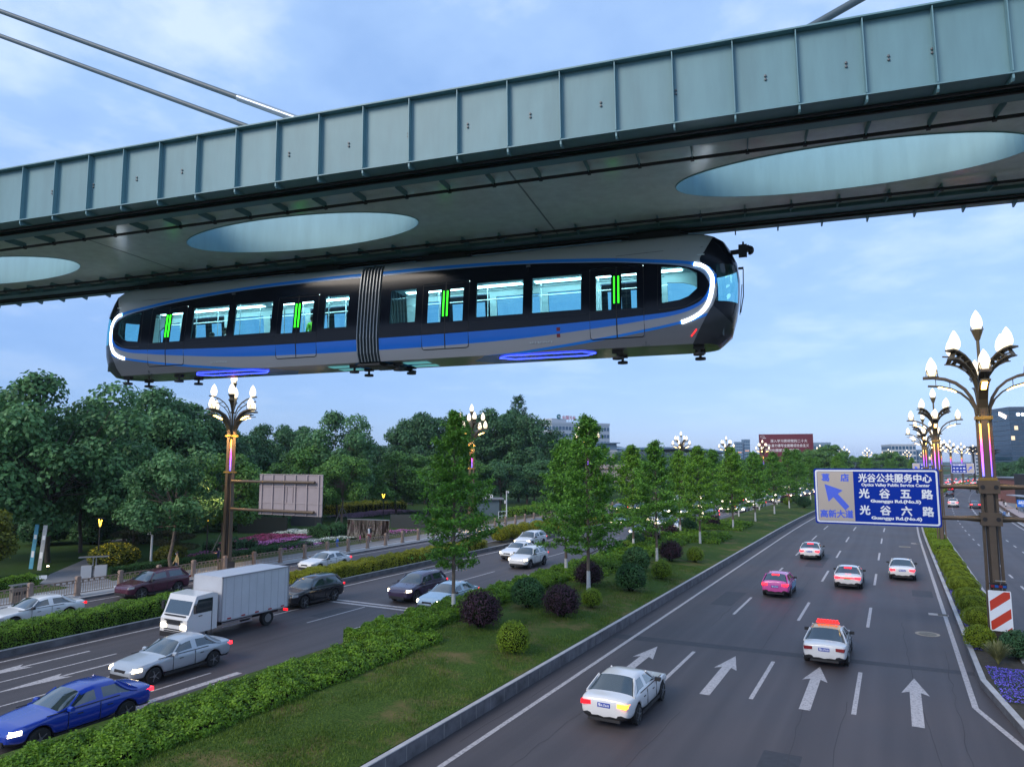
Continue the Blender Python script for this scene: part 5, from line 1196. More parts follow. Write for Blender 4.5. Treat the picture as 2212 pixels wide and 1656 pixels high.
CORE = mat("twig_shade", (0.012, 0.017, 0.007), 1.0, spec=0.0)
def rs_(seed): return np.random.RandomState(seed)
def limb(b, p0, p1, r0, r1, seed, n=5, mi=0):
    q = random.Random(seed); p0 = Vector(p0); p1 = Vector(p1); L = (p1 - p0).length
    pts = [p0.lerp(p1, k / n) + Vector((q.uniform(-1, 1), q.uniform(-1, 1), 0)) * L * .03 * (0 < k < n) for k in range(n + 1)]
    b.tube(pts, [r0 + (r1 - r0) * k / n for k in range(n + 1)], 7, mi, cap=False)
def broadleaf(seed, H, cr, ch, base, nclump=46, nleaf=11000, ln=.40, wd=.25, leaf=None, lobes=1, bark=None, r0=.22):
    """crown of leaf clumps on the shell of an uneven ellipsoid; returns (trunk mesh, crown mesh)"""
    rs = rs_(seed); C0 = np.array([0, 0, base + ch / 2]); cl = []
    for i in range(nclump):
        th = rs.uniform(0, 2 * np.pi); cz = rs.uniform(-.85, 1.0); sr = math.sqrt(max(0, 1 - cz * cz)); k = rs.uniform(.62, 1.0)
        lob = 1 + .16 * math.sin(3 * th + seed) + .12 * math.sin(5 * th + 2 * seed + cz * 3)
        cl.append((C0 + np.array([cr * sr * math.cos(th) * k * lob, cr * sr * math.sin(th) * k * lob, ch / 2 * cz * k]), rs.uniform(.17, .30) * cr))
    pts, nr = [], []
    wts = np.array([c[1] ** 2 for c in cl]); wts /= wts.sum()
    for (c, r), w_ in zip(cl, wts):
        m = int(nleaf * w_); d = rs.normal(0, 1, (m, 3)); d[:, 2] += .35; d /= np.linalg.norm(d, axis=1)[:, None]
        rad = r * rs.uniform(.55, 1.08, m)[:, None] * np.array([1.15, 1.15, .82]); pts.append(c + d * rad); nr.append(d + np.array([0, 0, .5]))
    crown = leafmesh('crown', np.concatenate(pts), np.concatenate(nr), ln, wd, leaf or L_PARK, rs)
    b = MB(); q = random.Random(seed); top = Vector((q.uniform(-.3, .3), q.uniform(-.3, .3), base + ch * .62))
    limb(b, (0, 0, -.1), top, r0, r0 * .3, seed, 6)
    for i, (c, r) in enumerate(cl):
        if i % 2 == 0: z = q.uniform(.45, .9); limb(b, Vector((0, 0, 0)).lerp(top, z), Vector(c), r0 * .32, .03, seed + i, 4)
    tr = b.mesh('trunk', bark or M_BARK, True, 60); return tr, crown
def young(seed, H, rmax, nbr=80, nleaf=10500, leaf=None, z0=.21, ln=.21, wd=.10):
    """straight young roadside tree: whorls of rising branches carrying flat sprays"""
    rs = rs_(seed); b = MB(); q = random.Random(seed); pts, nr = [], []
    b.tube([(0, 0, 1.25), (.02, .01, H * .35), (-.03, .02, H * .7), (0, 0, H * .98)], [.105, .085, .05, .012], 8, 0, cap=False); b.tube([(0, 0, -.15), (0, 0, 1.25)], [.135, .108], 10, 1, cap=False)
    per = nleaf // nbr
    for i in range(nbr):
        f = (i + q.random()) / nbr; h = H * (z0 + (1 - z0) * f ** .92) * .99; env = rmax * min(1, .66 + f * 2.4) * (1 - f ** 2.1) ** .9 + .2
        L = env * q.uniform(.48, 1.28); az = i * 2.399 + q.uniform(-.4, .4); el = R(q.uniform(8, 30) + 34 * f)
        d = Vector((math.cos(az) * math.cos(el), math.sin(az) * math.cos(el), math.sin(el))); p0 = Vector((0, 0, h)); pm = p0 + d * L * .55; p1 = p0 + d * L + Vector((0, 0, -.10 * L))
        b.tube([p0, pm, p1], [.03 * (1 - f) + .008, .014, .004], 5, 0, cap=False)
        m = max(20, int(per * (.5 + L / rmax))); t_ = rs.uniform(.22, 1.05, m) ** .8; side_ = np.array([-math.sin(az), math.cos(az), 0]); sp = .34 * L * (1.15 - t_) + .16
        base_ = np.array(p0)[None] * (1 - t_)[:, None] + np.array(p1)[None] * t_[:, None]
        # leaves gather in small tufts along the spray
        tuft = rs.normal(0, 1, (9, 3)) * np.array([1, 1, .35]); ti = rs.randint(0, 9, m)
        off = side_[None] * (tuft[ti, 0] * sp)[:, None] + np.array([0, 0, 1])[None] * (tuft[ti, 2] * .16)[:, None] + rs.normal(0, .075, (m, 3))
        pts.append(base_ + off); nr.append(np.tile([0, 0, 1.0], (m, 1)))
    crown = leafmesh('crown', np.concatenate(pts), np.concatenate(nr), ln, wd, leaf or L_MED, rs, jitter=.7)
    return b.mesh('trunk', [M_BARKP, M_LIME], True, 60), crown
def plant(name, cat, tr, cr, loc, label, group=None, rz=None, sc_=1.0, part='crown', leaf=None):
    t = thing(name, label, cat, loc, rng.uniform(0, 6.28) if rz is None else rz, group); t.scale = (sc_,) * 3 if not isinstance(sc_, tuple) else sc_
    if tr: link('trunk', tr, t)
    c = link(part, cr, t)
    if leaf: setmat(c, leaf)
    return t
# --- median trees
YG = [young(3, 11.4, 2.35, 70, 14000, leaf=L_MED), young(8, 10.4, 2.35, 68, 13500, leaf=L_MED), young(15, 10.0, 2.25, 80, 12500, leaf=L_MED2), young(23, 9.6, 2.1, 76, 11500, leaf=L_MED)]
def ytree(d, s_, i, h, label, leaf=None):
    H = (11.4, 10.4, 10.0, 9.6)[i]; x, y, _ = P(d, s_); plant('roadside_tree', 'tree', *YG[i], (x, y, hump(d) - .02), label, 'young roadside trees on the median', sc_=h / H, leaf=leaf)
ytree(-21.2, 32.9, 0, 10.9, 'nearest tall median tree, its trunk in the hedge in front of the pale blue sedan')
ytree(-17.25, 42.3, 1, 10.9, 'second tall median tree, rising between the purple and green ball shrubs')
ytree(-17.4, 57.4, 1, 9.7, 'third median tree from the camera, behind the dark green ball shrub', )
ytree(-17.5, 72.4, 2, 9.6, 'pale trunked median tree beside the hedge bend, brighter green')
ytree(-17.4, 88.5, 2, 9.8, 'light green median tree, fifth from the camera')
ytree(-17.3, 103, 3, 9.4, 'sixth median tree from the camera, dark and narrow')
ytree(-17.3, 119, 3, 9.6, 'seventh median tree, where the open lawn begins')
ytree(-21.3, 48.0, 3, 9.8, 'median tree at the road-side hedge, just left of the second tall tree')
ytree(-21.6, 64.0, 2, 9.7, 'median tree at the far hedge with a white-washed foot')
ytree(-21.5, 80, 3, 9.4, 'median tree at the far hedge behind the pale trunked one', L_MED2)
ytree(-21.5, 97, 1, 9.8, 'median tree at the far hedge, sixth on the left row')
for i, (d, s_) in enumerate(((-21.5, 113), (-17.5, 135), (-21.6, 130), (-18.5, 151), (-21.8, 148), (-18.6, 168), (-15.5, 186), (-20.5, 190), (-17.5, 206), (-20.0, 226), (-16.5, 246), (-19, 268), (-17, 292), (-19, 318), (-16.8, 345))):
    ytree(d, s_, i % 4, rng.uniform(9.2, 10.6), 'distant median tree in the line that runs up to the big blue sign')
# --- park trees: (seed shapes) shared by several trees
BL = [broadleaf(31, 15, 6.0, 12.6, 2.2, 74, 21000, .42, .27, leaf=L_PARK), broadleaf(37, 15, 5.4, 12.2, 2.4, 66, 19000, .42, .27, leaf=L_PARK), broadleaf(41, 10, 3.8, 7.6, 2.2, 52, 14000, .30, .19, leaf=L_PARK2, bark=M_BARKP, r0=.16), broadleaf(47, 16, 6.8, 13.2, 1.9, 78, 21000, .46, .30, leaf=L_DARK), broadleaf(53, 9.5, 4.3, 7.6, 1.6, 48, 13000, .34, .21, leaf=L_PARK2, r0=.14)]
BH = [15.0, 14.8, 10.0, 15.3, 9.3]
def ptree(i, d, s_, top, label, wx=1.0, leaf=None, group='park trees along the left side'):
    k = top / BH[i]; plant('park_tree', 'tree', *BL[i], (d, s_, .05), label, group, sc_=(k * wx, k * wx, k), leaf=leaf)
ptree(0, -65.5, 36.5, 16.2, 'huge broadleaf tree filling the left edge, pale green leaves')
ptree(1, -71.5, 33.0, 15.2, 'broadleaf tree cut off by the left edge, behind the golden shrub')
ptree(1, -70.0, 42.0, 13.2, 'broadleaf tree right beside the huge one at the left edge')
ptree(4, -70.5, 46.8, 11.2, 'lower broadleaf tree leaning over the park path', 1.15, L_PARK)
ptree(3, -82.0, 52.0, 15.6, 'dark tree whose crown peaks left of the round crowned street tree')
ptree(0, -81.0, 57.5, 17.4, 'tallest dark crown on the skyline left of the first park lamp post')
ptree(1, -82.0, 61.5, 16.6, 'dark crown on the skyline directly left of the park-side street lamp', 1.0, L_DARK)
ptree(3, -84.0, 67.0, 14.0, 'dark crown behind the lit head of the park-side street lamp')
ptree(2, -51.9, 38.6, 9.9, 'round crowned tree with a forked pale trunk beside the person in yellow', 1.0, L_PARK)
ptree(2, -54.5, 45.6, 9.7, 'round crowned tree directly behind the park-side street lamp post')
ptree(3, -92.0, 76.5, 13.9, 'dark crown above the left part of the grey sign back')
ptree(0, -92.5, 86.0, 14.6, 'crown above the middle of the grey sign back', .9, L_DARK)
ptree(1, -94.0, 93.0, 15.2, 'crown above the right edge of the grey sign back', .9, L_DARK)
ptree(0, -77.5, 86.5, 16.4, 'dense tall tree right of the grey sign back, rounded crown', .92)
ptree(2, -69.2, 78.2, 10.0, 'propped tree with a white-washed trunk right of the grey sign back')
ptree(4, -77.0, 81.5, 10.8, 'low bright tree just behind the grey sign back', 1.2)
ptree(3, -99.0, 119.0, 13.0, 'dark crown below the hill, left of the grey slab building', .9)
ptree(1, -91.5, 122.0, 16.0, 'dark crown hiding the right part of the grey slab building', 1.0, L_DARK)
ptree(3, -88.0, 125.0, 19.0, 'broad dark crown left of the nearest tall median tree', .85)
ptree(0, -83.0, 127.5, 18.0, 'dark crown just left of the nearest tall median tree', .9, L_DARK)
ptree(3, -79.5, 129.0, 18.8, 'dark crown hidden behind the nearest tall median tree', .85)
ptree(1, -73.5, 132.0, 20.0, 'big dark crown right of the second park-side street lamp', 1.0, L_DARK)
ptree(3, -68.5, 134.5, 18.6, 'big dark tree with a bare trunk, below the roof sign building', .95)
ptree(0, -71.0, 150.0, 14.8, 'dark tree sloping down in front of the roof sign building', 1.0, L_DARK)
ptree(4, -74.0, 97.0, 10.2, 'low tree behind the dark memorial wall', 1.25); ptree(4, -70.5, 101.0, 9.6, 'low bright tree behind the reflecting wall', 1.25); ptree(2, -67.5, 107.0, 10.2, 'low tree by the park entrance kiosk', 1.2)
ptree(2, -63, 113, 9.0, 'small tree behind the white letters of the kiosk', 1.2, L_DARK); ptree(4, -60, 121, 9.0, 'low bushy tree right of the camera mast', 1.3, L_DARK);
pr = random.Random(5)
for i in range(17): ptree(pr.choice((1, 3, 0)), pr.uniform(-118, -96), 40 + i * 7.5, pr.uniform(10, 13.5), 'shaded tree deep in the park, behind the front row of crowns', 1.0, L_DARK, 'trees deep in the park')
for i, (d, s_, h) in enumerate(((-80.7, 185, 10.6), (-84, 170, 11), (-78, 196, 10.4), (-81, 208, 12.3), (-77, 221, 12.2), (-79, 233, 11.2), (-76, 244, 11), (-69, 260, 11.2), (-63, 262, 11.4), (-58, 266, 11.3), (-53, 274, 10.8), (-48, 282, 10.6), (-43, 290, 11.0), (-39, 299, 11.4), (-66, 160, 9.0), (-63, 178, 8.5), (-62, 196, 8.5), (-58, 214, 9), (-55, 236, 9))):
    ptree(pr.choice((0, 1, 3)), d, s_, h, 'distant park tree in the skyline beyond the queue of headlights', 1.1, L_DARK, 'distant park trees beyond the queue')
for (d, s_, h, l) in ((-28.2, 270, 13.2, 'dark rounded tree just left of the red billboard foot'), (-18.8, 264, 14.6, 'rounded bright tree in front of the right half of the red billboard'), (-23.5, 266, 12.6, 'tree rising before the red billboard'), (-14, 335, 11.5, 'rounded tree between the red billboard and the big blue sign top'), (-6, 374, 12.8, 'dark tree above the left end of the big blue sign'), (-1, 376, 13.8, 'dark tree above the middle of the big blue sign'), (3.2, 458, 12.4, 'far dark tree beside the glass office block'), (-10.5, 352, 11, 'low far tree above the big sign')):
    ptree(1, d, s_, h, l, 1.15, L_PARK2, 'trees beside the red billboard')
for (d, s_, h, l) in ((29, 244, 8.6, 'dark tree right of the nearest lamp, below the glass tower'), (31, 221, 10.4, 'dark tree at the right edge, below the glass tower'), (34, 315, 8.8, 'far dark tree right of the nearest lamp post'), (38, 262, 9.5, 'tree at the right edge behind the grassy slope'), (36, 290, 9.2, 'second far dark tree right of the lamp post')):
    ptree(3, d, s_, h, l, 1.1, L_DARK, 'trees on the right side')
for i, s_ in enumerate(range(330, 560, 26)): ptree(3, 26 + bend(s_), s_, pr.uniform(8, 11), 'far tree along the right pavement', 1.0, L_DARK, 'far trees along the right pavement')
# spire-topped tree on the skyline
rs = rs_(77); pts, nr = [], []; b = MB(); b.tube([(0, 0, 0), (0, 0, 23.4)], [.28, .03], 8, cap=False)
for i in range(34):
    f = (i / 34); h = 12.5 + 10.8 * f; az = i * 2.4; L = 3.3 * (1 - f) ** .8 + .5; d = np.array([math.cos(az), math.sin(az), .55 + .5 * f]); b.tube([(0, 0, h), (d[0] * L, d[1] * L, h + d[2] * L * .7)], [.05, .01], 5, cap=False)
    m = 150; t_ = rs.uniform(.35, 1.05, m); pts.append(np.array([0, 0, h]) + d[None] * np.array([1, 1, .7]) * (t_ * L)[:, None] + rs.normal(0, .26, (m, 3))); nr.append(np.tile([0, 0, 1.0], (m, 1)))
plant('park_tree', 'tree', b.mesh('trunk', M_BARK), leafmesh('crown', np.concatenate(pts), np.concatenate(nr), .36, .2, L_DARK, rs), (-74, 141, 0), 'tallest thin crowned tree poking above the park skyline', 'park trees along the left side', sc_=1.0)
# far woods and hedge-dark understorey closing the view
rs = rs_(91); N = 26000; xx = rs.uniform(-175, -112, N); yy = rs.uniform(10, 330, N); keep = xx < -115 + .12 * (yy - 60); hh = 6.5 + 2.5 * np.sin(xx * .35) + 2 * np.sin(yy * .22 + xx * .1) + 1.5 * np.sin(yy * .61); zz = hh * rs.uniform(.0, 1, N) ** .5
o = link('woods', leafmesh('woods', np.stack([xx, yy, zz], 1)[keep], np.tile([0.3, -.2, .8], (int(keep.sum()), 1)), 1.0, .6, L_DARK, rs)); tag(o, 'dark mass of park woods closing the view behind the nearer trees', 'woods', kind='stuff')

# --- ball shrubs
def ball(seed, n, ln, wd, leaf, flat=.92, stems=True, loose=.10):
    rs = rs_(seed); d = rs.normal(0, 1, (n, 3)); d /= np.linalg.norm(d, axis=1)[:, None]; ok = d[:, 2] > -.62; d = d[ok]; th = np.arctan2(d[:, 1], d[:, 0])
    lump = 1 + .05 * np.sin(4 * th + seed) * (1 - d[:, 2] ** 2) + .04 * np.sin(9 * th + 5 * d[:, 2] + seed); r = (1 - loose * rs.uniform(0, 1, len(d)) ** 2 * 2.2 + .05 * rs.normal(0, 1, len(d)) * loose * 8) * lump
    p = d * r[:, None] * np.array([1, 1, flat]) + np.array([0, 0, .62 + .25]); b = MB()
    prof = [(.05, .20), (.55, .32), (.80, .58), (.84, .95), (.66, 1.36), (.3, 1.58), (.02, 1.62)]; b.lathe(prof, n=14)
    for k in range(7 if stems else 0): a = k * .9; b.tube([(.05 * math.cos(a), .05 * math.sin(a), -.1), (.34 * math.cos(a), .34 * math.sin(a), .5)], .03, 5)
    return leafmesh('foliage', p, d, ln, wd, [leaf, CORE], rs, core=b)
BALL = {'green': ball(1, 3600, .135, .085, L_DGRN), 'purple': ball(2, 4200, .12, .06, L_PUR, loose=.16), 'lime': ball(3, 4600, .095, .055, L_LIME, 1.0), 'fine': ball(4, 11000, .058, .038, L_OLIVE, .86, False, .02)}
def shrub(kind, d, s_, r, label, group, z=None, leaf=None, rz=None, zs=1.0, cat_y=None):
    o = link('shrub', BALL[kind]); x, y, _ = P(d, s_); o.location = (x, y, hump(d) - .03 if z is None else z); o.scale = (r, r, r * zs); o.rotation_euler = (0, 0, rng.uniform(0, 6.28)); tag(o, label, 'shrub', group)
    if leaf: setmat(o, leaf)
    if cat_y: o.rotation_euler = (0, 0, 0); o.scale = (r, r * cat_y, r * zs)
    return o
GB = 'ball shrubs on the median'
shrub('purple', -18.2, 30.7, 1.0, 'purple ball shrub nearest the camera, right of the hedge tree', GB)
shrub('lime', -14.95, 28.0, .72, 'lime green ball shrub nearest the camera', GB)
shrub('green', -18.4, 36.2, .92, 'dark green ball shrub just left of the second purple one', GB)
shrub('purple', -15.9, 35.2, .95, 'second purple ball shrub, between the dark green and a lime one', GB)
shrub('lime', -15.5, 38.4, .58, 'lime ball shrub at the foot of the second tall tree', GB)
shrub('purple', -18.0, 44.2, .92, 'purple ball shrub behind the trunk of the second tall tree', GB)
shrub('green', -15.2, 44.4, .98, 'large clipped green ball shrub right of the second tall tree', GB)
shrub('lime', -14.9, 50.2, .72, 'bright lime ball shrub beside the large green one', GB)
shrub('green', -17.3, 51.8, 1.0, 'dark green ball shrub before the third median tree', GB)
shrub('purple', -16.6, 58.6, .95, 'purple ball shrub right of the third median tree', GB)
shrub('lime', -14.9, 59.8, .68, 'lime ball shrub right of the purple one by the third tree', GB)
shrub('green', -22.2, 66.5, .9, 'dark green ball shrub at the far side hedge', GB); shrub('purple', -22.0, 70.5, .95, 'purple ball shrub at the far side hedge', GB); shrub('lime', -22.3, 64.0, .6, 'lime ball shrub at the far side hedge', GB); shrub('purple', -22.4, 62.6, .6, 'small purple shrub at the far side hedge', GB)
shrub('green', -21.3, 82.5, 1.05, 'dark green shrub behind the pale trunked median tree', GB); shrub('purple', -22.2, 78, .95, 'purple shrub left of the pale trunked median tree', GB); shrub('purple', -20.2, 90, .9, 'purple shrub by the fifth median tree', GB)
for k, d, s_, r, l in (('lime', -19.4, 145, .8, 'far lime ball shrub on the open lawn'), ('green', -18.6, 150.5, 1.05, 'far green ball shrub behind the lime one on the lawn'), ('green', -15.5, 138.3, 1.15, 'far green ball shrub in front on the open lawn'), ('purple', -15.0, 158, 1.0, 'far purple ball shrub cut by the big sign edge'), ('purple', -20.2, 148, 1.0, 'far purple shrub left of the lime one on the lawn'), ('green', -17.5, 176, 1.0, 'farthest green ball shrub beside the big sign')): shrub(k, d, s_, r, l, GB)
# --- clipped domes along the right divider
GD = 'clipped dome bushes on the divider'
DL = ['nearest', 'second', 'third', 'fourth', 'fifth', 'sixth', 'seventh', 'eighth', 'ninth', 'tenth', 'eleventh']
for i, s_ in enumerate((45.0, 48.9, 52.0, 56.5, 59.8, 63.6, 67.0, 71.0, 74.3)): shrub('fine', 3.6, s_, (.98, .94, .92)[i % 3], f'{DL[i]} clipped dome bush along the divider, counted from the striped board', GD, z=.2, zs=.66, cat_y=.88)
shrub('green', 3.05, 40.1, .62, 'dark low shrub left of the striped board foot', GD, z=.2, leaf=L_OLIVE); shrub('green', 4.35, 38.8, .7, 'dark blue-green shrub right of the striped board foot', GD, z=.2, leaf=L_DARK); shrub('lime', 4.6, 30.2, .85, 'bushy green shrub at the lower right corner', GD, z=.1, leaf=L_HEDGE); shrub('lime', 5.4, 27.8, .8, 'dark green shrub at the very corner of the divider', GD, z=.1, leaf=L_DGRN)
# ornamental grass tuft
rs = rs_(12); b = MB()
for k in range(420):
    a = rs.uniform(0, 6.28); L = rs.uniform(.55, 1.0); o_ = rs.uniform(.15, .75); w_ = .012; c, s_ = math.cos(a), math.sin(a); p = [(c * o_ * L * t_ ** 1.3, s_ * o_ * L * t_ ** 1.3, L * (t_ - .45 * o_ * t_ ** 2.4)) for t_ in (0, .35, .7, 1)]
    for i in range(3): q0, q1 = p[i], p[i + 1]; b.quad((q0[0] - s_ * w_, q0[1] + c * w_, q0[2]), (q0[0] + s_ * w_, q0[1] - c * w_, q0[2]), (q1[0] + s_ * w_ * .6, q1[1] - c * w_ * .6, q1[2]), (q1[0] - s_ * w_ * .6, q1[1] + c * w_ * .6, q1[2]))
o = link('grass_tuft', b.mesh('grass_tuft', leafmat("leaf_straw", (0.10, 0.12, 0.04), (0.34, 0.33, 0.14)))); o.location = (3.45, 37.3, .25); o.scale = (1.15,) * 3; tag(o, 'pale spiky grass tuft below the striped hazard board', 'grass tuft')
# flower carpets: nobody could count the flowers
def carpet(name, label, poly_pts, z, leaf, flower, dens, rs, ln=.10, h=.18, share=.5, fl=.05):
    (x0, y0), (x1, y1), (x2, y2), (x3, y3) = poly_pts; A = abs((x1 - x0) * (y3 - y0)) + 1; A = max(2.0, 0.5 * (math.hypot(x1 - x0, y1 - y0) + math.hypot(x2 - x3, y2 - y3)) * 0.5 * (math.hypot(x3 - x0, y3 - y0) + math.hypot(x2 - x1, y2 - y1))); n = int(A * dens)
    u, v = rs.uniform(0, 1, n), rs.uniform(0, 1, n); X = (1 - v) * ((1 - u) * x0 + u * x1) + v * ((1 - u) * x3 + u * x2); Y = (1 - v) * ((1 - u) * y0 + u * y1) + v * ((1 - u) * y3 + u * y2)
    edge = np.minimum(np.minimum(u, 1 - u), np.minimum(v, 1 - v)); Zt = h * (.55 + .45 * np.minimum(1, edge * 5)) * (1 + .25 * np.sin(X * 3) * np.sin(Y * 2.3)); isf = rs.uniform(0, 1, n) < share
    P3 = np.stack([X, Y, z + np.where(isf, Zt * rs.uniform(.85, 1.1, n), Zt * rs.uniform(.1, .95, n))], 1)
    a = leafmesh(name, P3[~isf], np.tile([0, 0, 1.0], (int((~isf).sum()), 1)), ln, ln * .55, leaf, rs); o = link(name, a); tag(o, label, 'flower bed', kind='stuff')
    f = link('blossoms', leafmesh('blossoms', P3[isf], np.tile([0, 0, 1.0], (int(isf.sum()), 1)), fl, fl, flower, rs, jitter=.35), o); f['kind'] = 'stuff'; return o
V_ = leafmat("petal_violet", (0.07, 0.05, 0.42), (0.22, 0.17, 0.78), trans=.1, big=2)
carpet('flower_carpet', 'violet flowers edging the clipped domes on the divider', [(2.78, 39.5), (3.15, 39.5), (3.0, 80), (2.78, 80)], .26, L_DGRN, V_, 260, rs_(21), .07, .10, .6, .06)
carpet('flower_carpet', 'violet flowers between the clipped domes and the striped board', [(2.85, 40.6), (4.2, 40.6), (4.2, 43), (2.85, 43)], .26, L_DGRN, V_, 260, rs_(22), .07, .10, .55, .06)
carpet('flower_carpet', 'broad patch of violet flowers at the lower right of the divider', [(3.05, 31.6), (5.6, 31.6), (5.0, 36.6), (2.9, 36.6)], .26, L_DGRN, V_, 420, rs_(23), .07, .12, .55, .06)
# --- clipped hedges
def hedge(name, label, d0, d1, s0, s1, z0, h, leaf, dens, ln, rs, group=None, wav=.06, cat='hedge', rnd=.18, falloff=True, kind=None, gaps=None):
    n = int((s1 - s0) * (2 * h + (d1 - d0)) * dens); S = rs.uniform(0, 1, n) ** (1.7 if falloff else 1.0) * (s1 - s0) + s0
    per = 2 * h + (d1 - d0); t_ = rs.uniform(0, per, n); D = np.where(t_ < h, d0, np.where(t_ < h + d1 - d0, d0 + t_ - h, d1)); Zz = np.where(t_ < h, t_, np.where(t_ < h + d1 - d0, h, per - t_)); Nx = np.where(t_ < h, -1.0, np.where(t_ < h + d1 - d0, 0, 1.0)); Nz = np.where((t_ >= h) & (t_ < h + d1 - d0), 1.0, .25)
    cx_ = (d0 + d1) / 2; hw_ = (d1 - d0) / 2; e_ = np.abs(D - cx_) / hw_; top = Zz / h; rr = np.maximum(0, e_ - (1 - rnd)) * np.maximum(0, top - .6); Zz = Zz - rr * h * 1.2
    bump_ = wav * (np.sin(S * 2.1 + D * 2) + .7 * np.sin(S * 5.3 + D * 5 + 1) + .5 * np.sin(S * 11 + D * 3)); D = D + Nx * bump_ + rs.normal(0, .02, n) * (1 + abs(wav) * 8); Zz = Zz * (1 + .0) + np.maximum(Nz, 0) * bump_ * 1.2 + rs.normal(0, .025, n) * (1 + wav * 10)
    # leaves over the two end faces as well
    m = max(30, int(h * (d1 - d0) * dens)); z_e = rs.uniform(0, h, 2 * m)
    D = np.concatenate([D, rs.uniform(d0, d1, 2 * m)]); S = np.concatenate([S, np.full(m, s0) + rs.normal(0, .06, m), np.full(m, s1) + rs.normal(0, .06, m)]); Zz = np.concatenate([Zz, z_e]); Nx = np.concatenate([Nx, np.zeros(2 * m)]); Nz = np.concatenate([Nz, np.full(2 * m, .3)]); Ny = np.concatenate([np.zeros(n), -np.ones(m), np.ones(m)])
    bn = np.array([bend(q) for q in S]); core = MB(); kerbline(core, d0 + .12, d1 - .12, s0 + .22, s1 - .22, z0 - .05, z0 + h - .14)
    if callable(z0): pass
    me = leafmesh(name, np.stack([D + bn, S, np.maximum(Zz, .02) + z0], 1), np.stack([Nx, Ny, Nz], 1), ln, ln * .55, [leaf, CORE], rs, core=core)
    # end faces
    return tag(link(name, me), label, cat, group, kind)
def hedge_ends(o): return o
HG = 'clipped hedges along the dividers'
hedge('hedge', 'long clipped green hedge with a kerb, between the two left-hand roads', -38.45, -36.3, 6, 31.2, .26, .86, L_HEDGE, 620, .085, rs_(31), HG, .04)
hedge('hedge', 'golden green clipped hedge on the divider, right of the truck', -38.45, -36.3, 37.3, 62.5, .26, .80, L_YEL, 420, .10, rs_(32), HG, .05)
hedge('hedge', 'golden hedge farther along the divider beyond the yellow balls', -38.45, -36.3, 84, 230, .26, .75, L_YEL, 60, .22, rs_(33), HG, .05)
for i, (s_, l) in enumerate(((67.6, 'nearest yellow-green ball in the row by the cluster of white cars'), (70.2, 'second yellow-green ball in the row by the white cars'), (73.0, 'third yellow-green ball in the row by the white cars'), (76.5, 'fourth yellow-green ball, mostly behind a white car'), (80, 'fifth yellow-green ball, beyond the white cars'))): shrub('fine', -37.6, s_, 1.05, l, 'yellow-green balls on the left divider', z=.2, leaf=L_YEL)
hedge('hedge', 'leafy green hedge running out of the lower left corner along the median', -21.25, -18.4, 6, 27.6, .42, .62, L_HEDGE, 900, .105, rs_(34), 'hedges on the median', .07)
hedge('hedge', 'leafy green hedge behind the nearest ball shrubs, around the first tall tree', -22.8, -20.2, 26.2, 60, .42, .66, L_HEDGE, 720, .115, rs_(46), 'hedges on the median', .08)
hedge('hedge', 'farther leafy hedge on the median, beyond the second tall tree', -22.6, -20.9, 60, 92, .36, .75, L_HEDGE, 260, .16, rs_(35), 'hedges on the median', .14)
hedge('hedge', 'low spreading hedge crossing the median near the third tree', -20.8, -16.0, 73, 80, .5, .55, L_HEDGE, 300, .16, rs_(36), 'hedges on the median', .14, falloff=False)
hedge('hedge', 'low olive hedge crossing the median by the fifth tree', -20.8, -16.6, 88, 97, .5, .55, L_HEDGE, 200, .18, rs_(37), 'hedges on the median', .14, falloff=False)
hedge('hedge', 'low spreading hedge in the middle of the median behind the shrubs', -20.6, -18.6, 46, 73, .52, .5, L_HEDGE, 240, .15, rs_(45), 'hedges on the median', .14, falloff=False)
hedge('hedge', 'boxy clipped hedge around the second lamp on the right divider', 2.85, 4.3, 77.5, 92, .25, .95, L_LIME, 420, .10, rs_(38), HG, .03, falloff=False)
hedge('hedge', 'farther golden boxy hedge on the right divider under the big sign', 2.85, 4.3, 94, 122, .25, .85, L_OLIVE, 220, .14, rs_(39), HG, .03)
hedge('hedge', 'distant hedge on the right divider beyond the third lamp', 2.85, 4.3, 128, 420, .25, .8, L_OLIVE, 16, .4, rs_(40), HG, .03)
hedge('hedge', 'low clipped hedge at the pavement, left of the park path', -55.2, -53.8, 8, 29.5, .1, .75, L_HEDGE, 420, .09, rs_(41), HG, .04, falloff=False)
hedge('hedge', 'low dark clipped hedge behind the railing, right of the park path', -54.6, -53.3, 35, 56, .1, .55, L_DGRN, 420, .09, rs_(42), HG, .04, falloff=False)
hedge('hedge', 'rounded clipped hedge right of the camera mast in the park', -55.5, -51.8, 100, 126, .1, 1.4, L_HEDGE, 70, .2, rs_(43), HG, .08, falloff=False)
hedge('hedge', 'dark hedge along the back of the park lawn', -92, -89.5, 38, 64, .1, 1.7, L_DARK, 60, .2, rs_(44), HG, .1, falloff=False)
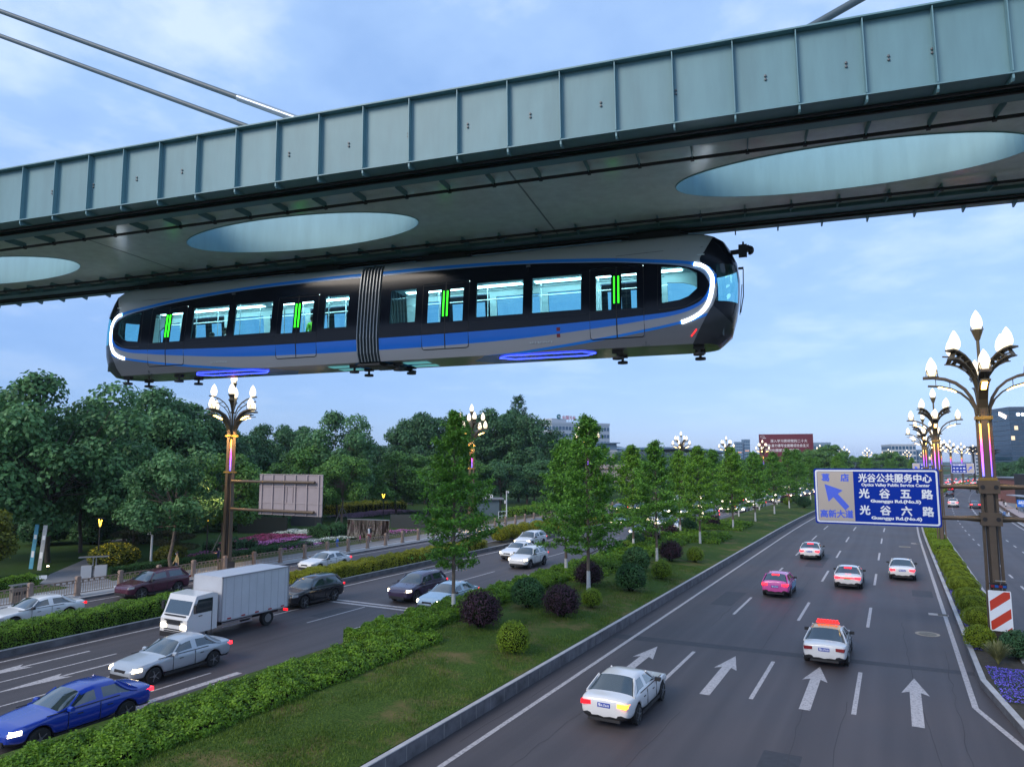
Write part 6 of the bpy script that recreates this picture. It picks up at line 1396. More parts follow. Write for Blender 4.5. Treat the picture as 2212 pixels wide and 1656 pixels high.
# --- lawn blades on the near part of the median
rs = rs_(55); n = 90000; S = 11 + (rs.uniform(0, 1, n) ** 1.6) * 46; D = rs.uniform(-21.3, -13.5, n); patch = np.sin(D * 1.7 + 2 * np.sin(S * .5)) + np.sin(S * .9 + D * .4); keep = (patch + rs.normal(0, .7, n)) > -.35; S, D = S[keep], D[keep]; n = len(S)
Hh = rs.uniform(.05, .125, n) * (1 + .25 * np.sin(D * 3 + S)); a = rs.uniform(0, 6.28, n); le = rs.normal(0, .03, (n, 2)); zb = np.array([hump(q) for q in D]) - .005; w_ = .015
V = np.stack([np.stack([D - np.cos(a) * w_, S - np.sin(a) * w_, zb], 1), np.stack([D + np.cos(a) * w_, S + np.sin(a) * w_, zb], 1), np.stack([D + le[:, 0], S + le[:, 1], zb + Hh], 1)], 1).reshape(-1, 3)
me = bpy.data.meshes.new('grass'); me.vertices.add(n * 3); me.vertices.foreach_set('co', V.ravel()); me.loops.add(n * 3); me.loops.foreach_set('vertex_index', np.arange(n * 3, dtype=np.int32)); me.polygons.add(n); me.polygons.foreach_set('loop_start', np.arange(0, n * 3, 3, dtype=np.int32)); me.materials.append(leafmat("leaf_grass", (0.030, 0.075, 0.008), (0.135, 0.210, 0.030), big=0.9)); me.update(calc_edges=True)
tag(link('grass', me), 'mown patchy grass on the near part of the median', 'grass', kind='stuff')
# ---------------------------------------------------------------- people
M_SKIN = mat("skin", (0.45, 0.27, 0.19), 0.6); M_HAIR = mat("hair", (0.012, 0.010, 0.009), 0.6); M_SHOE = mat("shoe", (0.55, 0.55, 0.56), 0.6)
POSES = {}
def person_mesh(pose):
    """one continuous figure grown round a jointed skeleton; feet on z = 0 (seat height 0.45 when sitting); faces +y"""
    if pose in POSES: return POSES[pose]
    J = {}; E2 = []
    def j(n, p, r, par=None): J[n] = (len(J), p, r); E2.append((par, n)) if par else None
    sit = pose == 'sit'; hz_ = .50 if sit else .93; w1, w2 = (.16, -.16) if pose == 'walk' else (.0, .0)
    j('pelvis', (0, 0, hz_), .125); j('belly', (0, .01, hz_ + .16), .118, 'pelvis'); j('chest', (0, .0, hz_ + .37), .135, 'belly'); j('neck', (0, .0, hz_ + .54), .052, 'chest'); j('chin', (0, .025, hz_ + .61), .068, 'neck'); j('head', (0, .02, hz_ + .70), .098, 'chin'); j('crown', (0, .01, hz_ + .775), .062, 'head')
    for sg, n, wk in ((-1, 'l', w1), (1, 'r', w2)):
        j('sh' + n, (sg * .165, 0, hz_ + .47), .062, 'chest')
        if pose == 'phone': el, ha = (sg * .21, .06, hz_ + .22), (sg * .10, .27, hz_ + .30)
        elif sit: el, ha = (sg * .22, .06, hz_ + .20), (sg * .12, .28, hz_ + .10)
        else: el, ha = (sg * .225, -wk * .55, hz_ + .21), (sg * .235, -wk * .9 + .05, hz_ - .03)
        j('el' + n, el, .046, 'sh' + n); j('wr' + n, ha, .034, 'el' + n)
        dv = (Vector(ha) - Vector(el)).normalized()
        j('ha' + n, tuple(Vector(ha) + dv * .07), .036, 'wr' + n); j('fi' + n, tuple(Vector(ha) + dv * .15 + Vector((-sg * .01, .02, 0))), .018, 'ha' + n); j('th' + n, tuple(Vector(ha) + dv * .06 + Vector((-sg * .035, .035, 0))), .014, 'wr' + n)
        if sit: kn, an, to = (sg * .10, .44, .50), (sg * .10, .46, .09), (sg * .11, .62, .05)
        else: kn, an, to = (sg * .095, wk * .7 + .03, .50), (sg * .095, wk * 1.1 - .04, .09), (sg * .11, wk * 1.1 + .12, .045)
        j('hp' + n, (sg * .085, 0, hz_ - .05), .095, 'pelvis'); j('kn' + n, kn, .062, 'hp' + n); j('an' + n, an, .043, 'kn' + n); j('to' + n, to, .036, 'an' + n)
    me = bpy.data.meshes.new('figure'); me.from_pydata([v[1] for v in J.values()], [(J[a][0], J[b_][0]) for a, b_ in E2], [])
    o = bpy.data.objects.new('figure', me); COL.objects.link(o); sk = o.modifiers.new('skin', 'SKIN'); sk.use_smooth_shade = True
    for v, (i, p, r) in zip(me.skin_vertices[0].data, J.values()): v.radius = (r, r)
    me.skin_vertices[0].data[0].use_root = True; sb = o.modifiers.new('sub', 'SUBSURF'); sb.levels = 1; sb.render_levels = 1
    dg = bpy.context.evaluated_depsgraph_get(); m2 = bpy.data.meshes.new_from_object(o.evaluated_get(dg)); bpy.data.objects.remove(o)
    m2.name = 'person'
    for m in (M_SKIN, M_TRIM, M_PLATE, M_SHOE): m2.materials.append(m)   # skin, top, trousers, shoes: overridden per person
    for p in m2.polygons:
        c = p.center
        if c.z > hz_ + .545: k = 0
        elif c.z < .105: k = 3
        elif (c.z < hz_ + .02 and abs(c.x) < .19 and not (sit and c.z > .585)) or (sit and c.y > .20 and c.z < .57 and abs(c.x) < .19): k = 2
        else: k = 1
        if not sit and abs(c.x) > .19 and c.z < hz_ - .0: k = 0
        if pose == 'phone' and c.y > .2: k = 0
        p.material_index = k
    # a face: nose, brow shadow, mouth and ears, as part of the head
    hb = MB(); z = hz_ + .69; hb.lathe([(.02, 0), (.103, .0), (.112, .05), (.10, .11), (.06, .15), (.01, .16)], (0, -.012, z + .0), 12)
    hair = hb.mesh('hair', M_HAIR, True, 60)
    bm = bmesh.new(); bm.from_mesh(m2)
    def addbox(c, d, mi):
        r_ = bmesh.ops.create_cube(bm, size=1.0)
        for v in r_['verts']: v.co = Vector((v.co.x * d[0] + c[0], v.co.y * d[1] + c[1], v.co.z * d[2] + c[2]))
        for f in {f for v in r_['verts'] for f in v.link_faces}: f.material_index = mi
    addbox((0, .118, z - .01), (.022, .03, .035), 0)
    for sg in (-1, 1): addbox((sg * .035, .108, z + .012), (.022, .012, .010), 1); addbox((sg * .098, .01, z), (.014, .035, .05), 0)
    addbox((0, .105, z - .055), (.04, .012, .008), 1)
    bm.to_mesh(m2); bm.free()
    POSES[pose] = (m2, hair); return POSES[pose]
def person(pose, loc, rz, top, legs, label, group='people on foot', shoes=M_SHOE, scale=1.0, extra=None, hair=True):
    me, hr = person_mesh(pose); o = link('person', me); o.location = loc; o.rotation_euler = (0, 0, rz); o.scale = (scale,) * 3; tag(o, label, 'person', group)
    setmat(o, top, 1); setmat(o, legs, 2); setmat(o, shoes, 3)
    if hair: link('hair', hr, o)
    if extra == 'bag': b = MB(); b.box((0, -.17, 1.24), (.30, .16, .42)); b.build('backpack', M_TRIM, o)
    if extra == 'mask': b = MB(); b.box((0, .118, 1.585), (.11, .03, .075)); b.build('face_mask', mat("mask_pale", (0.45, 0.62, 0.72), 0.7), o)
    return o
def cloth(n, c): return mat("cloth_" + n, c, 0.85)
KH, NV, WH, GY, BK, RD, BL_, TN, PKC = cloth("khaki", (0.42, 0.30, 0.13)), cloth("navy", (0.02, 0.03, 0.07)), cloth("white", (0.62, 0.63, 0.66)), cloth("grey", (0.20, 0.20, 0.22)), cloth("black", (0.02, 0.02, 0.022)), cloth("red", (0.30, 0.03, 0.05)), cloth("blue", (0.10, 0.20, 0.42)), cloth("tan", (0.3, 0.22, 0.16)), cloth("pink", (0.55, 0.10, 0.28))
person('walk', (-49.7, 37.4, .13), 2.6, KH, NV, 'person in a yellow-brown coat and face mask walking along the railing', extra='mask')
person('phone', (-49.6, 41.2, .13), 2.2, NV, BK, 'person in dark clothes looking down, beside the park-side street lamp foot')
person('walk', (-51.0, 62.0, .13), -1.2, WH, RD, 'person in a pale jacket with a dark backpack, before the reflecting wall', extra='bag')
person('stand', (-51.35, 62.7, .13), -1.2, BK, RD, 'person in dark clothes half hidden by the one in a pale jacket')
person('walk', (-50.6, 60.1, .13), -1.0, PKC, BK, 'small child in pink behind the railing near the reflecting wall', scale=.62)
person('stand', (-58.6, 103.5, .13), 0.6, PKC, BK, 'person in bright pink beside the park kiosk')
RP = [('stand', 17.6, 160.5, BK, GY, 'person in black standing at the left end of the bus stop'), ('phone', 17.3, 156.2, WH, NV, 'person in white looking down at the bus stop kerb wall'), ('walk', 18.6, 153.0, GY, BK, 'person in grey walking past the bus stop front'), ('stand', 18.1, 149.6, KH, BK, 'person in yellow-brown under the blue stop sign'), ('stand', 19.2, 147.0, WH, WH, 'person all in white below the blue stop sign'), ('phone', 19.5, 143.6, BK, NV, 'person in black right of the blue stop sign'), ('walk', 18.9, 139.5, BK, BK, 'person in dark clothes at the right end of the kerb wall'), ('stand', 19.4, 138.4, TN, BK, 'person in tan beside the dark one at the wall end')]
for k, x, s_, a, b_, l in RP: person(k, (bd(x, 0) if False else x, s_, .13), rng.uniform(0, 6), a, b_, l, 'people at the bus stop')
for i, (x, s_, a) in enumerate(((24.6, 172, WH), (25.4, 171, PKC), (26.2, 170.4, BK), (26.9, 169.6, RD), (27.8, 168.8, BL_), (28.4, 168.0, WH))): person('stand', (x, s_, .9), rng.uniform(0, 6), a, NV, ['person in white at the left of the group above the bus shelter roof', 'person in pink in the group above the bus shelter roof', 'person in black in the group above the bus shelter roof', 'person in dark red in the group above the bus shelter roof', 'person in blue in the group above the bus shelter roof', 'last person in white in the group above the bus shelter roof'][i], 'people on the slope behind the bus shelter')
person('sit', (15.2, 134.2, .06), 1.2, WH, BL_, 'person in a white top bending at the kerb beside the nearest lamp', 'people at the bus stop'); person('sit', (14.9, 136.6, .06), 0.6, BL_, NV, 'person in pale blue crouching behind the one in white', 'people at the bus stop')
for i, (x, s_, a) in enumerate(((19.4, 231, NV), (19.8, 238, WH), (19.0, 246, GY), (21.0, 252, BK), (22, 268, WH), (21.3, 275, NV))): person('walk', (x, s_, .13), rng.uniform(0, 6), a, BK, ['person in navy walking on the right pavement left of the lamp post', 'person in white behind the navy one on the right pavement', 'person in grey farther along the right pavement', 'person in black farther along the right pavement', 'distant person in white on the right pavement', 'distant person in navy on the right pavement'][i], 'people on the right pavement')
# passengers seen through the train windows
def in_train(x, y, z): return TR.matrix_basis @ Vector((x, y, z))
bpy.context.view_layer.update()
TRZ = R(10.8)
person('sit', in_train(-7.35, -.60, .36), TRZ + 3.4, GY, NV, 'seated passenger with dark hair, left in the lit train window', 'passengers in the train', scale=.95); person('sit', in_train(-6.75, -.55, .45), TRZ + 2.2, WH, NV, 'seated passenger with tied hair, right in the same train window', 'passengers in the train')
person('stand', in_train(-3.05, -.1, .36), TRZ + 1.0, mat("hi_vis", (0.25, 0.75, 0.05), 0.7), NV, 'passenger in a bright green vest standing behind a train door', 'passengers in the train')

# ---------------------------------------------------------------- park furniture
def path():
    b = MB(); pts = [((-51.3, 30.2), (-51.3, 33.3)), ((-54.7, 30.0), (-54.6, 34.2)), ((-58.5, 32.8), (-58, 37)), ((-63, 37.5), (-62, 40.6)), ((-69, 43.5), (-68.5, 46)), ((-78, 50), (-78, 52.4))]
    for (a, c), (d, e) in zip(pts, pts[1:]): b.quad((*a, .125), (*c, .125), (*e, .125), (*d, .125))
    return b
struct('park_path', path(), mat("path_paving", (0.20, 0.20, 0.215), 0.7, var=0.15, vscale=2), fix=False)
b = MB(); b.quad((-52.5, 52, .125), (-51.3, 54.5, .125), (-60, 64.5, .125), (-61.5, 62.8, .125)); b.quad((-61.5, 62.8, .125), (-60, 64.5, .125), (-70, 70.5, .125), (-71, 68.8, .125)); struct('park_path', b, mat("path_paving"), fix=False)
b = MB(); ribbon(b, -49.1, -47.3, -20, 300, .134); struct('pavement_band', b, mat("pale_paver", (0.34, 0.35, 0.37), 0.7, var=0.2, vscale=3), fix=False)
b = MB(); ribbon(b, -53.2, -50.9, -20, 29.8, .137); ribbon(b, -53.2, -50.9, 34, 300, .137); struct('verge', b, lawnmat("verge_strip", (0.03, 0.055, 0.012), (0.08, 0.12, 0.025), (0.09, 0.10, 0.035)), fix=False)
def park_lamp(x, y, label):
    t = thing('park_lamp', label, 'park lamp', (x, y, .1), rng.uniform(-.4, .4), 'park lamps with a glowing v')
    b = MB(); b.tube([(0, 0, 0), (0, 0, 3.5)], .055, 8); b.box((0, 0, .15), (.25, .25, .3)); b.build('post', M_TRIM, t)
    b = MB(); b.tube([(0, 0, 3.5), (-.30, 0, 4.05)], .045, 6); b.tube([(0, 0, 3.5), (.30, 0, 4.05)], .045, 6); b.build('glow_bar', mat("park_glow", (1, .7, .1), .4, emit=(1, .60, .05), es=5.0), t)
    b = MB(); b.box((0, 0, 4.15), (1.05, .42, .06)); b.tube([(-.30, 0, 4.05), (-.30, 0, 4.15)], .02, 5); b.tube([(.30, 0, 4.05), (.30, 0, 4.15)], .02, 5); b.build('hood', M_TRIM, t)
park_lamp(-57.4, 35.9, 'park lamp with a glowing v beside the park path'); park_lamp(-66.5, 84, 'park lamp with a glowing v rising behind the reflecting wall'); park_lamp(-63.1, 66.6, 'park lamp standing in the flower bed under the grey sign back'); park_lamp(-86, 118, 'far park lamp between dark trunks, left one'); park_lamp(-80, 121, 'far park lamp between dark trunks, right one'); park_lamp(-54.3, 43.8, 'park lamp just left of the park-side street lamp post')
def mast(x, y, h, label, camera=True):
    t = thing('camera_mast', label, 'camera mast', (x, y, .1), .3, 'white camera masts in the park'); MW = mat("mast_white", (0.55, 0.57, 0.60), 0.45)
    b = MB(); b.tube([(0, 0, 0), (0, 0, h)], [.10, .075], 10); b.lathe([(.18, 0), (.18, .04)], n=10); b.build('mast', MW, t, smooth=True)
    b = MB(); b.box((-.16, -.06, h * .62), (.34, .2, .5)); b.build('cabinet', mat("cabinet_grey", (0.42, 0.43, 0.45), 0.5), t)
    b = MB(); b.bar((0, 0, h - .06), (-.5 if not camera else .3, 0, h - .06), .05, .05); b.lathe([(.02, 0), (.12, -.05), (.13, -.2), (.08, -.28), (.01, -.3)], (-.45 if not camera else .28, 0, h - .1), 10); b.build('camera', MW, t, smooth=True)
mast(-55.4, 39.2, 4.7, 'white camera mast left of the round crowned tree', False); mast(-52.2, 95.6, 4.4, 'white camera mast seen between the two tallest median trees')
def spot(x, y, label):
    t = thing('ground_spotlight', label, 'spotlight', (x, y, .1), 0, 'small ground spotlights in the park'); b = MB(); b.tube([(0, 0, 0), (0, 0, .25)], .03, 6); b.lathe([(.09, .2), (.12, .3), (.11, .36)], n=10); b.build('housing', M_TRIM, t)
    b = MB(); b.lathe([(.11, .365), (.08, .42), (.01, .44)], n=10); b.build('lens', mat("spot_glow", (1, .9, .7), .3, emit=(1, .85, .55), es=9.0), t)
spot(-60.6, 33.8, 'small lit spotlight on the dark lawn left of the park path'); spot(-58.0, 38.9, 'small lit spotlight at the golden flowering bush')
# litter bin, utility boxes, plaque, leaning boards, hydrant
t = thing('litter_bin', 'steel twin litter bin behind the railing at the left', 'litter bin', (-48.55, 25.5, .13), math.pi / 2); b = MB(); b.box((0, 0, .5), (1.0, .42, .85)); b.build('body', mat("bin_steel", (0.30, 0.26, 0.22), 0.4, metal=0.5, var=0.2), t); b = MB(); b.box((0, 0, 1.08), (1.12, .5, .05)); [b.box((x, 0, 1.0), (.05, .3, .14)) for x in (-.45, 0, .45)]; b.build('lid', mat("bin_lid", (0.35, 0.36, 0.38), 0.3, metal=0.6), t); b = MB(); [b.box((x, -.215, .6), (.36, .01, .22)) for x in (-.24, .24)]; b.build('opening', M_TRIM, t)
t = thing('utility_box', 'grey utility boxes under a small roof beside the park path', 'utility box', (-54.2, 33.6, .1), .9); b = MB(); b.box((-.45, 0, .45), (.7, .5, .9)); b.build('cabinet', mat("cabinet_grey"), t); b = MB(); b.box((.5, 0, .45), (.8, .5, .9)); b.build('cabinet', mat("cabinet_grey"), t); b = MB(); b.box((0, 0, 1.55), (2.0, .6, .05)); [b.tube([(x, 0, 0), (x, 0, 1.55)], .04, 6) for x in (-.05, .15)]; b.build('roof', mat("bin_lid"), t)
b = MB(); b.box((0, 0, .22), (.7, .05, .26)); b.box((-.25, 0, .08), (.04, .04, .16)); b.box((.25, 0, .08), (.04, .04, .16)); o = b.build('lawn_plaque', M_WHITES); o.location = (-56.3, 31.0, .1); o.rotation_euler = (0, 0, .9); tag(o, 'small white plaque on the lawn at the end of the low hedge', 'plaque')
for i, (x, y, c, l) in enumerate(((-63.0, 33.8, (0.10, 0.36, 0.50), 'blue board leaning against a trunk on the park lawn'), (-61.6, 33.7, (0.45, 0.46, 0.48), 'grey board leaning against a trunk on the park lawn'))):
    b = MB(); b.prism([(-.16, 0), (.16, 0), (.22, 3.6), (-.10, 3.6)], -.03, .03, plane='XZ'); b.box((.02, -.035, 1.2), (.22, .01, .5), 1); b.box((.06, -.035, 2.6), (.22, .01, .35), 1); o = b.build('leaning_board', [mat(f"board_{i}", c, 0.5, var=0.2), M_WHITES]); o.location = (x, y, .1); o.rotation_euler = (0, .06, .5); tag(o, l, 'board', 'boards leaning on the lawn')
t = thing('hydrant', 'blue fire hydrant on the verge behind the railing', 'hydrant', (-51.5, 57.6, .13)); b = MB(); b.lathe([(.16, 0), (.16, .06), (.10, .08), (.10, .5), (.15, .54), (.13, .68), (.03, .76)], n=12); b.tube([(-.2, 0, .42), (.2, 0, .42)], .06, 8); b.build('body', mat("hydrant_blue", (0.03, 0.12, 0.50), 0.4), t, smooth=True); b = MB(); b.lathe([(.05, .76), (.05, .84)], n=6); b.build('cap', M_WHITES, t)
# reflecting wall, dark walls
def mirrorwall():
    m = bpy.data.materials.new("wavy_steel"); m.use_nodes = True; t = m.node_tree; p = t.nodes['Principled BSDF']; p.inputs['Metallic'].default_value = 0.85; p.inputs['Roughness'].default_value = 0.14
    co = nn(t, 'ShaderNodeTexCoord'); mp = nn(t, 'ShaderNodeMapping'); mp.inputs['Scale'].default_value = (2.2, 2.2, .35); t.links.new(co.outputs['Object'], mp.inputs[0]); n = nn(t, 'ShaderNodeTexNoise'); n.inputs['Scale'].default_value = 1.1; n.inputs['Detail'].default_value = 5; n.inputs['Distortion'].default_value = 1.2; t.links.new(mp.outputs[0], n.inputs['Vector'])
    r = nn(t, 'ShaderNodeValToRGB'); el = r.color_ramp.elements; el[0].position = .40; el[0].color = (.08, .055, .045, 1); el[1].position = .60; el[1].color = (.62, .52, .46, 1); t.links.new(n.outputs[0], r.inputs[0]); t.links.new(r.outputs[0], p.inputs['Base Color'])
    b = nn(t, 'ShaderNodeBump'); b.inputs['Strength'].default_value = .6; b.inputs['Distance'].default_value = .2; t.links.new(n.outputs[0], b.inputs['Height']); t.links.new(b.outputs[0], p.inputs['Normal']); return m
def wallthing(name, label, cat, a, c, h, m, th=.25, cap=None):
    t = thing(name, label, cat, (0, 0, 0)); b = MB(); b.bar((*a, .1 + h / 2), (*c, .1 + h / 2), th, h); b.build('wall_panel', m, t)
    if cap: b = MB(); b.bar((*a, .1 + h + .04), (*c, .1 + h + .04), th + .06, .08); b.build('coping', cap, t)
    return t
wallthing('reflecting_wall', 'polished wavy steel wall mirroring the road lights, behind the railing', 'wall', (-55.6, 63.9), (-50.3, 64.6), 2.2, mirrorwall(), .3, mat("bin_lid"))
wallthing('memorial_wall', 'dark stone wall right of the polished wavy steel wall', 'wall', (-59.9, 77.3), (-55.4, 79.4), 1.75, mat("dark_stone", (0.055, 0.06, 0.062), 0.25), .3)
wallthing('memorial_wall', 'dark stone wall directly below the grey sign back', 'wall', (-73.8, 73.2), (-69.3, 74.3), 1.9, mat("dark_stone"), .3)
wallthing('memorial_wall', 'dark glass screen left of the wall below the grey sign back', 'wall', (-72.0, 62.5), (-66.2, 65.0), 2.0, mat("dark_screen", (0.02, 0.024, 0.022), 0.2), .12)
# flower beds in the park
RS = rs_(60)
F_R = leafmat("petal_crimson", (0.24, 0.02, 0.07), (0.50, 0.06, 0.17), trans=.1, big=2); F_W = leafmat("petal_white", (0.55, 0.58, 0.45), (0.8, 0.8, 0.72), trans=.1, big=2); F_P = leafmat("petal_pink", (0.40, 0.08, 0.30), (0.66, 0.25, 0.52), trans=.1, big=2); F_L = leafmat("petal_lilac", (0.28, 0.14, 0.26), (0.48, 0.30, 0.44), trans=.1, big=2); F_Y = leafmat("petal_yellow", (0.5, 0.36, 0.01), (0.75, 0.6, 0.03), trans=.1, big=2)
for l, q, f, sh in (('crimson flower bed under the grey sign back', [(-62.5, 50), (-59.5, 53.5), (-60.2, 64), (-67, 62)], F_R, .5), ('pink flower strip in front of the crimson bed', [(-59.3, 52), (-58, 54.5), (-59.2, 62.2), (-60.6, 61)], F_P, .5), ('white flower band behind the crimson bed', [(-66.5, 62), (-60.2, 64.5), (-59, 66), (-68, 68)], F_W, .45), ('white flower strip leading to the polished steel wall', [(-56.5, 57.5), (-55, 56.8), (-54.2, 64.5), (-55.8, 64)], F_W, .5), ('pink and white flowers along the railing by the street lamp', [(-54.7, 50), (-53.0, 51.5), (-53.4, 58), (-54.6, 57)], F_P, .5), ('bright pink flower patch right of the polished steel wall', [(-55.2, 69.5), (-53.4, 70.5), (-53.0, 74), (-55, 73.6)], F_P, .6), ('lilac flower field beyond the golden hedge', [(-79.5, 86), (-74, 87), (-74, 104), (-81, 104)], F_L, .5), ('pale flower patch behind the forked trunk', [(-57.5, 43.5), (-54.5, 45), (-55.5, 50.5), (-58.5, 49)], F_P, .4), ('crimson flowers beside the street lamp post', [(-55.6, 42.5), (-54.4, 42), (-54.6, 45.5), (-56, 46)], F_R, .5)):
    carpet('flower_carpet', l, q, .12, L_DGRN, f, 110, RS, .15, .38, sh + .1, .15)
carpet('flower_carpet', 'pink haze of flowers under the trees beyond the golden hedge', [(-96, 92), (-88, 97), (-86, 118), (-100, 112)], .2, L_DGRN, F_L, 40, RS, .2, .5, .5, .2)
hedge('hedge', 'golden sloping hedge in the park right of the grey sign back', -88.5, -80, 92, 108, .1, 1.5, L_YEL, 80, .16, rs_(61), 'park hedges', .12, falloff=False); hedge('hedge', 'golden low hedge right of the dark memorial wall', -56.0, -54.4, 80, 92, .1, .9, L_OLIVE, 150, .13, rs_(62), 'park hedges', .1, falloff=False); hedge('hedge', 'dark green mound of shrubs before the crimson flowers', -58.3, -56.4, 46.5, 51.5, .1, 1.0, L_DARK, 240, .13, rs_(63), 'park hedges', .15, falloff=False); hedge('hedge', 'tall grassy planting left of the polished steel wall', -60.5, -57, 62.5, 68, .1, 1.2, L_DGRN, 160, .2, rs_(64), 'park hedges', .15, falloff=False)
# yellow flowering bush, golden shrub at the left, layered pines
o = shrub('green', -57.6, 37.4, 1.9, 'wide bush covered with small yellow flowers beside the park path', 'park shrubs', z=0.0, leaf=leafmat("leaf_yellow_bush", (0.02, 0.05, 0.01), (0.20, 0.21, 0.02), big=2), zs=.62)
rs = rs_(71); d = rs.normal(0, 1, (900, 3)); d /= np.linalg.norm(d, axis=1)[:, None]; d = d[d[:, 2] > -.2]; f = link('blossoms', leafmesh('blossoms', d * np.array([1.02, 1.02, .95]) * rs.uniform(.95, 1.04, (len(d), 1)) + np.array([0, 0, .87]), d, .07, .05, F_Y, rs), o); f['kind'] = 'stuff'
shrub('green', -55.8, 41.3, 1.3, 'second bush with yellow flowers right of the camera mast', 'park shrubs', z=0.0, leaf=leafmat("leaf_yellow_bush"), zs=.7)
def pine(x, y, h, label):
    rs = rs_(int(h * 10)); b = MB(); limb(b, (0, 0, -.1), (.3, .1, h * .9), .2, .06, 5, 6); pts, nr = [], []
    for i in range(9):
        a = i * 2.3; z = h * (.32 + .66 * i / 8); L = (1 - .55 * i / 8) * 2.2 * (.4 if i == 8 else 1); c = np.array([math.cos(a) * L * .6, math.sin(a) * L * .6, z]); limb(b, (.2, .05, z - .4), tuple(c), .06, .03, i, 3); m = 900; d = rs.normal(0, 1, (m, 3)); d /= np.linalg.norm(d, axis=1)[:, None]; pts.append(c + d * np.array([1.25, 1.25, .34]) * (1 - .3 * i / 8) * rs.uniform(.7, 1, (m, 1))); nr.append(d + np.array([0, 0, .8]))
    plant('cloud_pine', 'tree', b.mesh('trunk', M_BARK, True), leafmesh('crown', np.concatenate(pts), np.concatenate(nr), .20, .05, leafmat("needle", (0.02, 0.035, 0.015), (0.10, 0.105, 0.05)), rs, jitter=.9), (x, y, .1), label, 'layered pines in the park')
pine(-60.5, 41.0, 4.6, 'layered cloud pruned pine behind the yellow flowering bush'); pine(-58.3, 43.2, 3.4, 'smaller layered pine right of the big cloud pruned one')
plant('park_tree', 'tree', None, BALL['green'][1] if isinstance(BALL['green'], tuple) else BALL['green'], (0, 0, -50), 'x', None) if False else None
GSH = broadleaf(83, 5, 2.4, 4.6, .9, 34, 7000, .26, .17, leaf=leafmat("leaf_golden_tree", (0.035, 0.06, 0.008), (0.22, 0.24, 0.03), big=.8), bark=M_LIME, r0=.42)
plant('golden_tree', 'tree', *GSH, (-59.8, 28.4, .05), 'small golden-green tree with a thick whitewashed trunk at the left edge')
for i, (x, y, h) in enumerate(((-76, 47, 2.2), (-80, 44, 2.4), (-72, 50, 2.0), (-78, 60, 2.6), (-75, 64, 2.4), (-73, 69, 2.2), (-79, 72, 2.5), (-83, 79, 2.4))): shrub('green', x, y, h, 'dark rounded shrub in the shade under the park trees', 'shade shrubs under the park trees', z=0, leaf=L_DARK, zs=.75)
# tree props
def prop(x, y, label):
    t = thing('tree_prop', label, 'tree prop', (x, y, .1), 0, 'wooden tree props in the park')
    for k in range(3): a = k * 2.09 + .4; b = MB(); b.tube([(1.3 * math.cos(a), 1.3 * math.sin(a), 0), (.15 * math.cos(a), .15 * math.sin(a), 2.3)], .045, 6); b.build('pole', mat("prop_wood", (0.16, 0.17, 0.15), 0.8), t)
prop(-69.2, 78.2, 'dark poles propping the white-washed tree right of the grey sign back'); prop(-54.5, 45.6, 'poles propping the round crowned tree behind the street lamp post')
# kiosk with white letters, barrier
t = thing('park_kiosk', 'small park kiosk with white letters on its roof, behind the nearest median tree', 'kiosk', (-59.5, 102.5, .1), .6); b = MB(); b.box((0, 0, 1.3), (3.6, 2.2, 2.6)); b.build('wall', mat("kiosk_dark", (0.10, 0.14, 0.17), 0.3), t); b = MB(); b.box((0, 0, 2.75), (5.0, 3.2, .22)); b.build('roof', mat("kiosk_roof", (0.22, 0.23, 0.26), 0.4), t); b = MB(); text_into(b, 'C巾', (0, -1.5, 3.25), .9, bold=.03, right=(1, 0, 0)); b.build('roof_lettering', M_WHITES, t, fix=False)
t = thing('park_barrier', 'white framed barrier panel beside the camera mast between the median trees', 'barrier', (-54.6, 99.6, .1), 1.4); b = MB(); [b.bar((-1.7, 0, z), (1.7, 0, z), .05, .07) for z in (.35, 1.05)]; [b.bar((x, 0, 0), (x, 0, 1.05), .05, .05) for x in (-1.7, -.85, 0, .85, 1.7)]; b.build('frame', M_WHITES, t); b = MB(); [b.box((-1.4 + k * .47, -.02, .72), (.28, .02, .34)) for k in range(7)]; b.build('mark', M_TRIM, t)

# ---------------------------------------------------------------- right-hand side: bus stop, low walls, brick building
b = MB(); ribbon(b, 19.5, 23, 100, 240, .135); struct('right_footpath', b, mat("pale_paver"), fix=False)
for s0, s1, l in ((126, 152, 'brown low planter wall along the bus stop kerb, near part'), (154, 178, 'brown low planter wall at the bus stop, farther part'), (190, 262, 'brown low planter wall on the curve of the right pavement')):
    t = thing('planter_wall', l, 'low wall', (0, 0, 0), 0, 'brown planter walls on the right pavement'); b = MB(); kerbline(b, 15.4, 16.6, s0, s1, .1, .75); b.build('wall_panel', mat("brown_stone", (0.16, 0.095, 0.065), 0.7, var=0.15), t); b = MB(); kerbline(b, 15.3, 16.7, s0, s1, .75, .82); b.build('coping', mat("pink_stone", (0.36, 0.27, 0.24), 0.6), t)
t = thing('bus_shelter', 'glass bus shelter with a flat roof right of the nearest lamp', 'bus shelter', (19.9, 152, .13), .18)
b = MB(); b.box((0, 0, 2.75), (2.0, 13, .16)); b.build('roof', mat("shelter_roof", (0.30, 0.32, 0.36), 0.35), t); b = MB(); [b.box((.8, y, 1.35), (.10, .10, 2.7)) for y in (-6, -2, 2, 6)]; b.build('frame', mat("shelter_frame", (0.14, 0.15, 0.17), 0.4), t); b = MB(); b.box((.85, 0, 1.4), (.03, 11.6, 2.2)); b.build('glass_wall', glassmat("shelter_glass", (.75, .82, .85)), t); b = MB(); b.box((.4, 0, .45), (.4, 8, .06)); [b.box((.4, y, .22), (.08, .08, .45)) for y in (-3, 0, 3)]; b.build('bench', mat("shelter_frame"), t); b = MB(); b.box((.0, -6.2, 1.4), (1.5, .16, 2.4)); b.build('poster_case', mat("poster_pale", (0.45, 0.47, 0.5), 0.3), t)
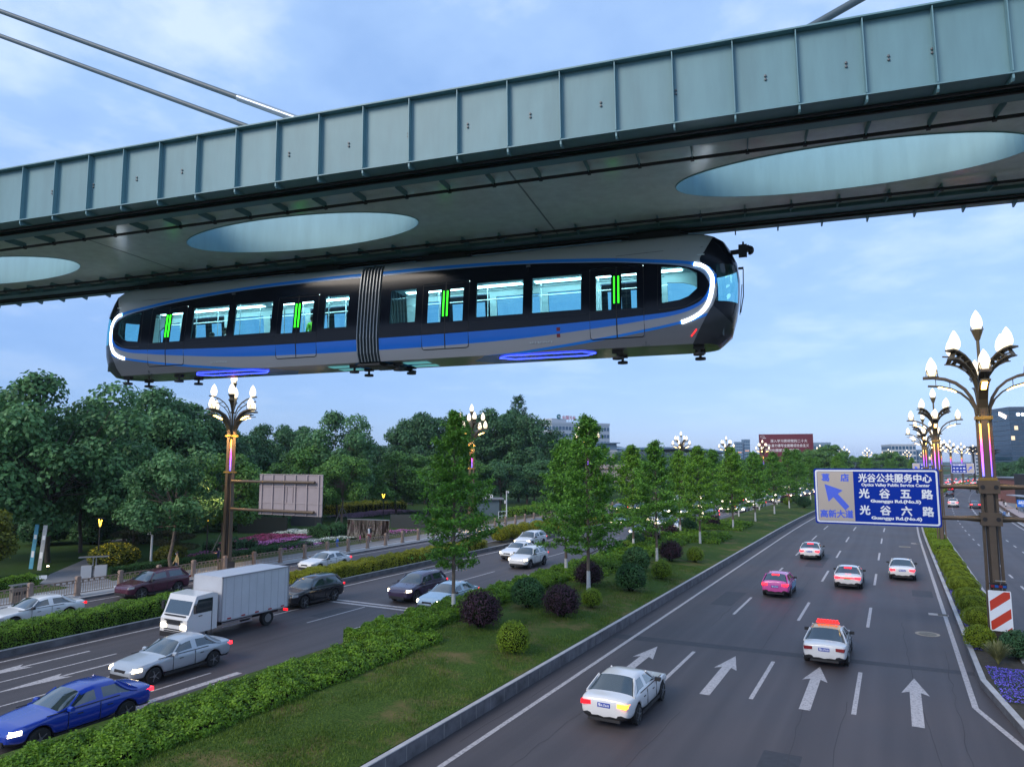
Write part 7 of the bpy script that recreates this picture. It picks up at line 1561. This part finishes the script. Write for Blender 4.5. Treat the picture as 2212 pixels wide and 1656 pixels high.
t = thing('stop_sign', 'blue bus stop sign with white writing in front of the shelter', 'stop sign', (17.7, 139.6, .13), .1); b = MB(); b.box((0, 0, 2.15), (1.45, .08, 1.15)); b.build('panel', mat("stop_blue", (0.015, 0.13, 0.55), 0.35), t); b = MB(); [b.box((x, .0, 1.1), (.06, .06, 2.2)) for x in (-.6, .6)]; b.build('post', mat("shelter_frame"), t); b = MB(); text_into(b, '光谷大道', (0, -.045, 2.42), .28, bold=.01, width=1.0); b.box((0, -.043, 2.14), (1.1, .006, .14)); b.box((0, -.043, 1.82), (.3, .006, .06)); b.build('lettering', M_WHITES, t, fix=False)
t = thing('brick_kiosk', 'low red brick building behind the nearest lamp post', 'building', (24.5, 190, .1), .25); b = MB(); b.box((0, 0, 2.6), (7, 16, 5.2)); b.build('wall', mat("brick_red", (0.20, 0.085, 0.07), 0.8, var=0.2, vscale=3), t); b = MB(); b.box((0, 0, 5.3), (7.6, 16.6, .3)); b.build('roof', mat("shelter_frame"), t); b = MB(); b.box((0, -8.02, 2), (1.8, .06, 3.0)); b.build('door', mat("kiosk_dark"), t)
t = thing('exit_pavilion', 'dark pavilion with a white framed doorway right of the nearest lamp', 'building', (24.0, 172.5, .1), .2); b = MB(); b.box((0, 0, 3.2), (5.0, 5.0, 6.4)); b.build('wall', mat("pavilion_dark", (0.016, 0.015, 0.018), 0.4), t); b = MB(); b.box((2.62, -2.6, 3.3), (.32, .3, 6.7)); b.build('light_column', mat("column_white", (0.6, 0.68, 0.75), 0.3), t); b = MB(); [b.box((x, -2.53, 1.7), (.14, .06, 3.4)) for x in (-2.1, -.5)]; b.box((-1.3, -2.53, 3.45), (1.74, .06, .14)); b.build('door_frame', M_WHITES, t)
b = MB(); b.bar((26.5, 118, .2), (29, 196, .2), .1, .1)
# ---------------------------------------------------------------- buildings and the distance
def facademat(name, wall, glass, fx, fz, duty=.62, lit=.0, metal=0.3):
    """window grid: panes by floor and bay, a few of them lit"""
    m = bpy.data.materials.new(name); m.use_nodes = True; t = m.node_tree; p = t.nodes['Principled BSDF']
    return m
def block(name, label, cat, loc, rz, dim, wall, floors, bays, glass, roofh=.8, band=.5, group=None, sides=('front', 'left'), mull=.25, litp=0.05, seed=1):
    """storeyed block with real window bands set into its walls; x along the front, y away"""
    t = thing(name, label, cat, loc, rz, group); W, D, H = dim; q = random.Random(seed)
    b = MB(); b.box((0, D / 2, H / 2), (W, D, H)); b.build('wall', wall, t)
    b = MB(); b.box((0, D / 2, H + roofh / 2), (W + .4, D + .4, roofh)); b.build('roof', wall, t)
    fh = H / floors; n = 0; lit = mat("lit_window", (1, .8, .5), .4, emit=(1, .72, .42), es=.45)
    for f in range(floors):
        z = fh * (f + .5)
        w_ = MB(); pz = fh * (1 - band) / 1.0
        for sd in sides:
            L = W if sd == 'front' else D
            for k in range(bays if sd == 'front' else max(3, int(bays * D / W))):
                nb = bays if sd == 'front' else max(3, int(bays * D / W)); c = -L / 2 + L * (k + .5) / nb; ww = L / nb * (1 - mull); mi = 1 if q.random() < litp else 0
                if sd == 'front': w_.box((c, -.05, z), (ww, .12, fh * (1 - band)), mi)
                elif sd == 'left': w_.box((-W / 2 - .05, D / 2 + c, z), (.12, ww, fh * (1 - band)), mi)
                else: w_.box((W / 2 + .05, D / 2 + c, z), (.12, ww, fh * (1 - band)), mi)
        w_.build('window_row', [glass, lit], t)
    return t
G_BLUE = mat("office_glass", (0.03, 0.09, 0.17), 0.12, spec=.8); G_DARK = mat("tower_glass", (0.012, 0.045, 0.09), 0.10, spec=.9); W_PALE = mat("office_wall", (0.42, 0.46, 0.52), 0.6); W_GREY = mat("slab_wall", (0.30, 0.35, 0.40), 0.6, var=.06, vscale=.4); W_BLUE = mat("bluish_wall", (0.16, 0.24, 0.34), 0.5)
D0 = Vector((-math.sin(R(YAW)), math.cos(R(YAW)), 0)); X0 = Vector((math.cos(R(YAW)), math.sin(R(YAW)), 0))
# roof sign office
t = block('office_block', 'pale office block with red roof lettering above the park trees', 'building', (-179.3, 430.5, 0), R(58), (46, 26, 33.0), W_PALE, 7, 18, G_BLUE, 1.6, .52, litp=.02)
b = MB(); b.box((-17, 8, 35.6), (11, 14, 2.4)); b.build('roof_house', W_PALE, t)
b = MB(); text_into(b, '中国光谷', (-9.0, 1.0, 37.6), 2.6, bold=.07, width=10.2); b.build('roof_lettering', mat("sign_red", (0.26, 0.02, 0.03), .5, emit=(.5, .02, .03), es=.2), t, fix=False)
b = MB(); b.lathe([(1.6, -.2), (1.6, .2)], (-17.0, 1.0, 38.0), 20, axis='Y'); b.build('emblem', mat("emblem_teal", (0.02, 0.16, 0.20), .4), t); b = MB(); b.box((-16.9, .7, 38.1), (2.0, .1, .6)); b.prism([(-16.6, 37.8), (-15.6, 38.0), (-16.2, 36.9)], .68, .74, plane='XZ'); b.build('emblem_mark', mat("emblem_white", (0.6, .62, .6), .5), t)
b = MB(); [b.bar((x, 1.6, 34.6), (x, 1.2, 39), .12, .12) for x in (-18, -15.5, -13, -11, -9, -7, -5, -3.5)]; [b.bar((-18, 1.6, z), (-3.5, 1.6, z), .1, .1) for z in (35.2, 36.0)]; b.build('sign_frame', mat("frame_blue", (0.16, 0.26, 0.42), .5), t)
# grey slab far left
t = block('slab_building', 'grey slab building with a flat canopy roof, showing left of the dark park crowns', 'building', (-141.5, 187.5, 0), R(28), (7, 12, 16.4), W_GREY, 9, 1, mat("slab_groove", (0.24, 0.28, 0.33), .6), .3, .93)
b = MB(); b.box((3.5, 6, 18.3), (14, 14, .5)); [b.box((x, y, 17.2), (.5, .5, 2)) for x in (-2.5, 2.5) for y in (2, 9)]; b.build('canopy_roof', W_BLUE, t)
# long low halls
t = thing('exhibition_hall', 'long low pale hall with a thin curved roof, behind the median trees', 'building', (-95.5, 360, 0), R(85)); b = MB(); b.box((0, 15, 6), (140, 30, 12)); b.build('wall', mat("hall_wall", (0.42, 0.44, 0.47), .6), t)
b = MB(); prof = [(-74 + 148 * k / 16, 14.6 + 1.6 * math.sin(math.pi * k / 16) ** .8) for k in range(17)]; b.prism(prof + [(x, z - .9) for x, z in reversed(prof)], -4, 34, plane='XZ'); b.build('roof', mat("hall_roof", (0.16, 0.25, 0.34), .4), t); b = MB(); b.box((0, -.06, 12.2), (138, .1, 3.0)); b.build('window_row', G_BLUE, t)
t = block('museum_block', 'stepped dark roofed building left of the long hall, behind a street lamp head', 'building', (-104, 276, 0), R(40), (9, 20, 13), mat("hall_wall"), 2, 5, G_BLUE, .8, .6)
b = MB(); b.box((1, 6, 15.2), (7, 12, 2.6)); b.box((1, 6, 16.7), (9, 15, .4)); b.build('roof_house', W_BLUE, t)
for i, (x, y, h, l) in enumerate(((-134, 725, 28, 'left one of the two far blue tower blocks beside the red billboard'), (-127.8, 730.6, 30.5, 'taller right one of the two far blue tower blocks beside the red billboard'))):
    t = block('tower_block', l, 'building', (x, y, 0), R(25), (6.2, 8, h), W_BLUE, 10, 3, G_BLUE, .9, .5, 'two far tower blocks', litp=.04, seed=i + 3); b = MB(); b.box((0, -.2, h * .66), (4, .2, .35)); b.build('light_band', mat("warm_band", (1, .5, .3), .4, emit=(1, .42, .2), es=1.6), t)
# red billboard
t = thing('billboard', 'large dark red billboard with white writing on the skyline', 'billboard', (-34.8, 278, 0), R(10)); b = MB(); b.box((0, 0, 13.9), (18.6, 1.4, 10.4)); b.build('panel', mat("billboard_red", (0.115, 0.010, 0.022), .45), t); b = MB(); [b.box((x, 0, 4.4), (1.0, 1.0, 8.8)) for x in (-6, 6)]; b.build('post', W_GREY, t)
b = MB(); text_into(b, '深入学习贯彻党的二十大', (1.0, -.73, 16.6), 1.2, bold=.014, width=12.6); text_into(b, '精神,奋力谱写全面建设社会主义', (.2, -.73, 14.9), 1.18, bold=.014, width=15.2); text_into(b, '现代化国家光谷新篇章', (-1.4, -.73, 13.2), 1.18, bold=.014, width=11.6)
for k in range(14): a0, a1 = k * .42, k * .42 + .3; b.quad((-8.0 + .6 * math.cos(a0), -.73, 18.2 + .3 * math.sin(a0)), (-8.0 + .76 * math.cos(a0), -.73, 18.2 + .42 * math.sin(a0)), (-8.0 + .76 * math.cos(a1), -.73, 18.2 + .42 * math.sin(a1)), (-8.0 + .6 * math.cos(a1), -.73, 18.2 + .3 * math.sin(a1)))
b.box((-7.4, -.73, 17.65), (1.2, .02, .16)); b.build('lettering', mat("billboard_white", (0.70, 0.68, 0.70), .5), t, fix=False)
block('office_block', 'blue office block half hidden behind the right edge of the red billboard', 'building', (-30.6, 360, 0), R(8), (10, 12, 17), W_BLUE, 6, 5, G_BLUE, 1, .4, litp=.02)
block('glass_office', 'glazed office block above the big blue sign, left of the lamps', 'building', (6, 539, 0), R(18), (15, 20, 20), W_PALE, 6, 7, G_BLUE, .8, .35, litp=.02, seed=8); block('glass_office', 'lower glazed wing right of the office block above the sign', 'building', (17.5, 545, 0), R(18), (9, 18, 16.5), W_BLUE, 5, 5, G_BLUE, .6, .4, litp=.03, seed=9)
block('white_block', 'slim pale block with dark window rows between the distant lamps', 'building', (54, 600, 0), R(10), (7, 10, 20), W_PALE, 8, 1, G_DARK, .6, .55, sides=('front',), mull=.1)
# glass tower at the right edge
t = block('glass_tower', 'dark glass tower at the right edge with lit sign near its top', 'building', (68.6, 408.5, 0), R(18), (42, 26, 33), mat("tower_frame", (0.06, 0.09, 0.14), .4), 14, 26, G_DARK, 1.6, .2, sides=('front', 'left'), mull=.06, litp=.05, seed=12)
b = MB(); b.lathe([(.75, -.2), (.75, .1)], (-17.4, -.25, 31.0), 16, axis='Y'); text_into(b, 'BE', (-14.8, -.4, 31.0), 1.8, bold=.06, width=2.6); b.build('lit_sign', mat("sign_lit", (1, 1, 1), .4, emit=(.9, .95, 1), es=3.0), t, fix=False)
b = MB(); b.bar((-21.3, 3, 30), (-21.3, 9, 32), .3, 1.6); b.build('lit_edge', mat("edge_lit", (1, .9, .8), .4, emit=(1, .8, .7), es=4.0), t)
t = block('light_tower', 'slim building outlined with strings of warm lights beside the glass tower', 'building', (56.5, 463, 0), R(20), (4, 14, 28), W_BLUE, 12, 2, G_DARK, .6, .5, sides=('front',)); b = MB(); [b.box((x, -.2, z), (.35, .2, .35)) for z in range(3, 28, 2) for x in (-1.6, -.5, .5, 1.6)]; b.build('bulb_string', mat("warm_bulb", (1, .7, .5), .4, emit=(1, .62, .42), es=4.0), t)
t = thing('pylon_mast', 'thin lattice mast on the skyline right of the nearest lamp', 'mast', (66.9, 583.9, 0)); b = MB(); b.tube([(0, 0, 0), (0, 0, 15)], [.8, .08], 4); b.build('mast', W_BLUE, t); b = MB(); [b.box((0, 0, z), (w__, .2, .2)) for z, w__ in ((9, 4), (11.5, 3), (13.4, 2))]; b.build('crossbar', W_BLUE, t)
# hills
b = MB(); n = 40; prev = None; hr_ = random.Random(2)
for k in range(n + 1):
    x = -1500 + 2300 * k / n; h = (34 + 14 * math.sin(k * .55) + 7 * math.sin(k * 1.3 + 1)) * (1.0 if x < -350 else .25); row = [(x, 1500, -1), (x, 1600, h * .7), (x, 1700, h), (x, 1900, -1)]
    if prev:
        for i in range(3): b.quad(prev[i], row[i], row[i + 1], prev[i + 1])
    prev = row
struct('hills', b, mat("hill_green", (0.03, 0.06, 0.05), .9, var=.3, vscale=.02), fix=False)
# shop fronts and lights where the road meets the horizon
fr = random.Random(9); LC = [mat("far_light_warm", (1, .7, .4), .4, emit=(1, .62, .28), es=5.0), mat("far_light_cyan", (.3, .9, 1), .4, emit=(.15, .75, .9), es=4.0), mat("far_light_blue", (.3, .4, 1), .4, emit=(.12, .25, 1), es=5.0), mat("far_light_white", (1, 1, 1), .4, emit=(.95, .95, 1), es=4.0)]
for i in range(9):
    s_ = 560 + i * 22; d = fr.uniform(-10, 30); x, y, _ = P(d, s_); h = fr.uniform(9, 17); t = block('far_shop', 'tiny far lit building at the end of the road', 'building', (x, y, 0), -.3, (fr.uniform(14, 22), 8, h), W_BLUE, 4, 6, G_DARK, .5, .5, 'tiny far lit buildings at the end of the road', sides=('front',), litp=.4, seed=i)
    b = MB(); [b.box((fr.uniform(-8, 8), -.3, fr.uniform(2, h)), (fr.uniform(.8, 3.5), .2, fr.uniform(.6, 1.6)), fr.randint(0, 3)) for _ in range(9)]; b.build('lit_sign', LC, t)
for i in range(9):
    s_ = 330 + i * 24; t = thing('palm_lamp', 'far unlit branching lamp standing before the lit street end', 'street lamp', (6.5 + bend(s_), s_, 0), 0, 'far unlit branching lamps'); b = MB(); b.tube([(0, 0, 0), (0, 0, 13)], .35, 6); b.build('post', M_TRIM, t); b = MB(); [b.tube([(0, 0, 12.4 + .8 * l), (1.3 * math.cos(a), 1.3 * math.sin(a), 13.4 + .8 * l), (2.2 * math.cos(a), 2.2 * math.sin(a), 13.5 + .8 * l)], .26, 5) for l in (0, 1.5) for a in (0, 1.05, 2.1, 3.14, 4.2, 5.2)]; b.build('branch', M_TRIM, t)
# ---------------------------------------------------------------- the lamps' own light on the nearest posts and road
def downlights(o, power):
    for k in range(4):
        a = k * math.pi / 2; l = bpy.data.lights.new('down_glow', 'SPOT'); l.energy = power; l.color = (1, .62, .22); l.spot_size = R(48); l.spot_blend = .8; l.shadow_soft_size = .25
        q = bpy.data.objects.new('down_glow', l); COL.objects.link(q); q.parent = o; q.location = (.95 * math.cos(a), .95 * math.sin(a), 12.0); q.rotation_euler = (0, R(16) * math.cos(a), 0) if k % 2 == 0 else (-R(16) * math.sin(a), 0, 0)
for o in list(COL.objects):
    if o.name.startswith('street_lamp') and o.location.y < 90: downlights(o, 220 if o.location.x > 0 else 3200)
# ---------------------------------------------------------------- the dusk air
b = MB(); b.box((0, 2250, 30.3), (6400, 5700, 63.4))
hz_o = b.build('haze', mat("air", (1, 1, 1))); hz_o.data.materials.clear(); hz_o['kind'] = 'stuff'; hz_o['label'] = 'faint blue dusk haze'; 
am = bpy.data.materials.new("air_volume"); am.use_nodes = True; t_ = am.node_tree; t_.nodes.remove(t_.nodes['Principled BSDF']); pv = nn(t_, 'ShaderNodeVolumePrincipled'); pv.inputs['Color'].default_value = (0.72, 0.82, 1.0, 1); pv.inputs['Density'].default_value = 0.00014; pv.inputs['Anisotropy'].default_value = 0.2
t_.links.new(pv.outputs[0], t_.nodes['Material Output'].inputs['Volume']); hz_o.data.materials.append(am)
cy.volume_bounces = 0
